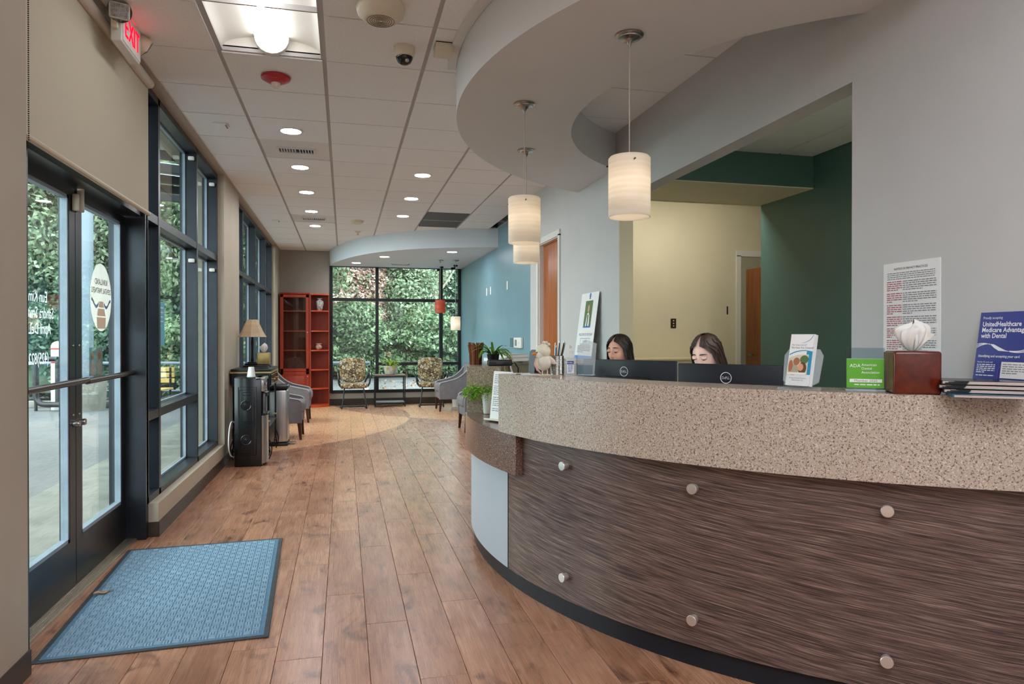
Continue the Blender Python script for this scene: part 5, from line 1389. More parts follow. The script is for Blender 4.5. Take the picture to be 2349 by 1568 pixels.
rr = random.Random(4); leaf_yel = island_mat('croton_leaves', [(0, (58, 104, 36)), (0.45, (112, 152, 52)), (0.75, (190, 190, 70)), (1, (214, 206, 110))])
for k in range(34):
    a = rr.uniform(0, 2 * PI); b = MB(); st_ = rr.uniform(0, 0.12)
    leaf_blade(b, (0.03 * math.cos(a), 0.03 * math.sin(a), 0.135 + st_), (math.cos(a), math.sin(a), rr.uniform(0.7, 2.2)), rr.uniform(0.16, 0.27), rr.uniform(0.03, 0.05), rr.uniform(1.2, 2.4)); b.build('leaf', leaf_yel, op, smooth=60)
b = MB(); b.tube([(-0.01, 0, 0.13), (-0.03, 0.01, 0.34), (-0.035, 0.0, 0.42)], 0.004, 6); b.tube([(0.02, 0, 0.13), (0.12, 0.0, 0.38), (0.22, -0.02, 0.42), (0.26, -0.03, 0.30)], 0.003, 6); b.build('stem', leaf_pot, op)
for k in range(16):
    a = rr.uniform(0, 2 * PI); b = MB(); leaf_blade(b, (-0.035 + rr.uniform(-.03, .03), rr.uniform(-.02, .02), 0.40 + rr.uniform(-.03, .04)), (math.cos(a), math.sin(a), rr.uniform(0, 1)), 0.07, 0.035, 1.0, 4); b.build('petal', mat('peach_petal', (226, 178, 140), 0.6) if 'peach_petal' not in MATS else MATS['peach_petal'], op, smooth=60)
wb = thing('waste_bin', 'small white waste bin on the floor beneath the grey armchair', 'bin', (2.16, 13.30, 0))
MB().lathe([(0, 0), (0.10, 0), (0.125, 0.28), (0.128, 0.285), (0.12, 0.285), (0.097, 0.01), (0, 0.01)], 28).build('body', white_plastic, wb); MB().lathe([(0.126, 0.278), (0.133, 0.282), (0.133, 0.29), (0.12, 0.29)], 28).build('rim', white_plastic, wb)

# ---- bookcase: glazed cabinet and an open corner shelf beside it
YF, YK = 13.78, 14.09
bc = thing('bookcase_cabinet', 'tall cherry bookcase with a glass upper door and a panelled lower door', 'cabinet', (-0.918, 0, 0))
W = 0.525
for s in (-1, 1): MB().span((s * W / 2 - 0.012, YF + 0.02, 0), (s * W / 2 + 0.012, YK, 2.19)).build('side_panel', cherry, bc)
MB().span((-W / 2 + 0.012, YK - 0.012, 0.05), (W / 2 - 0.012, YK, 2.18)).build('back_panel', cherry_in, bc)
MB().bbox((0, (YF + YK) / 2, 2.20), (W + 0.022, YK - YF + 0.01, 0.03), 0.006, 2).build('top', cherry, bc)
MB().span((-W / 2, YF + 0.03, 0), (W / 2, YK, 0.06)).build('plinth', cherry, bc)
for z in (0.36, 0.72, 1.10, 1.475, 1.86): MB().span((-W / 2 + 0.013, YF + 0.06, z - 0.009), (W / 2 - 0.013, YK - 0.013, z + 0.009)).build('shelf', cherry_edge, bc)
def framed(z0, z1, fill, st=0.055):
    q = MB()
    for a, c in (((-W / 2, z0), (-W / 2 + st, z1)), ((W / 2 - st, z0), (W / 2, z1)), ((-W / 2, z0), (W / 2, z0 + st)), ((-W / 2, z1 - st), (W / 2, z1))): q.bbox(((a[0] + c[0]) / 2, YF + 0.008, (a[1] + c[1]) / 2), (c[0] - a[0], 0.022, c[1] - a[1]), 0.003, 1)
    d = q.build('door', cherry, bc)
    MB().span((-W / 2 + st, YF + 0.006, z0 + st), (W / 2 - st, YF + 0.012, z1 - st)).build('pane' if fill is glass else 'panel', fill, d)
    if fill is not glass:
        q = MB(); q.bbox((0, YF + 0.004, (z0 + z1) / 2), (W - 2 * st - 0.06, 0.016, z1 - z0 - 2 * st - 0.06), 0.006, 2); q.build('raised_panel', cherry, d)
    return d
du = framed(0.70, 2.175, glass); dl = framed(0.06, 0.695, cherry)
MB().sphere((W / 2 - 0.025, YF - 0.013, 1.45), 0.012, 12, 8).build('knob', knob_steel, du); MB().sphere((W / 2 - 0.025, YF - 0.013, 0.60), 0.012, 12, 8).build('knob', knob_steel, dl)
os_ = thing('corner_shelf', 'open cherry corner shelf unit with curved front beside the glass cabinet', 'shelf', (-0.63, YK, 0))
def curved(z0, z1, d0=0.30, d1=0.16, w=0.345, n=10):
    P = [(0.012, 0), (0.012, -d0)] + [(0.012 + (w - 0.012) * i / n, -(d0 + (d1 - d0) * (i / n) ** 2 + 0.03 * math.sin(PI * i / n))) for i in range(1, n + 1)] + [(w, 0)]
    return MB().prism(P, z0, z1)
MB().span((-0.012, -0.31, 0), (0.012, 0, 2.19)).build('side_panel', cherry, os_); MB().span((0.335, -0.165, 0), (0.352, 0, 2.18)).build('side_panel', cherry, os_)
MB().span((0.012, -0.014, 0), (0.345, -0.002, 2.18)).build('back_panel', cherry_in, os_)
curved(2.175, 2.20).build('top', cherry_edge, os_); curved(0.0, 0.055).build('plinth', cherry_edge, os_)
SH = (0.36, 0.725, 1.10, 1.475, 1.865)
for z in SH: curved(z - 0.012, z + 0.010).build('shelf', cherry_edge, os_)
def vase(name, label, loc, prof, m, n=32):
    t = thing(name, label, 'vase', loc); MB().lathe(prof, n).build('body', m, t, smooth=60); return t
bw = mottled('figured_glaze', (226, 222, 214), (70, 72, 78), 26, 0.25, detail=6)
v1 = vase('ceramic_vase', 'tall black and white patterned vase on the top open shelf', (-0.46, 13.95, SH[4] + 0.011), [(0, 0), (0.042, 0), (0.05, 0.02), (0.075, 0.14), (0.072, 0.18), (0.04, 0.205), (0.034, 0.22), (0.05, 0.238), (0.046, 0.24), (0.028, 0.22), (0, 0.05)], bw)
MB().lathe([(0.05, 0.234), (0.054, 0.238), (0.05, 0.242)], 28).build('rim', ceramic_white, v1)
v2 = vase('ceramic_vase', 'short round cream and red vase on the middle open shelf', (-0.48, 13.95, SH[2] + 0.011), [(0, 0), (0.035, 0), (0.06, 0.03), (0.066, 0.06), (0.05, 0.088), (0.036, 0.098), (0.052, 0.118), (0.048, 0.12), (0.03, 0.1), (0, 0.03)], mottled('cream_red_glaze', (220, 206, 184), (176, 110, 90), 26, 0.3, detail=5))
MB().lathe([(0.05, 0.114), (0.056, 0.118), (0.052, 0.122)], 28).build('rim', ceramic_white, v2)

# ---- console table, lamp and things on it
ct = thing('console_table', 'black console table with gold trimmed edges and scrolled iron legs against the window wall', 'table', (-0.995, 8.43, 0))
cw, cd2 = 0.42, 0.86
MB().bbox((0, 0, 0.985), (cw, cd2, 0.03), 0.006, 2).build('table_top', black_plastic, ct)
q = MB(); q.span((-cw / 2 - 0.003, -cd2 / 2 - 0.003, 0.953), (cw / 2 + 0.003, cd2 / 2 + 0.003, 0.970)); q.build('gold_edge', gold, ct)
MB().span((-cw / 2 + 0.012, -cd2 / 2 + 0.012, 0.80), (cw / 2 - 0.012, cd2 / 2 - 0.012, 0.953)).build('apron', black_plastic, ct)
for y in (-0.2, 0.2):
    dd = MB().bbox((cw / 2 - 0.008, y, 0.877), (0.016, 0.36, 0.125), 0.004, 1).build('drawer', black_gloss, ct)
    MB().lathe([(0, 0), (0.004, 0), (0.004, 0.012), (0.011, 0.016), (0.009, 0.024), (0, 0.026)], 14, (cw / 2, y, 0.877), Matrix.Rotation(R(90), 3, 'Y')).build('knob', gold, dd)
    for z in (0.822, 0.932): MB().span((cw / 2 - 0.004, y - 0.175, z - 0.004), (cw / 2 + 0.0015, y + 0.175, z + 0.004)).build('gold_line', gold, dd)
for sx in (-1, 1):
    for sy in (-1, 1):
        x, y = sx * (cw / 2 - 0.03), sy * (cd2 / 2 - 0.03)
        lg = MB().tube([(x, y, 0.80), (x, y, 0.12)], 0.011, 10).build('leg', iron, ct)
        MB().lathe([(0.011, -0.01), (0.018, -0.005), (0.018, 0.005), (0.011, 0.01)], 14, (x, y, 0.42)).build('gold_ring', gold, lg)
        sp_ = [(x + sx * 0.018 * math.cos(th) * (1 - th / 14), y, 0.075 + 0.06 * math.sin(th) * (1 - th / 14)) for th in [i * 0.35 for i in range(26)]]
        sp2 = [(x + sx * (0.006 + 0.03 * math.sin(PI * i / 10)), y, 0.22 - 0.022 * i) for i in range(11)]
        qq = MB(); qq.tube(sp2, 0.006, 8); qq.build('scroll', iron, lg); MB().tube(sp_, 0.006, 8).build('scroll', iron, lg)
MB().span((-cw / 2 + 0.02, -cd2 / 2 + 0.02, 0.36), (cw / 2 - 0.02, cd2 / 2 - 0.02, 0.378)).build('lower_shelf', black_plastic, ct)
for (x, y, z, w_, d_, h_, lab) in ((-0.02, 0.20, 1.0, 0.26, 0.2, 0.022, 'flat black tray under the lamp on the console table'), (0.09, 0.02, 1.0, 0.16, 0.12, 0.03, 'black box beneath the gold tissue cover on the console'), (0.10, -0.26, 1.0, 0.15, 0.2, 0.016, 'black folder lying at the near end of the console table')):
    t = thing('console_tray' if h_ < 0.03 else 'black_box', lab, 'tray' if h_ < 0.03 else 'box', (-0.995 + x, 8.43 + y, z + 0.0005)); MB().bbox((0, 0, h_ / 2), (w_, d_, h_), 0.006, 2).build('body', black_plastic, t)
    MB().bbox((0, 0, h_ + 0.001), (w_ - 0.03, d_ - 0.03, 0.002), 0.0008, 1).build('inset', black_gloss, t)
tl_ = thing('table_lamp', 'table lamp with a black stem and tan fabric shade on the console table', 'lamp', (-1.055, 8.64, 1.0235))
MB().bbox((0, 0, 0.01), (0.15, 0.15, 0.02), 0.006, 2).build('base', iron, tl_)
MB().bbox((0, 0, 0.028), (0.10, 0.10, 0.016), 0.006, 2).build('foot', iron, tl_)
MB().lathe([(0.012, 0.03), (0.020, 0.05), (0.014, 0.08), (0.012, 0.2), (0.017, 0.26), (0.011, 0.31), (0.009, 0.36)], 16, cap1=True).build('stem', iron, tl_)
P6 = MB(); n6 = 8
def shade_pt(u, v):
    a = 2 * PI * u; k_ = round(a / (2 * PI / n6) - 0.5)
    ac_ = (k_ + 0.5) * 2 * PI / n6; rr_ = (0.16 + (0.062 - 0.16) * (v ** 0.85)) * (1 if True else 0) * math.cos(PI / n6) / max(0.5, math.cos(a - ac_))
    return rr_ * math.cos(a), rr_ * math.sin(a), 0.33 + 0.205 * v
P6.grid(shade_pt, 48, 6); P6.build('lamp_shade', lamp_linen, tl_, smooth=20)
MB().sphere((0, 0, 0.545), 0.009, 10, 8).build('finial', iron, tl_)
MB().lathe([(0.159, 0.328), (0.163, 0.33), (0.159, 0.336)], 8).build('shade_trim', mat('shade_trim', (196, 170, 138), 0.7), tl_)
gt = thing('tissue_box_cover', 'gold mottled square tissue box cover on the console table', 'tissue box', (-0.905, 8.45, 1.034))
MB().bbox((0, 0, 0.068), (0.135, 0.135, 0.136), 0.008, 2).build('cover', gold, gt); MB().prism(ellipse(0, 0, 0.035, 0.028), 0.136, 0.1372).build('slot', black_matte, gt)
tissue('tissue', 'white tissue sticking out of the gold tissue cover', frame((-0.905, 8.45, 1.172), (1, 0, 0), (0, 0, 1)), 0.08, 0.10, 9)
# ---- water cooler
wc_ = thing('water_cooler', 'black and stainless water cooler beside the window wall', 'water cooler', (-0.95, 7.74, 0))
cool_black = mottled('embossed_black_side', (14, 16, 20), (9, 11, 14), 5, 0.2, spec=0.5)
MB().bbox((-0.02, 0, 0.465), (0.27, 0.31, 0.93), 0.01, 2).build('body', cool_black, wc_)
MB().bbox((0.10, 0, 0.915), (0.10, 0.31, 0.03), 0.008, 2).build('top_rim', steel, wc_)
yy = -0.1555
def emboss(x0, x1, z0, z1, r_=0.005):
    q = MB(); q.tube([(x0, yy, z0), (x1, yy, z0), (x1, yy, z1), (x0, yy, z1)], r_, 8, closed=True); return q.build('embossed_rib', cool_black, wc_)
emboss(-0.115, 0.06, 0.12, 0.83); emboss(-0.105, 0.03, 0.47, 0.80, 0.004); emboss(-0.105, 0.03, 0.14, 0.45, 0.004); emboss(-0.07, 0.0, 0.745, 0.775, 0.003)
for z in (0.64, 0.28): MB().lathe([(0.055, 0), (0.05, 0.004), (0.045, 0.0), (0.02, 0.0), (0.0, 0.003)], 24, (-0.04, yy, z), Matrix.Rotation(R(90), 3, 'X')).build('embossed_disc', cool_black, wc_)
q = MB(); q.grid(lambda u, v: (0.115 + 0.05 * math.sin(PI * u) ** 0.7, -0.155 + 0.31 * u, 0.03 + 0.50 * v), 16, 1); q.grid(lambda u, v: (0.115 + 0.05 * math.sin(PI * u) ** 0.7 * (1 - v), -0.155 + 0.31 * u, 0.53), 16, 1); q.build('lower_door', steel, wc_)
MB().bbox((0.112, 0, 0.845), (0.05, 0.305, 0.13), 0.012, 2).build('control_panel', steel, wc_)
MB().span((0.10, -0.14, 0.55), (0.125, 0.14, 0.78)).build('dispense_bay', black_gloss, wc_)
for y in (-0.075, 0, 0.075): 
    MB().tube([(0.12, y, 0.77), (0.155, y, 0.76), (0.155, y, 0.725)], 0.012, 10).build('tap', black_plastic, wc_); MB().bbox((0.14, y, 0.855), (0.012, 0.03, 0.03), 0.003, 1).build('push_button', (red_plastic, white_plastic, ink_blue)[int(y / 0.075) + 1], wc_)
MB().bbox((0.135, 0, 0.545), (0.07, 0.26, 0.018), 0.004, 1).build('drip_tray', black_plastic, wc_)
MB().span((-0.14, -0.14, 0.0), (0.1, 0.14, 0.012)).build('foot', black_plastic, wc_)
cu_ = thing('paper_cup', 'white paper cup upside down on top of the water cooler', 'cup', (-0.952, 7.70, 0.9305))
MB().lathe([(0.0425, 0), (0.044, 0.004), (0.0425, 0.008), (0.029, 0.1), (0.027, 0.102), (0.0, 0.1)], 28).build('cup', white_plastic, cu_); MB().lathe([(0.027, 0.102), (0.029, 0.104), (0.030, 0.098)], 28).build('rim', paper, cu_)
pcord = MB(); pcord.tube(smooth_pts([(-1.10, 7.68, 0.44), (-1.135, 7.63, 0.47), (-1.15, 7.58, 0.40), (-1.155, 7.55, 0.24), (-1.14, 7.57, 0.13), (-1.11, 7.64, 0.10)], 6), 0.006, 8)
tag(pcord.build('power_cord', mat('cord_white', (206, 206, 208), 0.5)), 'white power cord looped behind the water cooler', 'cord')
def wall_outlet(name, label, mtx, plate, dark, w=0.07, h=0.115):
    t = thing(name, label, 'outlet', mtx=mtx)
    MB().bbox((0, 0, 0.003), (w, h, 0.006), 0.002, 1).build('cover_plate', plate, t)
    for y in (-0.024, 0.024): MB().bbox((0, y, 0.007), (0.034, 0.03, 0.004), 0.002, 1).build('socket', dark, t)
    return t
wall_outlet('wall_outlet', 'dark wall outlet by the window wall base behind the water cooler', frame((XW + 0.0005, 8.22, 0.27), (0, 1, 0), (0, 0, 1)), black_plastic, iron)
# ---- step bin
sb = thing('step_bin', 'tall stainless step bin with a black lid beside the grey armchair', 'bin', (-0.80, 9.10, 0))
MB().bbox((0, 0, 0.37), (0.24, 0.30, 0.66), 0.03, 4).build('body', steel, sb)
MB().bbox((0, 0, 0.73), (0.25, 0.31, 0.055), 0.02, 3).build('lid', black_plastic, sb)
MB().bbox((0, 0, 0.02), (0.245, 0.305, 0.04), 0.01, 2).build('base', black_plastic, sb)
MB().bbox((0.16, 0, 0.022), (0.09, 0.09, 0.012), 0.005, 2).build('pedal', steel, sb)

# ---- wall devices
th_ = thing('thermostat', 'white thermostat with clear cover on the blue wall', 'thermostat', mtx=frame((XRB - 0.0005, 9.27, 1.275), (0, -1, 0), (0, 0, 1)))
MB().bbox((0.07, 0, 0.018), (0.42, 0.145, 0.036), 0.008, 2).build('housing', white_plastic, th_)
MB().bbox((-0.24, 0, 0.02), (0.19, 0.13, 0.04), 0.006, 1).build('cover', clear_acrylic, th_)
MB().bbox((0.0, 0.0, 0.0375), (0.10, 0.085, 0.003), 0.001, 1).build('display', mat('lcd_grey', (120, 128, 122), 0.3), th_); text('V', 0.05, ink, th_, 0.15, -0.02, 0.038)
for y, z, k in ((11.40, 2.12, 0), (11.08, 2.12, 1), (9.9, 2.12, 2)):
    t = thing('wall_tab', ('slim white wall tab, farther of the close pair on the blue wall', 'slim white wall tab, nearer of the close pair on the blue wall', 'single slim white wall tab on the blue wall nearest the desk')[k], 'wall tab', mtx=frame((XRB - 0.0005, y, z), (0, -1, 0), (0, 0, 1)), group='slim white wall tabs')
    MB().bbox((0, 0, 0.006), (0.07, 0.13, 0.012), 0.003, 1).build('plate', white_plastic, t); MB().bbox((0, 0, 0.0125), (0.03, 0.09, 0.002), 0.0008, 1).build('insert', paper, t)
for x, y, lab in ((1.90, 13.7, 'small dark track spot fitting at the soffit edge above the patterned chair'), (2.13, 13.35, 'small dark spot fitting at the soffit edge by the blue wall')):
    t = thing('spot_fitting', lab, 'light', (x, y, 2.77), group='small spot fittings'); MB().cyl((0, 0, 0), (0, 0, -0.03), 0.04).build('base', iron, t); MB().tube([(0, 0, -0.03), (-0.02, 0, -0.06), (-0.09, 0, -0.075)], [0.012, 0.018, 0.026], 12).build('head', iron, t)
osw = thing('light_switch', 'dark bronze light switch plate on the cream wall', 'switch', mtx=frame((4.02, 7.8995, 1.525), (1, 0, 0), (0, 0, 1)))
MB().bbox((0, 0, 0.003), (0.075, 0.12, 0.006), 0.002, 1).build('cover_plate', mat('switch_bronze', (66, 52, 40), 0.35, 0.5), osw)
for y in (-0.033, 0, 0.033): MB().bbox((0, y, 0.009), (0.014, 0.014, 0.01), 0.002, 1).build('toggle', beige_plastic, osw)
num = thing('room_number', 'dark room number 1 on the cream wall beside the office door', 'sign', mtx=frame((4.775, 7.8995, 1.645), (1, 0, 0), (0, 0, 1)))
text('1', 0.15, black_plastic, num, 0, 0, 0, 'CENTER', 0.006)
bcab = thing('low_cabinet', 'long low cream cabinet along the cream office wall', 'cabinet', (3.45, 7.66, 0))
MB().span((-0.95, -0.22, 0.0), (0.85, 0.23, 1.07)).build('body', wall_cream, bcab); MB().bbox((-0.05, 0, 1.085), (1.84, 0.47, 0.03), 0.006, 2).build('top', mottled('cream_top', (206, 194, 160), (196, 184, 150), 4, 0.4), bcab)
for k in range(3): 
    dd = MB().bbox((-0.65 + 0.6 * k, -0.228, 0.55), (0.57, 0.016, 0.98), 0.004, 1).build('door', wall_cream, bcab); MB().tube([(-0.45 + 0.6 * k, -0.25, 0.9), (-0.45 + 0.6 * k, -0.25, 1.0)], 0.006, 8).build('handle', nickel, dd)

# ---- entrance mat with raised basket-weave pile
mat_m = T(-0.826, 4.005, 0) @ rotz(2.6)
em = thing('entrance_mat', 'blue ribbed entrance mat with a dark rubber border inside the glass doors', 'mat', mtx=mat_m)
MW, ML = 0.925, 1.58
rubber = mottled('mat_rubber', (70, 74, 78), (58, 62, 66), 20, 0.7)
MB().bbox((0, 0, 0.003), (MW, ML, 0.006), 0.002, 1).build('border', rubber, em)
carpet = mottled('mat_pile_blue', (162, 190, 208), (138, 170, 192), 40, 0.95, 0.5, 900, spec=0.1, detail=6)
carpet_d = mottled('mat_pile_ground', (112, 146, 170), (94, 128, 154), 60, 0.95, 0.4, 700, spec=0.1)
MB().span((-MW / 2 + 0.024, -ML / 2 + 0.024, 0.0055), (MW / 2 - 0.024, ML / 2 - 0.024, 0.0066)).build('pile_base', carpet_d, em)
b = MB(); cell = 0.0365; nx = int((MW - 0.052) / cell); ny = int((ML - 0.052) / cell); rr = random.Random(2)
for i in range(nx):
    for j in range(ny):
        x0 = -nx * cell / 2 + i * cell; y0 = -ny * cell / 2 + j * cell; h = 0.0105
        for k in range(3):
            o_ = cell * (k + 0.5) / 3; a_ = cell * 0.115; l_ = cell * 0.44
            cx_, cy_, hx, hy = (x0 + cell / 2, y0 + o_, l_, a_) if (i + j) % 2 else (x0 + o_, y0 + cell / 2, a_, l_)
            b.add([(cx_ - hx, cy_ - hy, 0.0066), (cx_ + hx, cy_ - hy, 0.0066), (cx_ + hx, cy_ + hy, 0.0066), (cx_ - hx, cy_ + hy, 0.0066), (cx_ - hx * 0.75, cy_ - hy * 0.6, h), (cx_ + hx * 0.75, cy_ - hy * 0.6, h), (cx_ + hx * 0.75, cy_ + hy * 0.6, h), (cx_ - hx * 0.75, cy_ + hy * 0.6, h)],
                  [(4, 5, 6, 7), (0, 1, 5, 4), (1, 2, 6, 5), (2, 3, 7, 6), (3, 0, 4, 7)])
b.build('pile_ribs', carpet, em, kind='stuff', smooth=0)
lf_ = thing('dry_leaf', 'small curled dry leaf lying on the blue mat', 'leaf', (-1.225, 3.965, 0.0105), 25)
b = MB(); b.grid(lambda u, v: ((u - 0.5) * 0.075, (v - 0.5) * 0.042 * math.sin(PI * min(1, max(0.02, u))) ** 0.7, 0.002 + 0.010 * (2 * v - 1) ** 2 + 0.004 * math.sin(7 * u)), 10, 6); b.build('leaf', mottled('dry_leaf', (206, 176, 146), (160, 120, 90), 40, 0.7), lf_, smooth=60); MB().tube([(0.03, 0, 0.005), (0.055, 0.004, 0.003)], 0.0012, 6).build('stem', walnut, lf_)

# ================================================================== PEOPLE
hair_dark = mottled('dark_brown_hair', (44, 30, 24), (26, 18, 15), 9, 0.35, 0.5, 60, spec=0.5, stretch=(9, 9, 0.6))
hair_brown = mottled('brown_hair', (66, 44, 33), (40, 26, 20), 9, 0.35, 0.5, 60, spec=0.5, stretch=(9, 9, 0.6))
def skin_mat(name, c):
    m = mat(name, c, 0.5, spec=0.35)
    b = bs(m); b.inputs['Subsurface Weight'].default_value = 0.15; b.inputs['Subsurface Radius'].default_value = (0.02, 0.008, 0.004)
    return m
skin_a = skin_mat('skin_warm', (232, 176, 150)); skin_b = skin_mat('skin_fair', (238, 196, 176))
lip = mat('lips', (176, 92, 84), 0.4); eye_w = mat('eye_white', (226, 222, 216), 0.3); iris = mat('iris_brown', (44, 28, 20), 0.15); brow = mat('eyebrow', (40, 28, 24), 0.8)
scrub = mottled('navy_scrub', (44, 56, 80), (36, 46, 68), 12, 0.85, 0.3, 90); trouser = mottled('dark_trouser', (38, 38, 44), (30, 30, 36), 12, 0.85)

def gs(x, m, s): return math.exp(-((x - m) / s) ** 2)
def face_pt(th, ph):
    """th around from the face front (-Y), ph polar from the top; head centre at the ears"""
    sx, sy, sz = math.sin(th) * math.sin(ph), -math.cos(th) * math.sin(ph), math.cos(ph)
    x, y, z = 0.074 * sx, 0.094 * sy, 0.116 * sz
    low = max(0.0, -sz)
    x *= 1 - 0.30 * low ** 1.5; front = max(0.0, -sy)
    y = y * (1 - 0.10 * low) if sy < 0 else y * (1 - 0.25 * low)
    if sy < 0:
        y += 0.010 * front * (1 - abs(sz)) * 0.6
        y -= 0.020 * gs(x, 0, 0.010) * gs(z, -0.028, 0.016) + 0.010 * gs(x, 0, 0.009) * gs(z, 0.0, 0.02)
        y += 0.008 * (gs(x, 0.031, 0.015) + gs(x, -0.031, 0.015)) * gs(z, 0.008, 0.013)
        y -= 0.003 * gs(z, 0.028, 0.008) * gs(abs(x), 0.03, 0.02)
        y -= 0.006 * gs(x, 0, 0.02) * (gs(z, -0.058, 0.006) + 0.9 * gs(z, -0.069, 0.006))
        y -= 0.007 * gs(x, 0, 0.02) * gs(z, -0.098, 0.014)
        y -= 0.004 * gs(abs(x), 0.042, 0.016) * gs(z, -0.03, 0.02)
    return x, y, z

def skin_mesh(joints, edges, root, levels=2):
    me = bpy.data.meshes.new('body_skeleton'); me.from_pydata([j[0] for j in joints], edges, [])
    o = bpy.data.objects.new('body_skeleton', me); COL.objects.link(o)
    sm_ = o.modifiers.new('skin', 'SKIN'); sm_.use_smooth_shade = True
    for i, v in enumerate(me.skin_vertices[0].data):
        r_ = joints[i][1]; v.radius = r_ if isinstance(r_, tuple) else (r_, r_); v.use_root = (i == root)
    sb_ = o.modifiers.new('sub', 'SUBSURF'); sb_.levels = levels; sb_.render_levels = levels
    dg = bpy.context.evaluated_depsgraph_get(); dg.update()
    out = bpy.data.meshes.new_from_object(o.evaluated_get(dg)); bpy.data.objects.remove(o)
    return out

def person(label, loc, yaw, head_yaw, head_pitch, skin, hair_m, part_side, hair_len, group):
    """seated figure, local -Y is where the body faces; loc is the floor point under the pelvis"""
    t = thing('person', label, 'person', loc, yaw, group)
    J, E = [], []
    def j(p, r, prev=None):
        J.append((p, r)); i = len(J) - 1
        if prev is not None: E.append((prev, i))
        return i
    pel = j((0, 0, 0.60), (0.135, 0.10)); sp1 = j((0, 0.01, 0.74), (0.115, 0.085), pel); ch_ = j((0, 0.0, 0.90), (0.125, 0.092), sp1)
    ub = j((0, 0.01, 1.01), (0.105, 0.075), ch_); nk = j((0, 0.008, 1.09), 0.048, ub); nk2 = j((0, -0.006, 1.155), 0.047, nk); hd = j((0, -0.012, 1.20), 0.052, nk2)
    for s in (-1, 1):
        sh = j((s * 0.165, 0.01, 1.01), 0.052, ub); el = j((s * 0.215, -0.06, 0.78), 0.042, sh); wr = j((s * 0.17, -0.29, 0.775), 0.027, el)
        pm = j((s * 0.155, -0.345, 0.765), (0.036, 0.014), wr); 
        for k, (dx, ln) in enumerate(((-0.027, 0.062), (-0.009, 0.072), (0.009, 0.068), (0.026, 0.054))):
            a = j((s * 0.152 + dx, -0.385, 0.766), 0.0088, pm); b_ = j((s * 0.150 + dx, -0.385 - ln * 0.55, 0.764), 0.008, a); j((s * 0.149 + dx, -0.385 - ln, 0.752), 0.0068, b_)
        a = j((s * 0.155 - s * 0.036, -0.335, 0.762), 0.010, pm); j((s * 0.155 - s * 0.052, -0.37, 0.755), 0.008, a)
        hp = j((s * 0.09, -0.02, 0.575), 0.088, pel); kn = j((s * 0.12, -0.42, 0.555), 0.060, hp); an = j((s * 0.12, -0.44, 0.11), 0.038, kn); j((s * 0.13, -0.56, 0.045), (0.040, 0.032), an)
    me = skin_mesh(J, E, pel)
    # the head is grown into the same mesh
    HM = T(0, -0.02, 1.245) @ Matrix.Rotation(R(head_yaw), 4, 'Z') @ Matrix.Rotation(R(head_pitch), 4, 'X')
    hb = MB(); nt_, np_ = 56, 48
    vs = []
    for i in range(np_ + 1):
        for k in range(nt_): vs.append(HM @ Vector(face_pt(2 * PI * k / nt_, max(0.002, min(PI - 0.002, PI * i / np_)))))
    hb.add(vs, [(i * nt_ + k, i * nt_ + (k + 1) % nt_, (i + 1) * nt_ + (k + 1) % nt_, (i + 1) * nt_ + k) for i in range(np_) for k in range(nt_)])
    for s in (-1, 1):
        hb.sphere(HM @ Vector((s * 0.074, 0.008, -0.004)), 0.026, 12, 8, (0.3, 0.6, 1.1), HM.to_3x3())
    bm = bmesh.new(); bm.from_mesh(me); tmp = hb.mesh('head_tmp', 60); bm.from_mesh(tmp); bm.to_mesh(me); bm.free()
    me.materials.clear()
    for m_ in (skin, scrub, trouser, black_plastic): me.materials.append(m_)
    for p in me.polygons:
        c = p.center; p.use_smooth = True
        if c.z > 1.095: p.material_index = 0
        elif c.z < 0.10 and c.y < -0.3: p.material_index = 3
        elif c.y < -0.12 and c.z > 0.70: p.material_index = 0
        elif c.z > 0.66 or (c.z > 0.60 and c.y > -0.1): p.material_index = 1
        else: p.material_index = 2
    me.name = 'body'; link('body', me, t)
    mt3 = HM.to_3x3()
    for s in (-1, 1):
        ey = MB().m(eye_w); ey.sphere(HM @ Vector((s * 0.031, -0.0775, 0.008)), 0.0122, 14, 10)
        ey.m(iris); ey.sphere(HM @ Vector((s * 0.031 - 0.001, -0.0835, 0.004)), 0.0072, 12, 8)
        eo = ey.build('eye', None, t)
        ld = MB(); ld.grid(lambda u, v: HM @ Vector((s * 0.031 + 0.0148 * math.cos(PI * u), -0.0775 - 0.0140 * math.sin(PI * u) * math.sin(PI * (0.18 + 0.42 * v)), 0.008 + 0.0138 * math.cos(PI * (0.10 + 0.47 * v)))), 12, 6)
        ld.build('eyelid', skin, t, smooth=60)
        la = MB(); la.tube([HM @ Vector((s * 0.031 + 0.0152 * math.cos(PI * u), -0.0775 - 0.0148 * math.sin(PI * u), 0.0062 - 0.002 * math.sin(PI * u))) for u in [i / 8 for i in range(9)]], 0.0012, 6); la.build('eyelash', brow, t)
        MB().tube([HM @ Vector((s * (0.014 + 0.038 * u), -0.092 + 0.018 * u * u, 0.026 + 0.008 * math.sin(PI * (0.25 + 0.6 * u)))) for u in [i / 7 for i in range(8)]], [0.0024, 0.003, 0.0032, 0.003, 0.0027, 0.0022, 0.0016, 0.001], 6).build('eyebrow', brow, t)
    MB().tube([HM @ Vector((0.022 * math.cos(PI * u), -0.0905 - 0.010 * math.sin(PI * u), -0.063 + 0.002 * math.sin(3 * PI * u))) for u in [i / 10 for i in range(11)]], [0.001, 0.003, 0.0045, 0.005, 0.0052, 0.005, 0.0052, 0.005, 0.0045, 0.003, 0.001], 8).build('lips', lip, t)
    # hair: a cap parted on one side with lengths falling beside the face
    hr = MB(); nr, nc = 40, 72
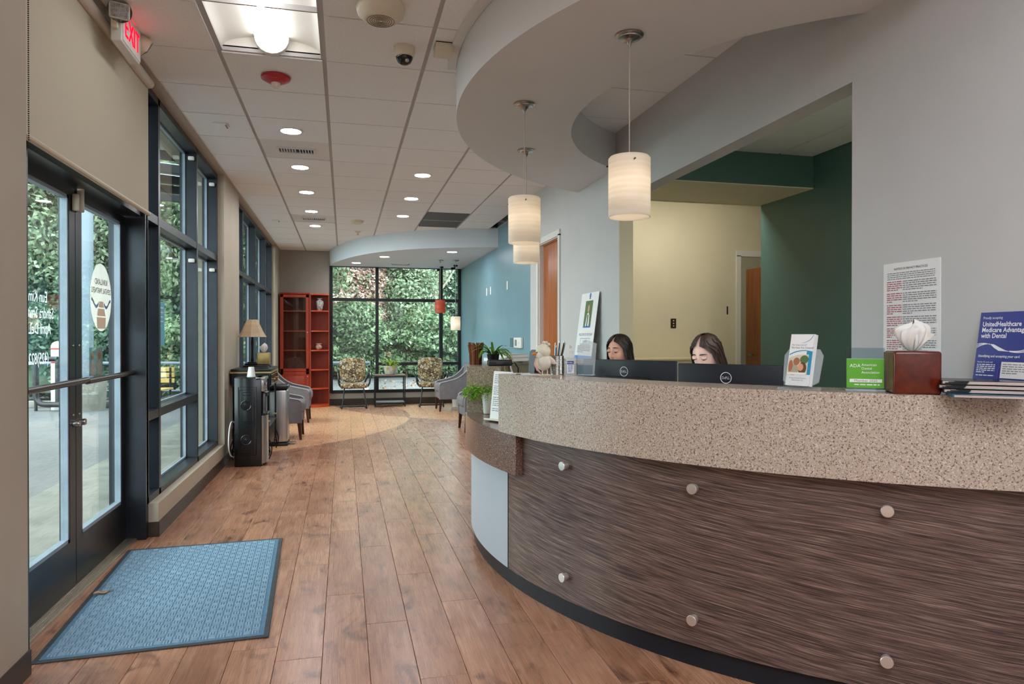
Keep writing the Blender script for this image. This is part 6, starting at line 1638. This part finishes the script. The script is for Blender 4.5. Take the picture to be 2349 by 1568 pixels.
    def hair_pt(u, v, off):
        zt = 0.126 - (0.126 + hair_len) * v ** 1.25
        # edge of the hair beside the face (azimuth from the front)
        if zt > 0.080: e = 0.05
        elif zt > 0.02: e = 0.05 + 0.97 * ((0.080 - zt) / 0.060) ** 0.55
        else: e = 1.0 + 0.22 * min(1, (0.02 - zt) / 0.08)
        shift = part_side * 0.20 * max(0, min(1, (zt + 0.02) / 0.11))
        az = e + (2 * PI - 2 * e) * u
        a = az + shift * math.cos(az / 2)
        if zt > 0: 
            q_ = math.sqrt(max(0.0, 1 - (zt / 0.127) ** 2)); rx, ry = 0.083 * q_ ** 0.9, 0.104 * q_ ** 0.9
        else: 
            k_ = min(1, -zt / 0.25); rx, ry = 0.083 + 0.012 * math.sin(PI * k_), 0.104 - 0.018 * k_
        w_ = 1 + 0.025 * math.sin(9 * az + 6 * v) + 0.015 * math.sin(23 * az + 9 * v) + 0.01 * math.sin(51 * az)
        x, y = rx * math.sin(a) * w_ * off, -ry * math.cos(a) * w_ * off
        if zt < -0.02 and y > 0.0: y += 0.0
        return x, y, zt * (1 if zt > 0 else 1)
    def full(u, v, off=1.0): return HM @ Vector(hair_pt(u, v, off))
    hr.grid(lambda u, v: full(u, v), nc, nr)
    rr_ = random.Random(17)
    for _ in range(150):
        u0 = rr_.random(); v0 = rr_.uniform(0.02, 0.4); v1 = min(1, v0 + rr_.uniform(0.35, 0.6)); of = rr_.uniform(1.0, 1.035)
        hr.tube([full(min(1, max(0, u0 + rr_.uniform(-0.004, 0.004))), v0 + (v1 - v0) * k / 8, of + 0.012 * math.sin(PI * k / 8)) for k in range(9)], [0.0006, 0.002, 0.0028, 0.003, 0.003, 0.0028, 0.0024, 0.0016, 0.0006], 5)
    ho = hr.build('hair', hair_m, t, smooth=60)
    so = ho.modifiers.new('thickness', 'SOLIDIFY'); so.thickness = 0.004; so.offset = -1
    return t
def office_chair(label, loc, yaw):
    t = thing('office_chair', label, 'chair', loc, yaw, 'office chairs behind the desk')
    for k in range(5):
        a = 2 * PI * k / 5; b = MB(); b.tube([(0, 0, 0.085), (0.27 * math.cos(a), 0.27 * math.sin(a), 0.07)], [0.026, 0.016], 8); l_ = b.build('base_arm', black_plastic, t); MB().sphere((0.27 * math.cos(a), 0.27 * math.sin(a), 0.03), 0.03, 12, 8).build('caster', black_plastic, l_)
    MB().cyl((0, 0, 0.08), (0, 0, 0.42), 0.026).build('column', iron, t)
    MB().bbox((0, 0, 0.435), (0.48, 0.46, 0.07), 0.03, 3).build('seat', black_matte, t, smooth=60)
    MB().bbox((0, 0.27, 0.76), (0.42, 0.06, 0.44), 0.028, 3).build('backrest', black_matte, t, smooth=60); MB().bbox((0, 0.25, 0.50), (0.05, 0.03, 0.2), 0.008, 1).build('back_bar', black_plastic, t)
    return t
person('seated woman with long dark hair looking to the side behind the monitor by the sanitizer', (1.90, 4.55, 0), -24, -36, 4, skin_a, hair_dark, 1, 0.27, None)
person('seated woman with brown hair looking down behind the monitor by the brochure holder', (2.04, 3.58, 0), -42, -20, 20, skin_b, hair_brown, 1, 0.25, None)
office_chair('black office chair under the woman with long dark hair', (1.90, 4.60, 0), -22)
office_chair('black office chair under the woman looking down', (2.08, 3.62, 0), -42)

# ================================================================== OUTSIDE
b = MB(); b.span((-45, -30, -0.35), (-1.65, 60, -0.09)); b.span((-1.65, -30, -0.35), (45, -3.15, -0.09)); b.span((-1.52, 14.3, -0.35), (45, 60, -0.09))
b.build('ground', asphalt, kind='structure')
b = MB(); b.span((-2.6, -2, -0.09), (-1.50, 14.6, -0.02)); b.span((-1.5, 14.27, -0.09), (6, 15.2, -0.02)); b.build('path', concrete, kind='structure')
b = MB(); b.span((-1.5, 3.1, -0.02), (-1.45, 5.06, 0.0)); b.build('ground_sill', concrete, kind='structure')
# frame along the kerb line, about square to the view through the doors
KC, KS = math.cos(R(-13.75)), math.sin(R(-13.75))
def K(u, d): return (u * KC + d * -KS * 1.0, u * KS + d * KC)   # u along the picture's right, d depth
def Kmat(u, d, z=0): x, y = K(u, d); return T(x, y, z) @ rotz(-13.75)
kb = thing('kerb', 'pale concrete kerb across the car park outside the doors', 'kerb', mtx=Kmat(-12.5, 14.1, -0.09))
for i in range(9): MB().bbox((-8.0 + 2.02 * i + 0.0, 0, 0.07), (2.0, 0.16, 0.14), 0.02, 2).build('kerb_stone', concrete, kb)
rl = thing('guard_rail', 'white pipe guard rail along the planted bank outside', 'rail', mtx=Kmat(-12.5, 14.5, -0.09))
MB().tube([(-9, 0, 0.90), (9.5, 0, 0.90)], 0.035, 10).build('top_rail', pale_paint, rl)
MB().tube([(-9, 0, 0.02 + 0.3), (9.5, 0, 0.32)], 0.02, 8).build('lower_rail', pale_paint, rl)
for i in range(8): MB().cyl((-8.5 + 2.4 * i, 0, 0), (-8.5 + 2.4 * i, 0, 0.9), 0.03).build('post', pale_paint, rl)
lp = thing('lamp_post', 'pale blue square lamp post on a concrete pier outside the doors', 'lamp post', mtx=Kmat(-8.38, 13.55, -0.09))
b = MB(); b.grid(lambda u, v: ((0.31 + 0.03 * v) * math.cos(2 * PI * u), (0.31 + 0.03 * v) * math.sin(2 * PI * u), 0.62 * v), 32, 4); b.add([(0.34 * math.cos(2 * PI * i / 32), 0.34 * math.sin(2 * PI * i / 32), 0.62) for i in range(32)], [tuple(range(32))]); b.build('pier', concrete, lp)
MB().bbox((0, 0, 0.635), (0.42, 0.42, 0.03), 0.006, 1).build('base_plate', iron, lp)
MB().bbox((0, 0, 3.6), (0.165, 0.165, 5.95), 0.012, 2).build('shaft', pale_paint, lp); MB().bbox((0.45, 0, 6.55), (0.9, 0.3, 0.12), 0.03, 2).build('lamp_head', pale_paint, lp)
bo = thing('bollard', 'white bollard with red reflective bands outside the doors', 'bollard', mtx=Kmat(-9.1, 13.75, -0.09))
MB().lathe([(0.115, 0), (0.115, 1.27), (0.09, 1.33), (0.04, 1.36), (0, 1.365)], 26).build('sleeve', white_plastic, bo)
for z in (1.20, 0.93): MB().lathe([(0.1155, z), (0.117, z + 0.003), (0.117, z + 0.03), (0.1155, z + 0.033)], 26).build('band', mat('band_red', (196, 50, 50), 0.5) if 'band_red' not in MATS else MATS['band_red'], bo)
ur = thing('bike_rack', 'black bent pipe rack next to the white bollard', 'rack', mtx=Kmat(-9.22, 13.45, -0.09))
for k, dx in enumerate((0.0,)):
    MB().tube(smooth_pts([(-0.11, 0, 1.02), (-0.11, 0, 0.5), (-0.11, 0, 0.28), (-0.05, 0, 0.17), (0.06, 0, 0.13), (0.4, 0, 0.13)], 5), 0.055, 12).build('pipe', black_plastic, ur)
    MB().tube([(0.30, 0.03, 1.02), (0.30, 0.03, 0.13)], 0.045, 12).build('pipe', black_plastic, ur); MB().tube([(-0.11, 0, 1.02), (0.30, 0.03, 1.02)], 0.05, 12).build('pipe', black_plastic, ur)
    MB().tube([(-0.11, 0, 0.3), (-0.11, 0, 0)], 0.03, 10).build('foot', black_plastic, ur)
pb = thing('parking_bench', 'yellow slatted bench standing in the car park', 'bench', mtx=Kmat(-7.05, 13.2, -0.09))
ylw = mottled('yellow_paint', (196, 164, 92), (176, 144, 76), 8, 0.5)
for k in range(4): MB().bbox((0, -0.15 + 0.1 * k, 0.45), (0.9, 0.085, 0.035), 0.006, 1).build('slat', ylw, pb)
for k in range(3): MB().bbox((0, 0.22, 0.6 + 0.11 * k), (0.9, 0.03, 0.085), 0.006, 1).build('slat', ylw, pb)
for s in (-1, 1): 
    for y in (-0.15, 0.2): MB().cyl((s * 0.38, y, 0), (s * 0.38, y, 0.45 if y < 0 else 0.86), 0.02).build('leg', iron, pb)
# canopy over the entrance
cn = thing('entrance_canopy', 'dark steel entrance canopy with pale panels above the doors outside', 'canopy', (-2.9, 6.0, 3.35))
MB().span((1.30, -4.6, -0.02), (1.42, 5.6, 0.28)).build('wall_beam', iron, cn); MB().span((-1.4, -4.6, 0.18), (-1.28, 5.6, 0.46)).build('edge_beam', iron, cn)
for k in range(15):
    y = -4.5 + 0.71 * k; b = MB(); b.add([(-1.3, y - 0.03, 0.2), (1.32, y - 0.03, 0.0), (1.32, y - 0.03, 0.1), (-1.3, y - 0.03, 0.32), (-1.3, y + 0.03, 0.2), (1.32, y + 0.03, 0.0), (1.32, y + 0.03, 0.1), (-1.3, y + 0.03, 0.32)], [(0, 1, 2, 3), (7, 6, 5, 4), (0, 4, 5, 1), (1, 5, 6, 2), (2, 6, 7, 3), (3, 7, 4, 0)]); b.build('rafter', iron, cn)
pnl = mottled('canopy_panel', (206, 214, 220), (186, 196, 204), 2, 0.35)
tr_b = bs(pnl); tr_b.inputs['Transmission Weight'].default_value = 0.0
for k in range(14):
    if k % 3 == 1: continue
    y0 = -4.47 + 0.71 * k; b = MB(); b.add([(-1.28, y0, 0.33), (1.30, y0, 0.11), (1.30, y0 + 0.65, 0.11), (-1.28, y0 + 0.65, 0.33), (-1.28, y0, 0.345), (1.30, y0, 0.125), (1.30, y0 + 0.65, 0.125), (-1.28, y0 + 0.65, 0.345)], [(3, 2, 1, 0), (4, 5, 6, 7), (0, 1, 5, 4), (1, 2, 6, 5), (2, 3, 7, 6), (3, 0, 4, 7)]); b.build('panel', pnl, cn)
for y in (-4.3, 0.5, 5.3): MB().tube([(1.36, y, 1.1), (-1.2, y, 0.4)], 0.02, 8).build('tie_rod', iron, cn)

# ---- planting: bank, shrubs, trees
def leaves(name, blobs, n, size, m, parent=None, seed=1, shell=0.55, kind='stuff'):
    g = np.random.default_rng(seed)
    vol = np.array([bb[3] * bb[4] * bb[5] for bb in blobs]) ** 0.75; pick = g.choice(len(blobs), n, p=vol / vol.sum())
    B = np.array(blobs)[pick]
    d = g.normal(size=(n, 3)); d /= np.linalg.norm(d, axis=1)[:, None]
    r = shell + (1.04 - shell) * g.random(n) ** 0.6
    lump = 1 + 0.10 * np.sin(5 * d[:, 0] + pick) + 0.10 * np.sin(6 * d[:, 1] + 2 * pick) + 0.08 * np.sin(9 * d[:, 2])
    P = B[:, :3] + d * B[:, 3:6] * (r * lump)[:, None]
    nrm = d * 0.7 + np.array([0, 0, 0.5]) + g.normal(size=(n, 3)) * 0.55; nrm /= np.linalg.norm(nrm, axis=1)[:, None]
    t = np.cross(nrm, g.normal(size=(n, 3))); t /= np.linalg.norm(t, axis=1)[:, None]; s = np.cross(nrm, t)
    L = size * (0.6 + 0.8 * g.random(n))[:, None]; w = L * 0.27
    V = np.stack([P - t * L * 0.5, P + s * w + nrm * w * 0.25, P + t * L * 0.5, P - s * w + nrm * w * 0.25], 1).reshape(-1, 3)
    me = bpy.data.meshes.new(name); me.vertices.add(4 * n); me.vertices.foreach_set('co', V.ravel().astype(np.float32))
    me.loops.add(4 * n); me.loops.foreach_set('vertex_index', np.arange(4 * n, dtype=np.int32))
    me.polygons.add(n); me.polygons.foreach_set('loop_start', np.arange(0, 4 * n, 4, dtype=np.int32)); me.polygons.foreach_set('loop_total', np.full(n, 4, dtype=np.int32))
    me.materials.append(m); me.update(calc_edges=True)
    return link(name, me, parent, kind=kind)
def branches(t, h, r0, spread, n, seed, m=bark):
    rr = random.Random(seed); b = MB()
    b.tube(smooth_pts([(0, 0, -0.1), (rr.uniform(-.1, .1), rr.uniform(-.1, .1), h * 0.35), (rr.uniform(-.2, .2), rr.uniform(-.2, .2), h * 0.8)], 4), [r0 * (1 - 0.07 * i) for i in range(9)], 10)
    b.build('trunk', m, t)
    b = MB()
    for k in range(n):
        a = 2 * PI * k / n + rr.uniform(-.4, .4); z = h * rr.uniform(0.25, 0.7); e = spread * rr.uniform(0.6, 1.0)
        b.tube(smooth_pts([(0, 0, z), (e * 0.5 * math.cos(a), e * 0.5 * math.sin(a), z + h * 0.12), (e * math.cos(a), e * math.sin(a), z + h * 0.3)], 3), [r0 * 0.45, r0 * 0.4, r0 * 0.35, r0 * 0.28, r0 * 0.22, r0 * 0.15, r0 * 0.08], 6)
    b.build('branches', m, t, kind='stuff')
def tree(label, x, y, h, rad, n, m, size, seed, group='trees on the planted bank', bk=bark, z0=-0.09):
    t = thing('broadleaf_tree', label, 'tree', (x, y, z0), group=group); rr = random.Random(seed)
    branches(t, h, 0.10 + 0.012 * h, rad, 9, seed, bk)
    bl_ = [(rr.uniform(-.5, .5) * rad, rr.uniform(-.5, .5) * rad, h * rr.uniform(0.45, 0.9), rad * rr.uniform(0.45, 0.65), rad * rr.uniform(0.45, 0.65), h * rr.uniform(0.13, 0.2)) for _ in range(9)]
    leaves('crown', bl_, n, size, m, t, seed, 0.45); return t
def shrub(label, x, y, h, rx, ry, n, m, size, seed, group='shrubs outside', z0=-0.09, extra=None):
    t = thing('leafy_shrub', label, 'shrub', (x, y, z0), group=group); rr = random.Random(seed)
    branches(t, h, 0.05, rx * 0.7, 10, seed)
    bl_ = [(rr.uniform(-.6, .6) * rx, rr.uniform(-.6, .6) * ry, h * (0.16 + 0.72 * (k / 10)), rx * rr.uniform(0.42, 0.62), ry * rr.uniform(0.42, 0.62), h * 0.18) for k in range(11)]
    leaves('foliage', bl_, n, size, m, t, seed, 0.4)
    if extra: leaves('flower_heads', [(bb[0], bb[1], bb[2], bb[3] * 1.12, bb[4] * 1.14, bb[5] * 1.12) for bb in bl_ if bb[2] > h * extra[2]], extra[0], size * 1.05, extra[1], t, seed + 50, 0.85)
    return t
# bank surface with ivy
base = [(-26, 24), (-16, 19.0), (-9.0, 17.6), (-3.2, 17.2), (-2.4, 21.0), (-2.2, 27.0), (3, 28.4), (10, 28.6), (20, 26)]
top_off = [(-5, 8), (-4, 9), (-2, 9), (-4.5, 9), (-6, 8), (-4, 9), (0, 9), (2, 9), (5, 8)]
def bank_pt(u, v):
    f = u * (len(base) - 1); i = min(int(f), len(base) - 2); t_ = f - i
    p = Vector(base[i]).lerp(Vector(base[i + 1]), t_); o_ = Vector(top_off[i]).lerp(Vector(top_off[i + 1]), t_)
    q_ = p + o_ * v; return (q_.x, q_.y, -0.12 + 6.4 * v ** 0.7 + 0.25 * math.sin(9 * u * 3 + 5 * v))
MB().grid(bank_pt, 80, 14).build('hill', earth, kind='structure', smooth=60)
g_ = np.random.default_rng(5); blobs = []
for _ in range(330):
    u, v = g_.random(), g_.random() ** 1.3 * 0.85; p = bank_pt(u, v); blobs.append((p[0], p[1], p[2] + 0.15, 0.9, 0.9, 0.42))
iv = leaves('ivy', blobs, 130000, 0.13, leaf_ivy, None, 6, 0.3); tag(iv, 'dark green ivy covering the bank outside the windows', 'ivy')
blobs = []
for _ in range(60): p = bank_pt(g_.random(), 0.02 + 0.05 * g_.random()); blobs.append((p[0], p[1] - 0.2, p[2] + 0.2, 0.7, 0.5, 0.35))
# shrubs facing the back window
shrub('tall shrub with pink new growth outside the back window beside the bookcase', 0.15, 26.2, 5.6, 1.9, 1.3, 28000, leaf_green, 0.14, 21, extra=(46000, leaf_pink, 0.33))
shrub('pink tinged shrub just behind the middle mullion of the back window', 1.5, 27.2, 5.2, 1.6, 1.2, 20000, leaf_pale, 0.14, 22, extra=(22000, leaf_pink, 0.52))
shrub('bright green laurel shrub low outside the back window behind the patterned chair', -0.2, 24.6, 2.6, 1.7, 1.0, 22000, leaf_green, 0.14, 23)
shrub('low laurel shrub outside the back window behind the side table plant', 2.2, 25.2, 2.3, 1.6, 1.0, 20000, leaf_green, 0.14, 24)
shrub('dense pale shrub filling the upper middle pane of the back window', 3.0, 28.0, 5.6, 2.2, 1.3, 27000, leaf_pale, 0.14, 25)
shrub('dark evergreen shrub outside the narrow pane next to the blue wall', 5.0, 27.4, 5.2, 1.9, 1.3, 25000, leaf_ivy, 0.14, 26)
shrub('low green shrub by the fence outside the narrow pane', 4.4, 25.4, 1.9, 1.2, 0.8, 8000, leaf_green, 0.18, 27)
tree('pale barked tree standing behind the fence outside the back window', 3.1, 26.3, 6.5, 1.8, 15000, leaf_pale, 0.14, 28, bk=bark_pale)
fn_ = thing('metal_fence', 'black metal picket fence outside the right hand panes of the back window', 'fence', (3.9, 26.0, -0.09))
for z in (0.25, 1.55): MB().span((-0.9, -0.02, z), (2.2, 0.02, z + 0.05)).build('rail', iron, fn_)
b = MB()
for i in range(26): b.span((-0.88 + 0.12 * i, -0.011, 0.05), (-0.858 + 0.12 * i, 0.011, 1.75))
b.build('picket', iron, fn_, kind='stuff')
for x in (-0.9, 0.65, 2.2): MB().bbox((x, 0, 0.95), (0.08, 0.08, 1.9), 0.01, 1).build('post', iron, fn_)
# trees seen through the doors and side windows
for k, (u, d, h, rad, m, lab) in enumerate(((-12.0, 18.0, 7.5, 2.6, leaf_pale, 'pale leafy tree on the bank seen through the far door leaf'), (-9.6, 18.8, 8.0, 2.4, leaf_pale, 'olive leafy tree behind the lamp post on the bank'), (-7.6, 17.8, 7.0, 2.1, leaf_green, 'bright green tree on the bank beyond the sidelight'), (-6.2, 21.5, 8.0, 2.4, leaf_green, 'green tree on the bank beyond the tall side window'), (-14.8, 18.2, 8.0, 2.8, leaf_green, 'broad green tree on the bank beyond the wall edge'))):
    x, y = K(u, d); tree(lab, x, y, h, rad, 32000, m, 0.135, 40 + k)
for k, (u, d, h, rx, m, lab) in enumerate(((-10.6, 16.3, 2.2, 1.3, leaf_ivy, 'low ivy mound behind the white bollard'), (-8.6, 16.2, 2.0, 1.2, leaf_ivy, 'low ivy mound behind the lamp post'), (-6.9, 16.0, 1.8, 1.2, leaf_green, 'low green mound behind the yellow bench'), (-12.8, 16.4, 2.4, 1.4, leaf_ivy, 'low ivy mound outside the door nearest the wall edge'))):
    x, y = K(u, d); shrub(lab, x, y, h, rx, 0.9, 12000, m, 0.12, 60 + k)
# fallen leaves on the tarmac
fl_b = [(g_.uniform(-2, 5), g_.uniform(15.5, 24.5), -0.083, 0.5, 0.5, 0.004) for _ in range(120)]
fo = leaves('fallen_leaves', fl_b, 900, 0.09, island_mat('litter', [(0, (120, 84, 66)), (0.5, (166, 128, 104)), (1, (190, 150, 120))], 0.8, 0.0), None, 9, 0.0); tag(fo, 'brown fallen leaves scattered on the tarmac outside the back window', 'leaves')
for x, y, lab in ((0.55, 18.0, 'white parking line painted on the tarmac near the back window, bookcase side'), (3.0, 18.0, 'white parking line painted on the tarmac near the back window, blue wall side')):
    b = MB(); b.span((x, y - 1.8, -0.0895), (x + 0.12, y + 2.2, -0.086)); ln = b.build('road_marking', paper, kind='structure')
